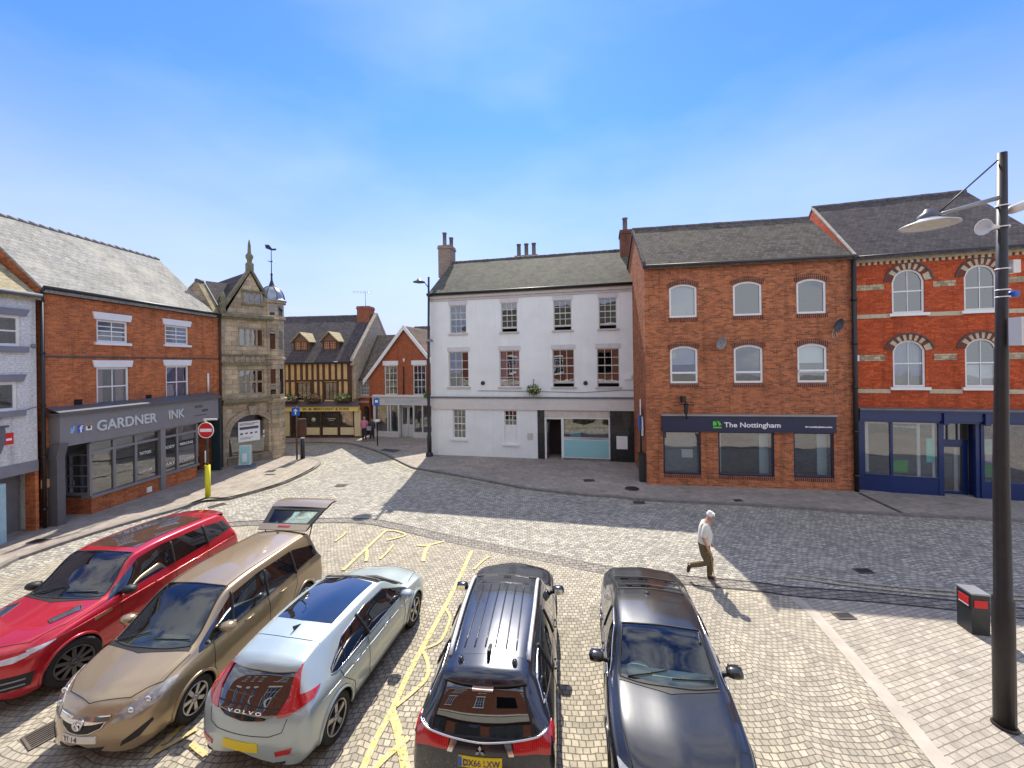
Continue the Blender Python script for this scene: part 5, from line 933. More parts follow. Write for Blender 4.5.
gable_roof(R_, MATS['slate_moss'], U0, U1, 10, 4, 12.6, 9); MB().box(U0, U1, -.25, -.003, 3.3, 3.45).build('string_course', MATS['stone_white'], R_); MB().box(U0, U1, -.15, -.003, 9.6, 9.9).build('cornice', MATS['stone_white'], R_)
mb = MB(); [mb.box(x, x+2.2, -.04, -.003, .6, 2.6) for x in range(-7, 17, 3)]; mb.build('shop_window', darkglass('rear_pane'), R_); mb = MB(); mb.box(U0, U1, -.2, -.003, 2.75, 3.25); mb.build('fascia', plain('rear_fascia', (.5, .48, .4), .6), R_)
# ================================================================ street furniture
iron = plain('post_brown_black', (.018, .014, .014), .45, var=.35, scale=6)
lx, ly = G(1005, 727); YL_ = ly
r = empty('street_lamp', (lx, ly, 0), 0, 'tall dark street lamp post in the right foreground carrying a pale dish lantern', 'street lamp')
zt = at(1002, 153, ly).z; xo = at(1002, 153, ly).x-lx
rr2 = [.115, .115, .1, .1, .085, .085]; zz2 = [0, 1.9, 1.95, 4.5, 4.55, zt]
MB().tube([(0, 0, 0), (0, 0, 1.9), (0, 0, 1.95), (0, 0, 4.0), (xo*.5, 0, 6), (xo, 0, zt)], [.12, .12, .098, .085, .068, .055], 16).lathe([(.0, 0), (.145, 0), (.145, .03), (.125, .05)], n=16).build('pole', iron, r)
P = lambda px, py: at(px, py, ly)-Vector((lx, ly, 0))
a = P(1001, 197); b = P(934, 216); MB().tube([a, b], [.035, .025], 8).build('arm', plain('arm_grey', (.3, .3, .3), .4, metal=.5), r)
MB().tube([P(998, 160), P(936, 215)], .012, 6).build('stay', iron, r)
c = P(929, 222); dsh = MB(); dsh.lathe([(.0, .12), (.07, .11), (.11, .06), (.14, .03), (.33, -.045), (.335, -.06), (.3, -.05), (.13, .0), (0, .0)], c, 24); dd = dsh.build('lantern_shade', plain('dish_pale', (.6, .6, .62), .4, var=.05), r)
MB().lathe([(0, .2), (.05, .19), (.07, .14), (.13, .1), (.13, .055)], c, 16).build('lantern_cap', plain('cap_grey', (.1, .11, .13), .4), dd); MB().lathe([(0, -.02), (.2, -.035), (.22, -.03)], c, 16).build('lens', plain('lamp_lens', (.7, .68, .6), .3), dd)
def sensor(px, py, flip, label, nm):
    c = P(px, py); o = MB()
    if nm == 'cctv': o.lathe([(0, 0), (.05, .01), (.065, .06), (.07, .28), (.03, .33), (0, .34)], (0, 0, 0), 10, 'x'); oo = o.build('camera_housing', plain('cam_grey', (.55, .5, .48), .5), r); oo.location = c; oo.rotation_euler = (0, -.35, 0)
    else: o.lathe([(.03, 0), (.04, -.1), (.12, -.22), (.115, -.22), (.0, -.12)], (0, 0, 0), 12, 'x'); oo = o.build('loudspeaker_horn', MATS['stone_white'], r); oo.location = c
sensor(1009, 211, 0, '', 'cctv'); sensor(998, 227, 0, '', 'horn')
for py in (206, 227, 269, 290, 297): q = P(1002.6, py); MB().lathe([(.07, -.008), (.08, -.008), (.08, .008), (.07, .008)], q, 14).build('strap', MATS['sign_white'], r)
q = P(1012, 267); MB().box(q.x-.04, q.x+.07, q.y-.05, q.y+.05, q.z-.09, q.z+.1).build('junction_box', MATS['stone_white'], r); q = P(1012, 294); MB().lathe([(0, -.06), (.05, -.06), (.05, .06), (0, .06)], q, 12, 'y').build('blue_socket', MATS['blue_sign'], r)
q0, q1 = P(998, 346), P(1050, 318); MB().box(q0.x, q1.x, -.28, -.13, q0.z, q1.z).build('white_sign_box', plain('box_white', (.62, .62, .6), .5, var=.06), r)
# black bin with red panels
bx0 = G(957.3, 624); b1x = G(972, 635); b2x = G(990.5, 637)
r = empty('litter_bin', (*b1x, 0), 0, 'black box bin with a flat grey top and red panels near the lamp post', 'bin')
vA = Vector((bx0[0]-b1x[0], bx0[1]-b1x[1], 0)); vB = Vector((b2x[0]-b1x[0], b2x[1]-b1x[1], 0)); hB = .8
nB = Vector((-vB.y, vB.x, 0)).normalized(); vA = nB*vA.length
MB().prism([Vector((0, 0, 0)), vB, vB+vA, vA], (0, 0, hB)).build('body', plain('bin_black', (.03, .033, .033), .4, var=.3, scale=5), r)
MB().prism([Vector((0, 0, hB+.001))-vB*.04-vA*.04, vB*1.04-vA*.04+Vector((0, 0, hB+.001)), (vB+vA)*1.03+Vector((0, 0, hB+.001)), vA*1.04-vB*.04+Vector((0, 0, hB+.001))], (0, 0, .03)).build('lid', plain('bin_top', (.28, .29, .31), .35, metal=.3), r)
o_ = -nB*.004
mb = MB(); mb.prism([vB*.12+o_+Vector((0, 0, .55)), vB*.85+o_+Vector((0, 0, .55)), vB*.85+o_+Vector((0, 0, .7)), vB*.12+o_+Vector((0, 0, .7))], -nB*.01); ob = -vB.normalized()*.004
mb.prism([vA*.15+ob+Vector((0, 0, .57)), vA*.82+ob+Vector((0, 0, .57)), vA*.82+ob+Vector((0, 0, .72)), vA*.15+ob+Vector((0, 0, .72))], -vB.normalized()*.01); mb.build('red_panel', MATS['red_sign'], r)
MB().prism([vA*.15+ob*1.5+Vector((0, 0, .545)), vA*.82+ob*1.5+Vector((0, 0, .545)), vA*.82+ob*1.5+Vector((0, 0, .562)), vA*.15+ob*1.5+Vector((0, 0, .562))], -vB.normalized()*.008).build('white_line', MATS['sign_white'], r)
# post with edge-on signs and a bin, beside the brick office
x, y = G(643.5, 481, PZ); r = empty('sign_post', (x+.02, y+.35, PZ), FW.ang, 'black post with a blue and white sign seen edge-on beside the brick office', 'sign')
MB().tube([(0, 0, 0), (0, 0, 3.3)], .045, 8).build('pole', MATS['black_iron'], r); MB().box(-.08, -.02, -.3, .3, 2.3, 2.95).build('blue_plate', MATS['blue_sign'], r); MB().box(.02, .09, -.3, .3, 2.05, 2.9).build('white_plate', MATS['sign_white'], r); MB().prism([(0, -.2, 2.98), (.05, .3, 2.98), (.03, .1, 3.7)], (-.05, 0, 0)).build('pointed_plate', MATS['sign_white'], r)
r = empty('litter_bin', (x, y, PZ), FW.ang, 'tall narrow black bin at the foot of the edge-on sign post', 'bin'); MB().box(-.19, .19, -.19, .19, .05, 1.22).box(-.16, .16, -.16, .16, 0, .05).build('body', MATS['bin_black'], r); MB().prism([(-.21, -.21, 1.221), (.21, -.21, 1.221), (.21, .21, 1.221), (-.21, .21, 1.221)], (0, 0, .05)).build('lid', MATS['black_iron'], r)
# lamp at the corner of the white building
x, y = G(429.5, 456, PZ); r = empty('street_lamp', (x, y, PZ), 0, 'slim black street lamp standing at the left corner of the white building', 'street lamp'); Q = lambda px, py: at(px, py, y)-Vector((x, y, PZ))
tp = Q(428.7, 277); MB().tube([(0, 0, 0), (0, 0, 1.2), (0, 0, 1.25), (0, 0, 4), (tp.x, 0, tp.z)], [.13, .13, .1, .08, .06], 10).lathe([(.22, 0), (.22, .15), (.13, .25)], n=10).build('pole', MATS['black_iron'], r)
e = Q(419, 281.5); MB().tube([Q(428.6, 288), Q(425, 283), e], .03, 6).build('arm', MATS['black_iron'], r); MB().lathe([(0, .2), (.1, .16), (.16, .06), (.36, -.02), (.36, -.05), (.1, -.04), (0, -.08)], e, 14).build('lantern', plain('lantern_grey', (.12, .14, .14), .4), r)
MB().tube([Q(426, 342), Q(433, 341)], .05, 6).box(*[v for v in (0, .25, -.1, .1)], Q(429, 342).z, Q(429, 339).z).build('bracket_box', MATS['grey_sill'], r)
# no-entry sign
def signpost(px, py, nm, label, top_py, face, cat='sign', rz=0):
    x, y = G(px, py, PZ); r = empty(nm, (x, y, PZ), rz, label, cat); return r, lambda a, b: at(a, b, y)-Vector((x, y, PZ)), y
x, y = G(208, 497, PZ); r = empty('no_entry_sign', (x, y, PZ), 0, 'round red and white no-entry sign on a pole with a yellow base', 'sign'); cz = at(208, 430, y).z-PZ
MB().tube([(0, 0, 0), (0, 0, 1.35)], .1, 12).build('yellow_base', plain('hivis_yellow', (.72, .66, .02), .5, var=.12), r); MB().tube([(0, 0, 1.351), (0, 0, cz+.3)], .045, 10).build('pole', plain('pole_dark', (.06, .05, .05), .5), r); MB().tube([(-.06, -.02, 1.45), (-.06, -.02, 1.95)], .03, 6).build('white_tie', MATS['sign_white'], r)
fr = empty('sign_face', (0, 0, 0)); COL.objects.unlink(fr); bpy.data.objects.remove(fr)
sf_ = MB(); sf_.lathe([(0, -.07), (.33, -.07), (.335, -.06), (.33, -.05), (0, -.05)], (0, 0, cz), 28, 'y', smooth=False); so_ = sf_.build('sign_disc', MATS['red_sign'], r); MB().box(-.25, .25, -.078, -.071, cz-.065, cz+.065).build('white_bar', MATS['sign_white'], so_); ring_m = MB(); ring_m.lathe([(.305, -.0705), (.305, -.075), (.335, -.075), (.335, -.05)], (0, 0, cz), 28, 'y'); ring_m.build('rim', MATS['sign_white'], so_)
MB().box(-.1, .45, -.06, .0, cz+.42, cz+.48).tube([(0, 0, cz+.3), (-.12, -.03, cz+.45)], .03, 6).build('sign_lamp', MATS['stone_white'], r)
# pub style blue arrow sign + bollards
x, y = G(297, 459.5, PZ); r = empty('arrow_sign', (x, y, PZ), 0, 'square blue ahead-only arrow sign on a brown post at the pavement tip', 'sign'); cz = at(297, 411.5, y).z-PZ
MB().tube([(0, 0, 0), (0, 0, cz+.3)], .05, 8).build('pole', plain('pole_brown', (.1, .05, .03), .6, var=.3), r); bp = MB().box(-.23, .23, -.08, -.06, cz-.24, cz+.24).build('sign_plate', MATS['blue_sign'], r)
MB().box(-.035, .035, -.088, -.081, cz-.17, cz+.06).prism([(-.13, -.088, cz+.03), (.13, -.088, cz+.03), (0, -.088, cz+.18)], (0, .006, 0)).build('arrow', MATS['sign_white'], bp)
x2, y2 = G(302.7, 458.5, PZ); r = empty('post_with_box', (x2, y2, PZ), 0, 'short dark post with a brown notice box behind the blue arrow sign', 'bollard'); MB().tube([(0, 0, 0), (0, 0, 1.25)], [.13, .1], 10).build('post', MATS['black_iron'], r); MB().box(-.26, .2, -.05, .12, 1.35, 2.35).build('notice_box', MATS['pole_brown'], r); MB().lathe([(.12, 1.2), (.12, 1.25), (0, 1.28)], n=10).build('cap', MATS['stone_white'], r); MB().tube([(0, .02, 1.25), (0, .02, 1.4)], .04, 6).build('stem', MATS['black_iron'], r)
x2, y2 = G(289.5, 458.5, PZ)
x, y = G(377.5, 445.5, PZ); r = empty('cycle_sign', (x, y, PZ), 0, 'slim black post with a small blue sign in front of the gabled shop', 'sign'); cz = at(377.5, 402, y).z-PZ; MB().tube([(0, 0, 0), (0, 0, cz+.3)], .04, 8).build('pole', MATS['black_iron'], r); p_ = MB().box(-.2, .2, -.07, -.05, cz-.25, cz+.25).build('sign_plate', MATS['blue_sign'], r); MB().box(-.1, .1, -.076, -.071, cz-.03, cz+.14).build('symbol', MATS['sign_white'], p_); MB().lathe([(0, 1.62), (.22, 1.62), (.2, 1.75), (0, 1.8)], n=10).build('litter_hood', MATS['stone_white'], r)
# advertising board
x, y = G(246, 467, PZ); r = empty('advertising_board', (x, y, PZ), .35, 'pale turquoise advertising A-board standing by the stone arch', 'A-board'); tq = plain('aboard_teal', (.3, .58, .58), .5, var=.1)
MB().prism([(-.3, -.22, .16), (.3, -.22, .16), (.28, -.06, 1.22), (-.28, -.06, 1.22)], (0, .03, 0)).build('front_board', plain('board_frame', (.6, .62, .6), .5), r); fr_ = MB().prism([(-.24, -.226, .24), (.24, -.226, .24), (.23, -.087, 1.14), (-.23, -.087, 1.14)], (0, .008, 0)).build('poster', tq, r); fr_.location.y = -.012
MB().prism([(-.12, -.235, .35), (.1, -.235, .35), (.1, -.17, .78), (-.12, -.17, .78)], (0, .004, 0)).build('poster_block', plain('poster_white', (.7, .75, .75), .5), fr_).location.y = -.012
MB().prism([(-.28, .16, .16), (.28, .16, .16), (.28, -.02, 1.2), (-.28, -.02, 1.2)], (0, .025, 0)).build('rear_board', MATS['board_frame'], r); MB().box(-.38, .4, -.34, .26, .0, .12).build('weighted_base', plain('base_blue', (.12, .16, .26), .5), r)
# ================================================================ people
def skinmesh(name, joints, bones, mat, parent, sub=2):
    """joints: name -> (x,y,z,rx,ry); a continuous skinned surface"""
    keys = list(joints); me = bpy.data.meshes.new(name); me.from_pydata([joints[k][:3] for k in keys], [(keys.index(a), keys.index(b)) for a, b in bones], [])
    o = bpy.data.objects.new(name, me); COL.objects.link(o); me.materials.append(mat)
    bm = bmesh.new(); bm.from_mesh(me); ly_ = bm.verts.layers.skin.verify(); bm.verts.ensure_lookup_table()
    for i, k in enumerate(keys): j = joints[k]; bm.verts[i][ly_].radius = (j[3], j[4] if len(j) > 4 else j[3])
    bm.verts[0][ly_].use_root = True; bm.to_mesh(me); bm.free()
    o.modifiers.new('skin', 'SKIN').use_smooth_shade = True; s_ = o.modifiers.new('sub', 'SUBSURF'); s_.levels = 1; s_.render_levels = sub
    if parent: o.parent = parent
    return o
skin_m = plain('skin', (.5, .26, .18), .55, var=.06)
def person(loc, rz, label, J, shirt, trousers, hair, shoes, short_sleeve=True, group=None, extra=None, hairlen=0):
    """J: joint positions in metres, facing +x"""
    r = empty('person', loc, rz, label, 'person', group); V = lambda k: Vector(J[k])
    body = {}; R = dict(pelvis=(.12, .15), waist=(.11, .135), chest=(.12, .165), neckb=(.065, .075), neck=(.055, .055), head=(.078, .07), crown=(.085, .075), top=(.05, .045))
    for k in ('pelvis', 'waist', 'chest', 'neckb', 'neck', 'head', 'crown', 'top'): body[k] = (*J[k], *R[k])
    for s in 'lr':
        body['sh'+s] = (*J['sh'+s], .055); body['el'+s] = (*J['el'+s], .04); body['wr'+s] = (*J['wr'+s], .027); h = V('wr'+s)+(V('wr'+s)-V('el'+s)).normalized()*.08; body['ha'+s] = (*h, .034, .02)
        body['hip'+s] = (*J['hip'+s], .09); body['kn'+s] = (*J['kn'+s], .058); body['an'+s] = (*J['an'+s], .038); body['to'+s] = (*J['to'+s], .034)
        cl = (V('kn'+s)*.65+V('an'+s)*.35); body['ca'+s] = (*cl, .055); f0 = h; d = (h-V('wr'+s)).normalized(); side = Vector((0, 1, 0)).cross(d).normalized()
        for i in range(4): a = h+side*(.012*(i-1.5)*1.5)+d*.03; body['fa%d%s' % (i, s)] = (*a, .0085); b_ = h+side*(.02*(i-1.5))+d*(.075-.008*abs(i-1.3)); body['fb%d%s' % (i, s)] = (*b_, .007)
        t_ = V('wr'+s)+d*.04+side*.045+Vector((.01, 0, 0)); body['th'+s] = (*t_, .009)
    bones = [('pelvis', 'waist'), ('waist', 'chest'), ('chest', 'neckb'), ('neckb', 'neck'), ('neck', 'head'), ('head', 'crown'), ('crown', 'top')]
    for s in 'lr':
        bones += [('neckb', 'sh'+s), ('sh'+s, 'el'+s), ('el'+s, 'wr'+s), ('wr'+s, 'ha'+s), ('pelvis', 'hip'+s), ('hip'+s, 'kn'+s), ('kn'+s, 'ca'+s), ('ca'+s, 'an'+s), ('an'+s, 'to'+s), ('wr'+s, 'th'+s)]
        for i in range(4): bones += [('ha'+s, 'fa%d%s' % (i, s)), ('fa%d%s' % (i, s), 'fb%d%s' % (i, s))]
    skinmesh('body', body, bones, skin_m, r)
    def loft(path, nn=14):          # path: (centre, rx, ry) ellipses across the local spine
        rows = []
        for k, (c, rx, ry) in enumerate(path):
            a_, b_ = Vector(path[max(k-1, 0)][0]), Vector(path[min(k+1, len(path)-1)][0]); up = (b_-a_).normalized(); sd = Vector((0, 1, 0)); fr = sd.cross(up).normalized(); sd = up.cross(fr)
            rows.append([Vector(c)+fr*rx*cos(2*pi*i/nn)*(1+.05*sin(i*2.7+k))+sd*ry*sin(2*pi*i/nn) for i in range(nn)])
        return rows
    mb = MB(); P, W, Cc, NB = V('pelvis'), V('waist'), V('chest'), V('neckb')
    mb.grid(loft([(P+Vector((0, 0, .0)), .158, .185), (W, .168, .18), (W.lerp(Cc, .5)+Vector((.01, 0, 0)), .162, .182), (Cc, .145, .19), (Cc.lerp(NB, .6), .118, .19), (NB+Vector((0, 0, .01)), .09, .14), (NB+Vector((.02, 0, .045)), .066, .078), (NB+Vector((.03, 0, .075)), .064, .07)]), close=True)
    for s in 'lr':
        A, B_, Wr = V('sh'+s), V('el'+s), V('wr'+s); inn = A*.8+NB*.2
        pth = [(inn, .07, .07), (A, .078, .072), (A.lerp(B_, .5), .068, .062), (A.lerp(B_, .85), .066, .06)]
        if not short_sleeve: pth = pth[:3]+[(B_, .055, .052), (Wr, .042, .04)]
        mb.grid(loft(pth, 12), close=True)
    mb.build('shirt', shirt, r)
    mb = MB(); mb.grid(loft([(P+Vector((0, 0, -.12)), .12, .16), (P+Vector((0, 0, -.06)), .14, .172), (P+Vector((0, 0, .04)), .146, .172), (W+Vector((0, 0, -.04)), .14, .165)]), close=True)
    for s in 'lr':
        H_, K_, A_ = V('hip'+s), V('kn'+s), V('an'+s)
        mb.grid(loft([(H_+Vector((0, 0, .08)), .1, .08), (H_, .112, .092), (H_.lerp(K_, .5), .096, .085), (K_, .078, .074), (K_.lerp(A_, .45), .075, .068), (A_+(K_-A_).normalized()*.03, .066, .06)], 12), close=True)
    mb.build('trousers', trousers, r)
    for s in 'lr':
        a, t = V('an'+s), V('to'+s); dn = Vector((0, 0, -.025)); hl = a-(t-a).normalized()*.06+Vector((0, 0, -.05))
        skinmesh('shoe', {'a': (*(a+Vector((0, 0, -.03))), .05), 'h': (*hl, .042), 'm': (*(a.lerp(t, .55)+dn*.5), .046, .042), 't': (*t, .042, .034)}, [('a', 'm'), ('a', 'h'), ('m', 't')], shoes, r)
    hd, cr_ = V('head'), V('crown'); fw = Vector(J['face']).normalized(); up = (V('top')-V('neck')).normalized(); sd = up.cross(fw).normalized()
    # face: nose, brow, eyes, mouth, ears
    c = hd.lerp(cr_, .45)
    mb = MB(); mb.prism([c+fw*.085-sd*.014-up*.02, c+fw*.085+sd*.014-up*.02, c+fw*.085+up*.03], fw*.022); n_ = mb.build('nose', skin_m, r)
    mb = MB(); 
    for s in (-1, 1): mb.lathe([(.0, .008), (.009, .004), (.011, 0)], tuple(c+fw*.078+sd*.03*s+up*.025), 8)
    mb.build('eye', MATS['ink_dark'], r); mb = MB(); q = c+fw*.082-up*.045; mb.prism([q-sd*.022, q+sd*.022, q+sd*.02-up*.01, q-sd*.02-up*.01], fw*.006); mb.build('mouth', plain('lips', (.35, .12, .1), .6), r)
    for s in (-1, 1): mb = MB(); q = c+sd*.078*s-fw*.01; mb.tube([q-up*.03, q+sd*s*.012, q+up*.03], [.01, .017, .01], 6); mb.build('ear', skin_m, r)
    rows_ = []; ctr = c+up*.03-fw*.012
    for i in range(7):
        th = i/6*pi*.5; rw = []
        for j in range(16):
            a = 2*pi*j/16; dd = up*cos(th)+(fw*cos(a)+sd*sin(a))*sin(th); k_ = 1.0; 
            if i >= 4: dd = dd+up*(.38 if cos(a) > .35 else -.25-hairlen) if True else dd
            v = Vector((dd.dot(fw)*.105, dd.dot(sd)*.094, dd.dot(up)*.108)); rw.append(ctr+fw*v.x+sd*v.y+up*v.z)
        rows_.append(rw)
    MB().grid(rows_, close=True).build('hair', hair, r)
    return r
# the walking man: facing right, slightly towards the camera
J = dict(pelvis=(-.02, 0, .95), waist=(0, 0, 1.08), chest=(.0, 0, 1.3), neckb=(.02, 0, 1.46), neck=(.07, 0, 1.52), head=(.12, 0, 1.585), crown=(.15, 0, 1.66), top=(.145, 0, 1.72), face=(1, 0, -.5),
         shr=(.01, -.19, 1.41), elr=(-.06, -.24, 1.13), wrr=(.06, -.24, .88), shl=(.01, .19, 1.41), ell=(.02, .25, 1.13), wrl=(.14, .22, .9),
         hipr=(-.04, -.1, .86), knr=(.02, -.1, .48), anr=(-.38, -.1, .36), tor=(-.42, -.1, .17), hipl=(-.01, .1, .86), knl=(.12, .09, .5), anl=(.1, .08, .1), tol=(.24, .08, .05))
mx_, my_ = G(709.5, 580); fl_ = []
pman = person((mx_-.1, my_, 0), -.35, 'white haired man in a pale short sleeved shirt and brown trousers striding to the right', J, plain('shirt_pale', (.68, .68, .6), .85, var=.08, scale=8), plain('trouser_olive', (.13, .1, .05), .85, var=.15, scale=8), plain('hair_white', (.75, .73, .7), .8, var=.05), plain('shoe_brown', (.05, .03, .02), .6), True)
st_ = empty('walking_stick', (mx_-.1, my_, 0), -.35, 'thin pale wooden walking stick held in the right hand of the striding man', 'walking stick'); MB().tube([(.2, -.3, 0), (.1, -.25, .79), (.07, -.25, .82), (.02, -.24, .81)], .011, 6).build('shaft', plain('wood_pale', (.4, .26, .12), .6), st_); MB().tube([(.2, -.3, 0), (.2, -.3, .04)], .017, 6).build('ferrule', MATS['black_iron'], st_)
def standJ(h=1.65, lean=0, arm=.0):
    k = h/1.72
    d = dict(pelvis=(0, 0, .95), waist=(0, 0, 1.08), chest=(.0, 0, 1.3), neckb=(.0, 0, 1.45), neck=(.02, 0, 1.51), head=(.04, 0, 1.58), crown=(.04, 0, 1.65), top=(.03, 0, 1.71), face=(1, 0, -.1),
             shr=(0, -.18, 1.41), elr=(-.02, -.25, 1.13), wrr=(.12+arm, -.2, .95+arm), shl=(0, .18, 1.41), ell=(-.02, .25, 1.13), wrl=(.12, .2, .93),
             hipr=(0, -.09, .86), knr=(.05, -.1, .5), anr=(-.08, -.1, .1), tor=(.06, -.1, .05), hipl=(0, .09, .86), knl=(.1, .09, .5), anl=(.14, .09, .1), tol=(.28, .09, .05))
    return {a: tuple(v*k for v in b) if a != 'face' else b for a, b in d.items()}
x, y = G(364.5, 441, PZ); person((x, y, PZ), -1.3, 'person in a pink top and dark trousers walking past the passage mouth', standJ(1.72), plain('top_pink', (.55, .2, .3), .85), plain('dark_cloth', (.03, .03, .035), .85), plain('hair_sandy', (.4, .25, .2), .8), MATS['black_iron'], group=None)
x, y = G(372, 440.5, PZ); person((x, y, PZ), -1.0, 'person in dark clothes carrying a light bag beside the person in pink', standJ(1.6, arm=.1), plain('top_plum', (.05, .04, .06), .85), MATS['dark_cloth'], plain('hair_dark', (.06, .04, .03), .8), MATS['black_iron'], short_sleeve=False)
bg_ = empty('shoulder_bag', (x-.12, y-.22, PZ+.78), 0, 'light grey bag held by the person in dark clothes', 'bag'); MB().box(-.14, .14, -.05, .05, 0, .28).build('bag_body', plain('bag_grey', (.4, .38, .4), .8), bg_); MB().tube([(-.1, 0, .28), (-.06, 0, .48), (.06, 0, .48), (.1, 0, .28)], .012, 5).build('strap', MATS['dark_cloth'], bg_)
# ================================================================ cars
POSE = dict(volvo=(-3.25, 7.44, .2), zafira=(-5.78, 7.73, 3.265), rover=(-8.605, 8.683, 3.221), outl=(-.2, 7.03, .106), dark=(2.302, 6.505, 3.335))
def pchip(xs, ys, x):
    n = len(xs); i = 0
    while i < n-2 and x > xs[i+1]: i += 1
    h = [xs[k+1]-xs[k] for k in range(n-1)]; d = [(ys[k+1]-ys[k])/h[k] for k in range(n-1)]
    def m(k):
        if k == 0: return d[0]
        if k == n-1: return d[-1]
        if d[k-1]*d[k] <= 0: return 0
        w1, w2 = 2*h[k]+h[k-1], h[k]+2*h[k-1]; return (w1+w2)/(w1/d[k-1]+w2/d[k])
    t = (x-xs[i])/h[i]; a, b = m(i), m(i+1)
    return ys[i]*(2*t**3-3*t*t+1)+h[i]*a*(t**3-2*t*t+t)+ys[i+1]*(-2*t**3+3*t*t)+h[i]*b*(t**3-t*t)
PER = 4
def section(w, zb, wr, zr, zs):
    zb = min(zb, zr-.03); g = max(min((zr-zb)/.42, 1), .08)
    c4 = (w-.045, zb); c6 = (wr+.035, zr-.085*g-.01); c7 = (wr-.05, zr-.03*g)
    C = [(w-.12, zs), (w-.03, zs+.1), (w, zs+(zb-zs)*.5), (w-.012, zb-.13*min(1, (zb-zs)/.5)), c4, ((c4[0]+c6[0])/2+.012*g, (c4[1]+c6[1])/2), c6, c7, (wr*.5, zr-.004), (0, zr+.012)]
    out = []; n = len(C)
    for i in range(n-1):
        p0 = C[i-1] if i else C[0]; p1, p2 = C[i], C[i+1]; p3 = C[i+2] if i+2 < n else (-C[n-2][0], C[n-2][1])
        for j in range(PER):
            t = j/PER; out.append(tuple(.5*(2*p1[k]+(p2[k]-p0[k])*t+(2*p0[k]-5*p1[k]+4*p2[k]-p3[k])*t*t+(3*p1[k]-p0[k]-3*p2[k]+p3[k])*t**3) for k in (0, 1)))
    out.append(C[-1]); return out          # outside bottom -> centre of the roof
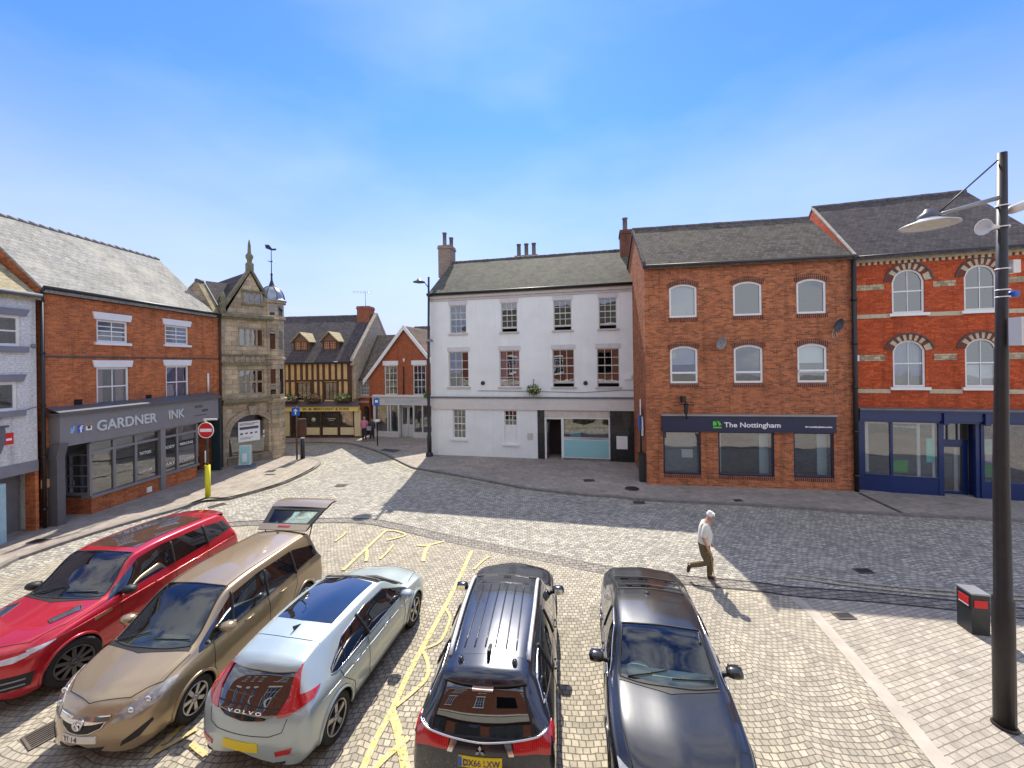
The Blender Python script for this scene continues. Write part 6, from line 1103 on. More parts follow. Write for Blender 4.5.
class Car:
    def __init__(s, name, label, st, pose, paint, wb, fo, R, glass=('cowl', 'header'), wheel=None, arch=None, archmat=None, interior=None, spokes=5, rim=None, steer=0, open_rear=False):
        s.st = st; s.L = st[-1][0]-st[0][0]; s.paint = paint
        s.root = empty(name, (pose[0], pose[1], .012), -pose[2], label, 'car', 'cars parked in the square')
        P = [p[:7] for p in st]; names = {p[7]: i for i, p in enumerate(st) if len(p) > 7}
        S_ = [0]
        for i in range(1, len(P)): S_.append(S_[-1]+hypot(P[i][0]-P[i-1][0], P[i][3+1]-P[i-1][3+1]))
        ss = []; mark_ = {}
        for i in range(len(P)-1):
            n = max(2, int((S_[i+1]-S_[i])/.045)); mark_[i] = len(ss)
            ss += [S_[i]+(S_[i+1]-S_[i])*j/n for j in range(n)]
        mark_[len(P)-1] = len(ss); ss.append(S_[-1]); s.idx = {k: mark_[v] for k, v in names.items()}
        rows = []
        for q in ss:
            v = [pchip(S_, [p[k] for p in P], q) for k in range(7)]; sec = section(v[1], v[2], v[3], v[4], v[5])
            f = lambda x: v[0]-v[6]*(abs(x)/.9)**2.2
            half = [(x, f(x), z) for x, z in sec]; rows.append([(-x, y, z) for x, y, z in half]+[(x, y, z) for x, y, z in reversed(half[:-1])])
        s.rows = rows; full = MB(); full.grid(rows)
        for r_, v_ in ((rows[0], P[0]), (rows[-1], P[-1])):      # rounded end caps
            zm = (min(p[2] for p in r_)+max(p[2] for p in r_))/2; sg = -1 if v_ is P[0] else 1; prev = r_
            for k in (.8, .6, .4, .2, .0):
                cur = [(p[0]*k, v_[0]-v_[6]*(abs(p[0]*k)/.9)**2.2+sg*.01*(1-k), zm+(p[2]-zm)*k) for p in r_]
                full.grid([prev, cur]); prev = cur
        s.bvh = BVHTree.FromPolygons([Vector(v) for v in full.v], full.f)
        yf = P[-1][0]-fo; yr = yf-wb; s.axles = (yf, yr); s.R = R; RA = R+.055; s.w = max(p[1] for p in P)
        nr = len(rows[0]); E = 7*PER      # rows from E inward are the glass/roof band
        ks = []; glass_f = {'windscreen': [], 'rear_window': []}; gi = s.idx
        keep = MB(); keep.v = full.v; 
        for fi, f in enumerate(full.f):
            if fi < (len(rows)-1)*(nr-1):
                i, j = divmod(fi, nr-1); jj = min(j, nr-2-j)
                if gi['cowl'] > i >= gi['header'] and jj >= E: glass_f['windscreen'].append(f); continue
                if gi.get('rbase', 0) <= i < gi.get('rtop', 0) and jj >= E: glass_f['rear_window'].append(f); continue
                c = sum((Vector(full.v[k]) for k in f), Vector())/4
                if jj < 4*PER and any(hypot(c.y-ya, c.z-R) < RA for ya in s.axles) and abs(c.x) > .5 and c.z < R+RA: continue
            keep.f.append(f); keep.m.append(0); keep.sm.append(True)
        s.body = keep.build('body', paint, s.root, weld=True)
        for nm, fs in glass_f.items():
            if not fs or (nm == 'rear_window' and open_rear): continue
            g = MB(); g.v = full.v; g.f = fs; g.m = [0]*len(fs); g.sm = [True]*len(fs); o = g.build(nm, MATS['car_glass'] if nm == 'windscreen' else MATS['privacy_glass'], s.root, fix=False)
            b = bmesh.new(); b.from_mesh(o.data); bmesh.ops.delete(b, geom=[v for v in b.verts if not v.link_faces], context='VERTS'); bmesh.ops.remove_doubles(b, verts=b.verts, dist=1e-5); bmesh.ops.recalc_face_normals(b, faces=b.faces); b.to_mesh(o.data); b.free()
        # window rubber round the screen
        for a, b_ in (('header', 'cowl'), ('rbase', 'rtop')):
            if a not in gi or b_ not in gi or (a == 'rbase' and open_rear): continue
            i0, i1 = gi[a], gi[b_]; L_ = [rows[i][E] for i in range(i0, i1+1)]; R2 = [rows[i][nr-1-E] for i in range(i0, i1+1)]
            top = [rows[i0][j] for j in range(E, nr-E)]; bot = [rows[i1][j] for j in range(E, nr-E)]
            MB().tube(top+R2[1:-1]+bot[::-1]+L_[1:-1][::-1]+[top[0]], .016, 6, caps=False).build('window_rubber', MATS['rubber'], s.root)
        # floor and wheels
        u = MB(); wi = s.w-.3; u.box(-wi, wi, rows[3][0][1]+.25, rows[-3][0][1]-.25, .19, .26); u.box(-s.w+.06, s.w-.06, yr+RA+.03, yf-RA-.03, .2, .26); u.build('underbody', MATS['rubber'], s.root)
        archm = archmat or paint
        for k, ya in enumerate(s.axles):
            for sd in (-1, 1):
                wl = MB(); n = 18; pts = [(ya+RA*cos(a), R+RA*sin(a)) for a in [pi*1.06*j/n-.09 for j in range(n+1)]]
                wl.grid([[(sd*(s.w-.04), p[0], max(p[1], .15)) for p in pts], [(sd*(s.w-.34), p[0], max(p[1], .15)) for p in pts]]); wl.poly([(sd*(s.w-.34), p[0], max(p[1], .15)) for p in pts]); wl.build('wheel_well', MATS['rubber'], s.root, fix=False)
                path = []
                for j in range(n*2+1):
                    a = pi*1.1*j/(2*n)-.16; y, z = ya+RA*cos(a), R+RA*sin(a); h = s.hit((sd*3, y, max(z, .2)), (-sd, 0, 0))
                    if h: path.append(h[0]+Vector((0, 0, 0)))
                if len(path) > 3: MB().tube(path, .026, 6).build('wheel_arch', archm, s.root)
                wr_ = s.wheel(R, spokes, rim or MATS['alloy_wheel']); wr_.location = (sd*(s.w-.025), ya, R); wr_.rotation_euler = (0, 0, (0 if sd > 0 else pi)+(steer if k == 0 else 0))
        if interior: s.inside(*interior)
    def wheel(s, R, spokes, rim):
        w_ = empty('wheel', (0, 0, 0)); w_.parent = s.root
        t = MB(); t.lathe([(R*.68, -.2), (R*.9, -.215), (R*.985, -.19), (R, -.15), (R, -.05), (R*.985, -.012), (R*.9, .0), (R*.7, -.012), (R*.68, -.03)], n=32, axis='x'); t.build('tyre', MATS['tyre'], w_)
        r = MB(); r.lathe([(R*.7, -.012), (R*.67, -.002), (R*.64, -.02), (R*.62, -.19), (0, -.19)], n=32, axis='x', mi=1)
        r.lathe([(R*.7, -.01), (R*.68, .0), (R*.63, -.012)], n=32, axis='x')
        for k in range(spokes):
            a = 2*pi*k/spokes+.3; d = Vector((0, cos(a), sin(a))); t_ = Vector((0, -sin(a), cos(a))); wa, wb_ = R*.07, R*.11*(5/max(spokes, 5))**.5
            p = [d*R*.1-t_*wa, d*R*.1+t_*wa, d*R*.65+t_*wb_, d*R*.65-t_*wb_]; r.prism([v+Vector((-.02, 0, 0)) for v in p], (-.04, 0, 0))
        r.lathe([(R*.17, -.03), (R*.16, -.005), (0, -.0)], n=14, axis='x'); r.build('rim', [rim, MATS['rubber']], w_)
        return w_
    def hit(s, o, d):
        h = s.bvh.ray_cast(Vector(o), Vector(d)); return (h[0], h[1]) if h[0] is not None else None
    def cast(s, p, ax):
        if ax == 'back': return s.hit((p[0], -6, p[1]), (0, 1, 0)), Vector((0, -1, 0))
        if ax == 'front': return s.hit((p[0], 6, p[1]), (0, -1, 0)), Vector((0, 1, 0))
        if ax == 'top': return s.hit((p[0], p[1], 4), (0, 0, -1)), Vector((0, 0, 1))
        if ax == 'right': return s.hit((4, p[0], p[1]), (-1, 0, 0)), Vector((1, 0, 0))
        if ax == 'left': return s.hit((-4, p[0], p[1]), (1, 0, 0)), Vector((-1, 0, 0))
    def patch(s, name, A, B, ax, mat, off=.006, n=20, m=8, parent=None, depth=.02, mirror=False):
        """skin a panel between rail A and rail B on the bodywork, seen along ax"""
        def along(P, t):
            Ls = [0]; 
            for i in range(1, len(P)): Ls.append(Ls[-1]+hypot(P[i][0]-P[i-1][0], P[i][1]-P[i-1][1]))
            q = t*Ls[-1]
            for i in range(1, len(P)):
                if q <= Ls[i]+1e-9: f = (q-Ls[i-1])/max(Ls[i]-Ls[i-1], 1e-9); return (P[i-1][0]+(P[i][0]-P[i-1][0])*f, P[i-1][1]+(P[i][1]-P[i-1][1])*f)
            return P[-1]
        rows = []; last = None
        for j in range(m+1):
            rw = []
            for i in range(n+1):
                a, b = along(A, i/n), along(B, i/n); p = (a[0]+(b[0]-a[0])*j/m, a[1]+(b[1]-a[1])*j/m); h, o = s.cast(p, ax)
                if h is None: 
                    rw.append(None); continue
                nn = h[1] if h[1].dot(o) > 0 else -h[1]; edge = i in (0, n) or j in (0, m)
                rw.append((h[0]+nn*off, h[0]-nn*depth, nn)); last = rw[-1]
            rows.append(rw)
        for rw in rows:
            for i in range(len(rw)):
                if rw[i] is None: rw[i] = next((rw[k] for k in range(i, len(rw)) if rw[k]), None) or next((rw[k] for k in range(i, -1, -1) if rw[k]), None) or last
        if last is None: return None
        mb = MB(); mb.grid([[p[0] for p in rw] for rw in rows])
        bd = rows[0]+[rw[-1] for rw in rows[1:]]+rows[-1][::-1][1:]+[rw[0] for rw in rows[::-1][1:]]
        mb.grid([[p[0] for p in bd], [p[1] for p in bd]], smooth=False)
        o = mb.build(name, mat, parent or s.root, fix=False)
        if mirror: s.patch(name, [(-p[0], p[1]) for p in A], [(-p[0], p[1]) for p in B], ax, mat, off, n, m, parent, depth)
        return o
    def side(s, name, A, B, mat, both=True, **k):
        s.patch(name, A, B, 'right', mat, **k)
        if both: s.patch(name, A, B, 'left', mat, **k)
    def line(s, name, P, ax, mat, r=.005, sub=8, off=0, parent=None):
        pts = []
        for i in range(len(P)-1):
            for j in range(sub):
                t = j/sub; h, o = s.cast((P[i][0]+(P[i+1][0]-P[i][0])*t, P[i][1]+(P[i+1][1]-P[i][1])*t), ax)
                if h: pts.append(h[0]+(h[1] if h[1].dot(o) > 0 else -h[1])*off)
        h, o = s.cast(P[-1], ax)
        if h: pts.append(h[0])
        if len(pts) > 2: return MB().tube(pts, r, 5).build(name, mat, parent or s.root)
    def sideline(s, name, P, mat, r=.005, **k): s.line(name, P, 'right', mat, r, **k); s.line(name, P, 'left', mat, r, **k)
    def words(s, body, x, z, width, size, mat, ax='back', depth=.004, parent=None, name='lettering', tilt=None):
        h, o = s.cast((x, z), ax); nn = h[1] if h[1].dot(o) > 0 else -h[1]; up = Vector((0, 0, 1)); rt = up.cross(nn).normalized(); up2 = nn.cross(rt)
        t = text(name, body, mat, None, (0, 0, 0), size, width=width, depth=depth, bold=size*.02)
        M = Matrix((rt, up2, nn)).transposed().to_4x4(); t.rotation_euler = (0, 0, 0); t.parent = parent or s.root; c = h[0]+nn*.012-rt*width/2-up2*size*.36
        t.matrix_basis = Matrix.Translation(c) @ M; return t
    def mirror_(s, y, z, paint, out=.14, folded=False):
        for sd in (-1, 1):
            h = s.hit((sd*3, y, z-.03), (-sd, 0, 0)); b = h[0] if h else Vector((sd*.85, y, z))
            c = b+Vector((sd*out, -.02, .05)); mb = MB(); prof = [(0, -.13), (.06, -.12), (.085, -.06), (.09, .03), (.075, .1), (0, .125)]
            n = 12; rws = []
            for (r_, x_) in prof: rws.append([c+Vector((x_*sd*.9, r_*1.0*cos(2*pi*j/n)+(.02 if cos(2*pi*j/n) > 0 else 0), r_*.85*sin(2*pi*j/n))) for j in range(n)])
            mb.grid(rws, close=True); o = mb.build('door_mirror', paint, s.root); MB().tube([b-Vector((sd*.03, 0, 0)), c-Vector((sd*.05, 0, .03))], [.035, .03], 6).build('mirror_stalk', MATS['rubber'], o); MB().box(c.x-.075, c.x+.075, c.y-.088, c.y-.078, c.z-.045, c.z+.05).build('mirror_glass', MATS['chrome'], o)
    def handles(s, ys, z, mat):
        for y in ys:
            for sd in (-1, 1):
                h = s.hit((sd*3, y, z), (-sd, 0, 0))
                if h: MB().tube([h[0]+Vector((0, -.1, -.005)), h[0]+Vector((sd*.028, -.07, 0)), h[0]+Vector((sd*.028, .07, 0)), h[0]+Vector((0, .1, .0))], .013, 6).build('door_handle', mat, s.root)
    def spoiler(s, x, y0, y1, ext, droop=.0, mat=None):
        rows = []
        for i in range(21):
            xx = -x+2*x*i/20; k = (abs(xx)/x)**2.4; h0, _ = s.cast((xx, y0), 'top'); h1, _ = s.cast((xx, y1), 'top')
            p0, p1 = h0[0]+Vector((0, 0, .004)), h1[0]+Vector((0, 0, .01)); d = (p1-p0).normalized(); p2 = p1+d*ext*(1-.45*k)+Vector((0, 0, -droop))
            rows.append([p0, p1, p2, p2+Vector((0, .015, -.04)), p1+Vector((0, .0, -.07))])
        return MB().grid(rows).build('spoiler', mat or s.paint, s.root)
    def wipers(s, yc, zc, x0, x1, cowl_y):
        for a, b in ((x0, x1), (-.05, -.62)):
            pa, _ = s.cast((a, cowl_y-.02), 'top'); pb, _ = s.cast((b, cowl_y-.1), 'top')
            if pa and pb: MB().tube([pa[0]+Vector((0, 0, .02)), pb[0]+Vector((0, 0, .03))], .011, 5).build('wiper', MATS['rubber'], s.root)
    def inside(s, seat, dash, zc, yc, driver=1):
        ins = MB(); w_ = s.w-.13
        ins.box(-w_, w_, yc-2.6, yc-.1, .3, .36); ins.box(-w_, w_, yc-.12, yc+.2, .36, zc-.25); o = ins.build('cabin_floor', MATS['cabin_dark'], s.root)
        d = MB(); rws = [[(x, yc-.45+.03*abs(x), zc-.2), ] for x in (0,)]
        pr = [(yc-.55, zc-.35), (yc-.58, zc-.16), (yc-.5, zc-.1), (yc-.2, zc-.06), (yc+.05, zc-.06), (yc+.05, zc-.35)]
        d.prism([(-w_+.03, a, b) for a, b in pr], (2*w_-.06, 0, 0)); dd = d.build('dashboard', dash, s.root)
        MB().lathe([(0, .09), (.12, .08), (.19, .03), (.2, 0)], (.37*driver, yc-.36, zc-.09), 14).build('instrument_hood', dash, dd)
        sw = MB(); c = Vector((.37*driver, yc-.62, zc-.13)); a_ = Vector((0, -.9, .43)).normalized(); u_ = Vector((1, 0, 0)); v_ = a_.cross(u_)
        sw.tube([c+(u_*cos(2*pi*i/20)+v_*sin(2*pi*i/20))*.18 for i in range(21)], .016, 6, caps=False); sw.tube([c-u_*.17, c, c+u_*.17], .018, 5); sw.tube([c, c-v_*.17], .018, 5); sw.build('steering_wheel', MATS['cabin_dark'], s.root)
        for (x, y) in ((-.37, yc-1.35), (.37, yc-1.35), (-.4, yc-2.05), (.4, yc-2.05)):
            hi = min(1.08, zc+.05) if y > yc-1.7 else zc-.12
            q = MB(); q.box(x-.24, x+.24, y-.05, y+.45, .4, .56); q.prism([(x-.24, y-.05, .5), (x+.24, y-.05, .5), (x+.21, y-.25, hi), (x-.21, y-.25, hi)], (0, -.12, .02))
            if y > yc-1.7: q.box(x-.12, x+.12, y-.37, y-.27, min(1.1, zc+.07), min(1.27, zc+.24)); q.build('seat', seat, s.root)
        MB().box(-.1, .1, yc-.72, yc-.7, zc+.28, zc+.34).build('rear_view_mirror', MATS['cabin_dark'], s.root)
glassmat('car_glass', (.78, .88, .84), .08, 0.0, 1.0); darkglass('privacy_glass', (.006, .007, .009), .01)
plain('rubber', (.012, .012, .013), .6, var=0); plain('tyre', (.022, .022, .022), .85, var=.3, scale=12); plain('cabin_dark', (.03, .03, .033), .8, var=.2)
plain('alloy_wheel', (.42, .42, .43), .3, metal=.8, var=.1); plain('chrome', (.75, .75, .77), .12, metal=1, var=0); plain('dark_alloy', (.09, .09, .1), .35, metal=.7, var=.1)
def lampmat(name, col):
    m, t, b = newmat(name); b.inputs['Base Color'].default_value = c4(col); b.inputs['Roughness'].default_value = .15; b.inputs['Coat Weight'].default_value = 1; b.inputs['Coat Roughness'].default_value = .01; b.inputs['Subsurface Weight'].default_value = .0
    g = N(t, 'TexCoord'); wv = N(t, 'TexWave', Scale=14.0); t.links.new(g.outputs['Object'], wv.inputs[0]); mxx = N(t, 'MixRGB'); mxx.inputs[1].default_value = c4(col); mxx.inputs[2].default_value = c4(tuple(v*.55 for v in col)); t.links.new(wv.outputs['Fac'], mxx.inputs[0]); t.links.new(mxx.outputs[0], b.inputs['Base Color']); MATS[name] = m
lampmat('red_lens', (.62, .012, .02)); plain('clear_lens', (.6, .62, .64), .1, var=.35, scale=10, coat=1); plain('smoke_lens', (.36, .35, .34), .12, var=.5, scale=9, coat=1); lampmat('amber_lens', (.7, .25, .03))
plate_y = plain('plate_yellow', (.8, .6, .02), .4, var=0); plate_w = plain('plate_white', (.75, .73, .66), .4, var=0); seam = plain('panel_seam', (.01, .01, .01), .8, var=0)
beige_in = plain('beige_trim', (.45, .4, .33), .8); grey_in = plain('grey_trim', (.22, .22, .21), .8); mint_in = plain('pale_dash', (.36, .42, .38), .7)
# ---------------------------------------------------------------- silver blue hatchback (rear towards the camera)
vp = carpaint('paint_silver_blue', (.42, .5, .51), .35, .35)
V = Car('parked_car', 'pale silver blue hatchback with dark glass roof and angular red rear lamps',
 [(-2.185, .66, .52, .45, .60, .32, -.2), (-2.16, .77, .63, .54, .71, .27, -.2), (-2.12, .83, .76, .6, .84, .24, -.19), (-2.05, .87, .86, .63, .94, .22, -.17, 'rbase'), (-1.70, .895, .93, .57, 1.31, .21, -.08, 'rtop'), (-1.52, .90, .94, .56, 1.37, .2, -.05), (-1.2, .90, .94, .58, 1.41, .2, -.02), (-.3, .90, .93, .61, 1.445, .2, 0),
  (.35, .90, .92, .60, 1.41, .2, .06, 'header'), (1.12, .90, .92, .68, 1.0, .2, .2, 'cowl'), (1.28, .90, .90, .70, .965, .2, .2), (1.8, .885, .83, .68, .86, .2, .28), (2.05, .84, .74, .6, .76, .2, .32), (2.15, .74, .6, .5, .64, .22, .32), (2.185, .6, .45, .4, .5, .26, .32)],
 POSE['volvo'], vp, 2.647, .90, .325, spokes=5, interior=(grey_in, grey_in, 1.0, 1.12))
V.side('side_window', [(-1.42, 1.0), (-1.3, .97), (-.3, .965), (.5, .95), (1.0, .93)], [(-1.38, 1.06), (-1.0, 1.235), (-.3, 1.32), (.3, 1.28), (.97, .96)], MATS['privacy_glass'], n=34, off=.004)
V.sideline('window_trim', [(-1.42, 1.0), (-1.3, .965), (-.3, .955), (.5, .94), (1.02, .92)], MATS['chrome'], .009); V.sideline('window_trim', [(-1.42, 1.0), (-1.0, 1.245), (-.3, 1.33), (.3, 1.29), (1.0, .94)], MATS['chrome'], .008)
for y in (-.45, ): V.sideline('window_pillar', [(y, .96), (y-.1, 1.33)], MATS['rubber'], .03)
V.sideline('window_pillar', [(-1.12, .97), (-1.02, 1.2)], MATS['rubber'], .012)
V.sideline('door_seam', [(-.5, .94), (-.52, .5), (-.5, .3)], seam, .005); V.sideline('door_seam', [(.75, .93), (.78, .6), (.7, .3)], seam, .005); V.sideline('door_seam', [(-1.25, .94), (-1.2, .8), (-.95, .55), (-.9, .32)], seam, .005); V.sideline('shoulder_crease', [(-1.7, .83), (-.5, .8), (.6, .78), (1.4, .74)], vp, .008)
V.handles((-.85, .1), .83, MATS['chrome']); V.mirror_(.72, .97, vp)
V.patch('roof_glass', [(-.5, -.95), (0, -1.0), (.5, -.95)], [(-.5, .27), (0, .33), (.5, .27)], 'top', MATS['privacy_glass'], n=20, m=16)
V.line('roof_seam', [(-.56, -1.32), (0, -1.36), (.56, -1.32)], 'top', seam, .005)
hh = V.cast((.02, -1.15), 'top')[0][0]; MB().prism([hh+Vector((0, .09, 0)), hh+Vector((0, -.07, 0)), hh+Vector((0, -.09, .07))], (.022, 0, 0)).build('shark_fin', MATS['rubber'], V.root)
# spoiler
V.spoiler(.55, -1.42, -1.62, .26); V.patch('brake_light', [(-.36, 1.275), (.36, 1.275)], [(-.36, 1.29), (.36, 1.29)], 'back', MATS['red_lens'], off=.012, m=2)
V.patch('rear_glass_panel', [(-.5, .89), (-.3, .83), (0, .81), (.3, .83), (.5, .89)], [(-.6, 1.02), (-.3, 1.03), (0, 1.03), (.3, 1.03), (.6, 1.02)], 'back', MATS['privacy_glass'], off=.012, n=30)
V.patch('rear_lamp', [(.46, .86), (.60, .87), (.81, .95)], [(.55, 1.06), (.66, 1.04), (.79, 1.02)], 'back', MATS['red_lens'], off=.018, mirror=True); V.patch('lamp_strip', [(.545, 1.04), (.66, 1.04)], [(.5, 1.28), (.55, 1.28)], 'back', MATS['red_lens'], off=.02, mirror=True)
V.patch('rear_lamp_side', [(-1.92, .93), (-1.75, .98)], [(-1.92, 1.0), (-1.76, 1.0)], 'right', MATS['red_lens'], off=.012); V.patch('rear_lamp_side', [(-1.92, .93), (-1.75, .98)], [(-1.92, 1.0), (-1.76, 1.0)], 'left', MATS['red_lens'], off=.012)
V.words('V O L V O', 0, .895, .52, .05, MATS['chrome']); V.patch('number_plate', [(-.27, .475), (.27, .475)], [(-.26, .58), (.26, .58)], 'back', plate_y, off=.014)
V.patch('reflector', [(.5, .42), (.68, .44)], [(.49, .475), (.69, .5)], 'back', MATS['red_lens'], off=.01, mirror=True, m=3)
V.patch('bumper_skirt', [(-.6, .30), (0, .30), (.6, .30)], [(-.62, .34), (0, .335), (.62, .34)], 'back', MATS['rubber'], off=.008); V.line('tailgate_seam', [(-.6, .84), (-.56, .70), (-.4, .66), (.4, .66), (.56, .70), (.6, .84)], 'back', seam, .005)
V.line('bonnet_seam', [(-.74, 1.25), (-.6, 1.9), (0, 2.03), (.6, 1.9), (.74, 1.25)], 'top', seam, .006); V.patch('scuttle', [(-.68, 1.0), (0, 1.17), (.68, 1.0)], [(-.7, 1.07), (0, 1.25), (.7, 1.07)], 'top', MATS['rubber'], m=3); V.patch('headlamp', [(.55, .62), (.78, .64)], [(.55, .72), (.8, .76)], 'front', MATS['clear_lens'], mirror=True)
# ---------------------------------------------------------------- beige people carrier (front towards the camera, tailgate open)
zp = carpaint('paint_beige', (.36, .27, .16), .55, .34)
Z = Car('parked_car', 'beige gold people carrier with its tailgate raised and a YP14 number plate',
 [(-2.233, .70, .55, .5, .62, .32, -.1), (-2.21, .8, .75, .6, .82, .27, -.1), (-2.17, .86, .9, .64, 1.0, .24, -.1), (-2.12, .88, .97, .66, 1.08, .22, -.1, 'rbase'), (-1.98, .885, .99, .61, 1.52, .21, -.06, 'rtop'), (-1.85, .89, .99, .61, 1.60, .2, -.03), (-.3, .90, .97, .65, 1.635, .2, 0),
  (.40, .90, .95, .64, 1.58, .2, .05, 'header'), (1.35, .90, .93, .74, 1.07, .2, .24, 'cowl'), (1.5, .9, .91, .74, 1.03, .2, .25), (1.95, .885, .83, .68, .9, .2, .34), (2.12, .85, .74, .62, .79, .2, .36), (2.2, .77, .62, .52, .67, .2, .36), (2.233, .66, .42, .45, .52, .22, .36)],
 POSE['zafira'], zp, 2.703, .93, .315, spokes=7, interior=(grey_in, grey_in, 1.05, 1.35), open_rear=True, steer=.0)
Z.side('side_window', [(-1.95, 1.08), (-1.2, 1.05), (.2, 1.0), (.9, .985), (1.2, .97)], [(-1.85, 1.3), (-1.2, 1.47), (-.2, 1.5), (.45, 1.43), (1.15, 1.03)], MATS['privacy_glass'], n=40, off=.004)
Z.sideline('window_trim', [(-1.95, 1.07), (-1.2, 1.04), (.2, .99), (1.2, .96)], seam, .009)
for y, yt in ((.55, .4), (-.3, -.36), (-1.15, -1.15)): Z.sideline('window_pillar', [(y, 1.0), (yt, 1.48)], MATS['rubber'], .028)
Z.sideline('door_seam', [(.95, .96), (.98, .6), (.9, .3)], seam, .005); Z.sideline('door_seam', [(-.3, .98), (-.3, .6), (-.3, .28)], seam, .005); Z.sideline('door_seam', [(-1.15, .98), (-1.12, .8), (-.95, .5), (-.9, .3)], seam, .005)
Z.line('roof_channel', [(.585, -1.85), (.6, -.5), (.57, .36)], 'top', seam, .01); Z.line('roof_channel', [(-.585, -1.85), (-.6, -.5), (-.57, .36)], 'top', seam, .01)
Z.handles((-.7, .2), .9, zp); Z.mirror_(.80, 1.1, zp, out=.16); Z.wipers(1.3, 1.05, .62, .1, 1.26)
Z.patch('scuttle', [(-.72, 1.22), (0, 1.36), (.72, 1.22)], [(-.74, 1.29), (0, 1.44), (.74, 1.29)], 'top', MATS['rubber'], m=3)
Z.line('bonnet_seam', [(-.78, 1.3), (-.74, 1.7), (-.5, 1.96), (0, 2.1), (.5, 1.96), (.74, 1.7), (.78, 1.3)], 'top', seam, .006)
Z.patch('headlamp', [(.40, .62), (.62, .64), (.80, .72), (.85, .80)], [(.50, .76), (.62, .82), (.76, .88), (.84, .88)], 'front', MATS['smoke_lens'], off=.008, mirror=True)
for sd in (-1, 1):
    for x, z, r_ in ((.58, .715, .05), (.7, .775, .055)):
        h, _ = Z.cast((sd*x, z), 'front'); MB().lathe([(0, .02), (r_*.6, .016), (r_, 0), (r_, -.01)], (0, 0, 0), 14, 'y').build('headlamp_bulb', MATS['chrome'], Z.root).location = h[0]+Vector((0, .004, 0))
gr = Z.patch('grille', [(-.33, .60), (-.2, .53), (0, .51), (.2, .53), (.33, .60)], [(-.38, .70), (-.2, .71), (0, .71), (.2, .71), (.38, .70)], 'front', MATS['rubber'], off=.008, n=20)
Z.patch('grille_bar', [(-.38, .66), (-.2, .635), (0, .625), (.2, .635), (.38, .66)], [(-.39, .72), (-.2, .715), (0, .71), (.2, .715), (.39, .72)], 'front', MATS['chrome'], off=.022, parent=gr); Z.line('grille_rim', [(-.37, .69), (-.3, .58), (-.15, .52), (0, .505), (.15, .52), (.3, .58), (.37, .69)], 'front', MATS['chrome'], .012, parent=gr)
h, _ = Z.cast((0, .64), 'front'); bd = MB(); bd.lathe([(.052, 0), (.065, .018), (.075, 0)], (0, 0, 0), 18, 'y').prism([(-.035, .008, -.03), (-.015, .008, -.035), (.035, .008, .035), (.01, .008, .02)], (0, .008, 0)); b_ = bd.build('badge', MATS['chrome'], gr); b_.location = h[0]+Vector((0, .035, 0))
pl_ = Z.patch('number_plate', [(.26, .40), (-.26, .40)], [(.26, .49), (-.26, .49)], 'front', plate_w, off=.016); Z.words('YP14', .12, .445, .24, .092, MATS['ink_dark'], 'front', parent=pl_)
Z.patch('lower_grille', [(-.3, .27), (0, .26), (.3, .27)], [(-.36, .335), (0, .33), (.36, .335)], 'front', MATS['rubber'], off=.006)
Z.patch('bumper_intake', [(.52, .30), (.7, .36), (.8, .50)], [(.54, .36), (.68, .46), (.79, .54)], 'front', MATS['rubber'], off=.006, mirror=True)
for sd in (-1, 1):
    h = Z.hit((sd*3, -2.1, 1.0), (-sd, 0, 0))
Z.patch('rear_lamp', [(-2.2, .88), (-2.06, .9)], [(-2.14, 1.18), (-2.0, 1.2)], 'right', MATS['red_lens'], off=.012); Z.patch('rear_lamp', [(-2.2, .88), (-2.06, .9)], [(-2.14, 1.18), (-2.0, 1.2)], 'left', MATS['red_lens'], off=.012)
Z.patch('painted_opening', [(-.66, .62), (.66, .62)], [(-.6, 1.5), (.6, 1.5)], 'back', MATS['cabin_dark'], off=.004)  # dark panel over the open rear, in place of a shaded interior
MB().lathe([(0, .02), (.03, .02), (.03, 0)], n=8).build('aerial_base', MATS['rubber'], Z.root).location = Z.cast((0, -1.7), 'top')[0][0]
# raised tailgate
tg = empty('tailgate', (0, -1.87, 1.60)); tg.parent = Z.root; tg.rotation_euler = (radians(-27), 0, 0); tg.scale = (1.08, 1.15, 1)
def tgq(name, pts, mat, z0=0, th=.03, par=None): return MB().prism([(x, y, z0+z) for x, y, z in pts], (0, 0, th)).build(name, mat, par or tg)
fr = MB(); o_ = [(-.56, -.0), (.56, -.0), (.68, -.60), (-.68, -.60)]; i_ = [(-.47, -.17), (.47, -.17), (.56, -.52), (-.56, -.52)]
mb = MB(); n = 4
for i in range(4):
    a, b, c, d = o_[i], o_[(i+1) % 4], i_[(i+1) % 4], i_[i]; mb.prism([(p[0], p[1], 0) for p in (a, b, c, d)], (0, 0, .045))
mb.build('frame', MATS['rubber'], tg); tgq('glass', [(p[0], p[1], 0) for p in i_], glassmat('tailgate_glass', (.8, .9, .82), .03), .02, .008)
tgq('hinge_panel', [(-.57, .03, 0), (.57, .03, 0), (.585, -.13, 0), (-.585, -.13, 0)], zp, .0451, .02); tgq('brake_light', [(-.14, -.05, 0), (.14, -.05, 0), (.14, -.09, 0), (-.14, -.09, 0)], MATS['red_lens'], .066, .012)
mb = MB(); mb.grid([[(x, -.6-.42*t, .045-.20*t*t+.02*sin(pi*(x+.7)/1.4)) for x in [-.7+.1*i for i in range(15)]] for t in (0, .25, .5, .75, 1)]); mb.grid([[(x, -.6-.42*t, .0-.20*t*t) for x in (-.7, .7)] for t in (0, .5, 1)]); mb.build('lower_panel', zp, tg, fix=False)
MB().tube([(.56, -.25, .0), (.54, .05, -.3)], .014, 6).build('gas_strut', MATS['rubber'], tg); MB().tube([(-.56, -.25, .0), (-.54, .05, -.3)], .014, 6).build('gas_strut', MATS['rubber'], tg)
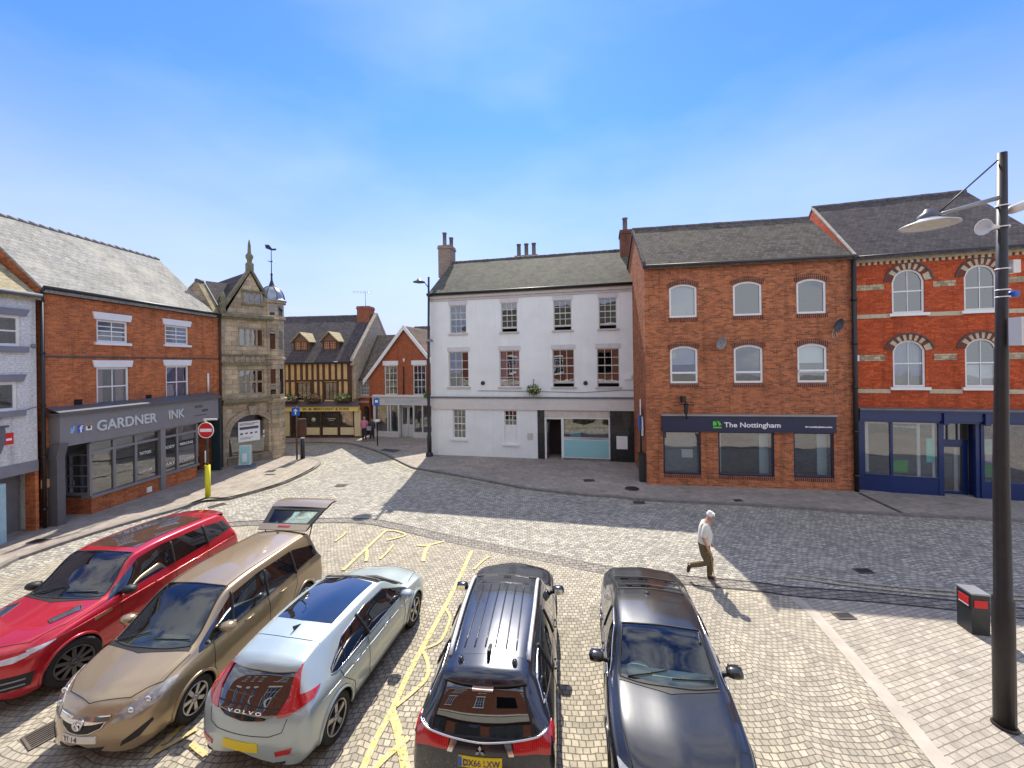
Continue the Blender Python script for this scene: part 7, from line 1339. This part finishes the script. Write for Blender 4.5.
# ---------------------------------------------------------------- red sports utility car
rp = carpaint('paint_red', (.48, .004, .018), .35, .3)
Rv = Car('parked_car', 'crimson red sport utility car with a black panoramic roof at the left edge',
 [(-2.425, .8, .65, .6, .75, .35, -.12), (-2.4, .9, .85, .68, .95, .3, -.12), (-2.34, .95, 1.02, .72, 1.14, .28, -.12, 'rbase'), (-2.1, .96, 1.14, .66, 1.60, .27, -.07, 'rtop'), (-1.85, .965, 1.14, .68, 1.70, .26, -.04), (-.3, .98, 1.11, .72, 1.77, .25, 0),
  (.30, .98, 1.09, .70, 1.72, .25, .06, 'header'), (1.10, .975, 1.08, .82, 1.2, .25, .22, 'cowl'), (1.28, .975, 1.06, .83, 1.17, .25, .23), (1.95, .965, 1.0, .80, 1.09, .25, .3), (2.25, .93, .93, .74, 1.0, .25, .33), (2.36, .89, .8, .66, .88, .26, .33), (2.41, .82, .6, .52, .68, .28, .33), (2.425, .7, .45, .42, .54, .32, .33)],
 POSE['rover'], rp, 2.923, .86, .385, spokes=10, rim=MATS['dark_alloy'], interior=(beige_in, MATS['cabin_dark'], 1.18, 1.1), steer=-.32)
Rv.side('side_window', [(-2.1, 1.26), (-1.2, 1.2), (.2, 1.15), (.6, 1.135), (.98, 1.12)], [(-1.95, 1.5), (-1.2, 1.6), (-.2, 1.65), (.3, 1.58), (.93, 1.16)], MATS['privacy_glass'], n=40, off=.004)
for y, yt in ((-.38, -.42), (-1.3, -1.3)): Rv.sideline('window_pillar', [(y, 1.18), (yt, 1.62)], MATS['rubber'], .03)
Rv.sideline('door_seam', [(.75, 1.1), (.8, .7), (.7, .35)], seam, .005); Rv.sideline('door_seam', [(-.38, 1.15), (-.38, .7), (-.38, .35)], seam, .005); Rv.sideline('door_seam', [(-1.3, 1.17), (-1.25, .9), (-1.05, .6), (-1.0, .35)], seam, .005); Rv.sideline('shoulder_crease', [(-2.1, 1.04), (0, 1.0), (1.8, .96)], rp, .01)
Rv.patch('roof_glass', [(-.56, -1.55), (0, -1.58), (.56, -1.55)], [(-.56, .1), (0, .16), (.56, .1)], 'top', darkglass('smoked_roof', (.05, .04, .035), .05), n=20, m=16)
Rv.handles((-.95, .0), 1.0, rp); Rv.mirror_(.72, 1.17, MATS['rubber'], out=.15)
Rv.patch('scuttle', [(-.78, .96), (0, 1.14), (.78, .96)], [(-.8, 1.03), (0, 1.21), (.8, 1.03)], 'top', MATS['rubber'], m=3); Rv.wipers(1.0, 1.2, .62, .1, 1.02)
Rv.line('bonnet_seam', [(-.86, 1.0), (-.84, 1.6), (-.7, 2.0), (0, 2.28), (.7, 2.0), (.84, 1.6), (.86, 1.0)], 'top', seam, .006)
for sd in (-1, 1): vt = Rv.patch('bonnet_vent', [(sd*.62, 1.22), (sd*.50, 1.58)], [(sd*.74, 1.3), (sd*.60, 1.62)], 'top', MATS['chrome'], n=6, m=3); Rv.line('vent_rim', [(sd*.62, 1.2), (sd*.49, 1.6), (sd*.61, 1.65), (sd*.76, 1.3), (sd*.62, 1.2)], 'top', MATS['rubber'], .012, parent=vt)
Rv.patch('side_vent', [(.95, .93), (1.25, .91)], [(.95, .99), (1.25, .97)], 'left', MATS['chrome'], n=6, m=2); Rv.patch('side_vent', [(.95, .93), (1.25, .91)], [(.95, .99), (1.25, .97)], 'right', MATS['chrome'], n=6, m=2)
Rv.patch('headlamp', [(.50, .82), (.68, .82), (.80, .87)], [(.48, .89), (.68, .91), (.82, .93)], 'front', MATS['clear_lens'], off=.01, mirror=True); Rv.patch('headlamp_side', [(2.08, .88), (1.8, .95)], [(2.08, .95), (1.8, .965)], 'left', MATS['clear_lens'], off=.01, n=5, m=2)
Rv.patch('grille', [(-.45, .76), (.45, .76)], [(-.45, .9), (.45, .9)], 'front', MATS['rubber'], off=.01); Rv.patch('bumper_intake', [(-.85, .42), (0, .40), (.85, .42)], [(-.88, .62), (0, .64), (.88, .62)], 'front', MATS['rubber'], off=.008, n=30)
for z in (.47, .55): Rv.line('intake_bar', [(-.82, z), (0, z-.01), (.82, z)], 'front', plain('dull_silver', (.3, .3, .32), .4, metal=.6), .014, off=.015)
Rv.patch('rear_lamp', [(-2.33, 1.0), (-2.1, 1.04)], [(-2.3, 1.14), (-2.08, 1.13)], 'left', MATS['red_lens'], off=.01); Rv.patch('rear_lamp', [(-2.33, 1.0), (-2.1, 1.04)], [(-2.3, 1.14), (-2.08, 1.13)], 'right', MATS['red_lens'], off=.01)
Rv.spoiler(.62, -1.7, -1.95, .3)
# ---------------------------------------------------------------- black sport utility car with chrome rails
op = carpaint('paint_blue_black', (.012, .016, .028), .4, .25)
O = Car('parked_car', 'blue black sport utility car with silver roof rails and yellow DX66 LXW plate',
 [(-2.347, .76, .6, .55, .72, .35, -.16), (-2.33, .85, .8, .64, .9, .3, -.16), (-2.27, .885, .97, .67, 1.06, .28, -.16, 'rbase'), (-1.95, .895, 1.04, .55, 1.5, .27, -.09, 'rtop'), (-1.75, .9, 1.04, .55, 1.575, .26, -.05), (-.3, .905, 1.02, .61, 1.64, .25, 0), (.40, .905, 1.0, .62, 1.59, .25, .06, 'header'), (1.2, .9, .98, .74, 1.12, .25, .22, 'cowl'), (1.35, .9, .97, .75, 1.09, .25, .24), (1.95, .885, .92, .73, 1.01, .25, .32), (2.2, .85, .83, .67, .91, .26, .34), (2.31, .77, .62, .52, .7, .28, .34), (2.347, .62, .45, .4, .5, .32, .34)],
 POSE['outl'], op, 2.67, .92, .36, spokes=5, interior=(grey_in, grey_in, 1.1, 1.2))
O.side('side_window', [(-1.85, 1.2), (-1.2, 1.13), (.3, 1.06), (.8, 1.04), (1.08, 1.02)], [(-1.7, 1.38), (-1.2, 1.44), (-.2, 1.5), (.45, 1.44), (1.03, 1.07)], MATS['privacy_glass'], n=40, off=.004)
O.sideline('window_trim', [(-1.88, 1.21), (-1.2, 1.115), (.3, 1.045), (1.1, 1.01)], MATS['chrome'], .011); O.sideline('window_trim', [(-1.88, 1.21), (-1.7, 1.4), (-1.2, 1.455)], MATS['chrome'], .009)
for y, yt in ((-.3, -.34), (-1.15, -1.18)): O.sideline('window_pillar', [(y, 1.07), (yt, 1.47)], MATS['rubber'], .03)
O.sideline('door_seam', [(.85, 1.03), (.9, .7), (.8, .35)], seam, .005); O.sideline('door_seam', [(-.3, 1.05), (-.3, .7), (-.3, .35)], seam, .005); O.sideline('door_seam', [(-1.2, 1.1), (-1.15, .9), (-1.0, .6), (-.95, .35)], seam, .005)
O.handles((-.85, .1), .95, op); O.mirror_(.85, 1.1, op)
for sd in (-1, 1):
    pts = [O.cast((sd*(.535+.045*t+.01*(1-abs(t-.5)*2)), -1.62+2.0*t), 'top')[0][0]+Vector((0, 0, .045 if 0 < t < 1 else 0)) for t in [i/12 for i in range(13)]]
    MB().tube(pts, .03, 8).build('roof_rail', plain('satin_silver', (.7, .7, .7), .35, metal=.35, var=0), O.root)
    MB().lathe([(0, .05), (.03, .05), (.04, 0)], n=10).build('washer_boss', op, O.root).location = O.cast((sd*.36, -1.72), 'top')[0][0]
for x in (-.36, -.22, -.07, .07, .22, .36): O.line('roof_rib', [(x*1.0, -1.5), (x*.98, .02)], 'top', op, .012)
sr = O.patch('sunroof', [(-.42, .12), (.42, .12)], [(-.4, .36), (0, .39), (.4, .36)], 'top', MATS['privacy_glass']); O.line('sunroof_rim', [(-.43, .11), (.43, .11), (.41, .37), (0, .40), (-.41, .37), (-.43, .11)], 'top', MATS['dark_alloy'], .008, parent=sr)
hh = O.cast((0, -1.55), 'top')[0][0]; MB().prism([hh+Vector((-.02, .14, 0)), hh+Vector((-.02, -.12, 0)), hh+Vector((-.012, -.14, .09)), hh+Vector((-.012, -.09, .09))], (.04, 0, 0)).build('shark_fin', MATS['rubber'], O.root)
spo = O.spoiler(.54, -1.6, -1.8, .28); MB().box(-.13, .13, -2.12, -2.06, 1.50, 1.525).build('brake_light', plain('lens_pink', (.5, .35, .3), .3, var=0), spo); O.line('roof_seam', [(-.6, -1.62), (.6, -1.62)], 'top', seam, .006)
O.patch('rear_lamp', [(.40, .93), (.65, .92), (.82, .87)], [(.38, 1.04), (.65, 1.06), (.82, 1.07)], 'back', MATS['red_lens'], off=.018, mirror=True)
O.patch('rear_lamp_side', [(-2.1, .92), (-1.95, 1.0)], [(-2.1, 1.06), (-1.93, 1.07)], 'right', MATS['red_lens'], off=.014); O.patch('rear_lamp_side', [(-2.1, .92), (-1.95, 1.0)], [(-2.1, 1.06), (-1.93, 1.07)], 'left', MATS['red_lens'], off=.014)
O.line('lamp_trim', [(-.8, 1.075), (-.65, 1.06), (-.38, 1.045), (0, 1.035), (.38, 1.045), (.65, 1.06), (.8, 1.075)], 'back', MATS['chrome'], .014, off=.018); O.patch('chrome_finisher', [(.34, .92), (.40, .92)], [(.28, 1.03), (.36, 1.03)], 'back', MATS['chrome'], off=.022, mirror=True, n=3, m=3)
h, _ = O.cast((0, .97), 'back'); mb = MB()
for a in (pi/2, pi/2+2*pi/3, pi/2-2*pi/3):
    d = Vector((cos(a), 0, sin(a))); t_ = Vector((-sin(a), 0, cos(a))); mb.prism([Vector((0, 0, 0)), d*.035-t_*.02, d*.07, d*.035+t_*.02], (0, -.008, 0))
b_ = mb.build('badge', MATS['chrome'], O.root); b_.location = h[0]+Vector((0, -.02, 0))
pl_ = O.patch('number_plate', [(-.26, .79), (.26, .79)], [(-.26, .90), (.26, .90)], 'back', plate_y, off=.016); O.words('DX66 LXW', .02, .845, .44, .095, MATS['ink_dark'], 'back', parent=pl_); O.patch('plate_band', [(-.258, .795), (-.215, .795)], [(-.258, .895), (-.215, .895)], 'back', MATS['blue_sign'], off=.019, parent=pl_, n=2, m=2)
O.patch('bumper_skirt', [(-.7, .36), (.7, .36)], [(-.76, .6), (.76, .6)], 'back', MATS['rubber'], off=.006); O.line('bonnet_seam', [(-.8, 1.1), (-.76, 1.8), (0, 2.16), (.76, 1.8), (.8, 1.1)], 'top', seam, .006)
O.patch('scuttle', [(-.7, 1.07), (0, 1.24), (.7, 1.07)], [(-.72, 1.13), (0, 1.31), (.72, 1.13)], 'top', MATS['rubber'], m=3)
# ---------------------------------------------------------------- dark grey saloon (bonnet towards the camera)
dp = carpaint('paint_dark_grey', (.026, .027, .03), .55, .3)
D = Car('parked_car', 'dark grey saloon parked nose first, bonnet cut by the bottom of the picture',
 [(-2.42, .62, .55, .5, .65, .3, -.2), (-2.39, .74, .75, .58, .86, .27, -.2), (-2.32, .8, .88, .62, 1.0, .24, -.2), (-2.15, .83, .93, .64, 1.06, .22, -.16), (-1.72, .86, .95, .66, 1.10, .2, -.1, 'rbase'), (-.8, .88, .94, .62, 1.37, .2, -.06, 'rtop'), (-.35, .885, .93, .635, 1.41, .2, 0), (.24, .885, .92, .635, 1.385, .2, .06, 'header'), (1.0, .88, .915, .70, 1.02, .2, .22, 'cowl'), (1.15, .88, .9, .69, .99, .2, .22), (1.7, .87, .84, .68, .91, .2, .26), (2.05, .83, .74, .62, .8, .2, .3), (2.22, .74, .6, .5, .64, .22, .32), (2.3, .58, .42, .4, .5, .26, .32)],
 POSE['dark'], dp, 2.65, .9, .325, spokes=7, interior=(MATS['cabin_dark'], mint_in, 1.0, 1.0))
D.side('side_window', [(-1.45, 1.0), (-1.0, .97), (.2, .955), (.5, .95), (.8, .935)], [(-1.2, 1.12), (-.9, 1.2), (-.3, 1.29), (.15, 1.25), (.76, .97)], MATS['privacy_glass'], n=34, off=.004)
D.sideline('window_trim', [(-1.47, 1.0), (-1.0, .96), (.2, .945), (.82, .925)], MATS['chrome'], .009); D.sideline('window_trim', [(-1.47, 1.0), (-1.2, 1.13), (-.9, 1.21), (-.3, 1.3), (.15, 1.26), (.8, .94)], MATS['chrome'], .009)
D.sideline('window_pillar', [(-.3, .96), (-.36, 1.28)], MATS['rubber'], .025); D.sideline('door_seam', [(.65, .93), (.7, .6), (.6, .3)], seam, .005); D.sideline('door_seam', [(-.35, .94), (-.35, .6), (-.35, .3)], seam, .005); D.sideline('shoulder_crease', [(-1.9, .84), (0, .8), (1.7, .76)], dp, .008)
D.handles((-.75, .05), .83, dp); D.mirror_(.52, .97, dp, out=.16); D.wipers(.9, 1.0, .55, .0, .93)
MB().lathe([(0, .035), (.03, .03), (.05, 0)], n=10).build('aerial_base', MATS['rubber'], D.root).location = D.cast((.08, -.6), 'top')[0][0]
D.patch('scuttle', [(-.64, .86), (0, 1.01), (.64, .86)], [(-.67, .94), (0, 1.1), (.67, .94)], 'top', MATS['rubber'], m=3)
D.line('bonnet_seam', [(-.72, .86), (-.72, 1.4), (-.58, 2.0)], 'top', seam, .006); D.line('bonnet_seam', [(.72, .86), (.72, 1.4), (.58, 2.0)], 'top', seam, .006)
D.line('boot_seam', [(-.62, -1.75), (-.64, -2.05), (.64, -2.05), (.62, -1.75)], 'top', seam, .006); D.patch('headlamp', [(.42, .62), (.72, .64)], [(.42, .72), (.76, .76)], 'front', MATS['clear_lens'], mirror=True); D.patch('grille', [(-.34, .55), (.34, .55)], [(-.38, .7), (.38, .7)], 'front', MATS['rubber'])
MB().lathe([(0, .0), (.035, .0), (.035, .006), (0, .007)], n=14).build('badge', MATS['chrome'], D.root).location = D.cast((0, 2.02), 'top')[0][0]
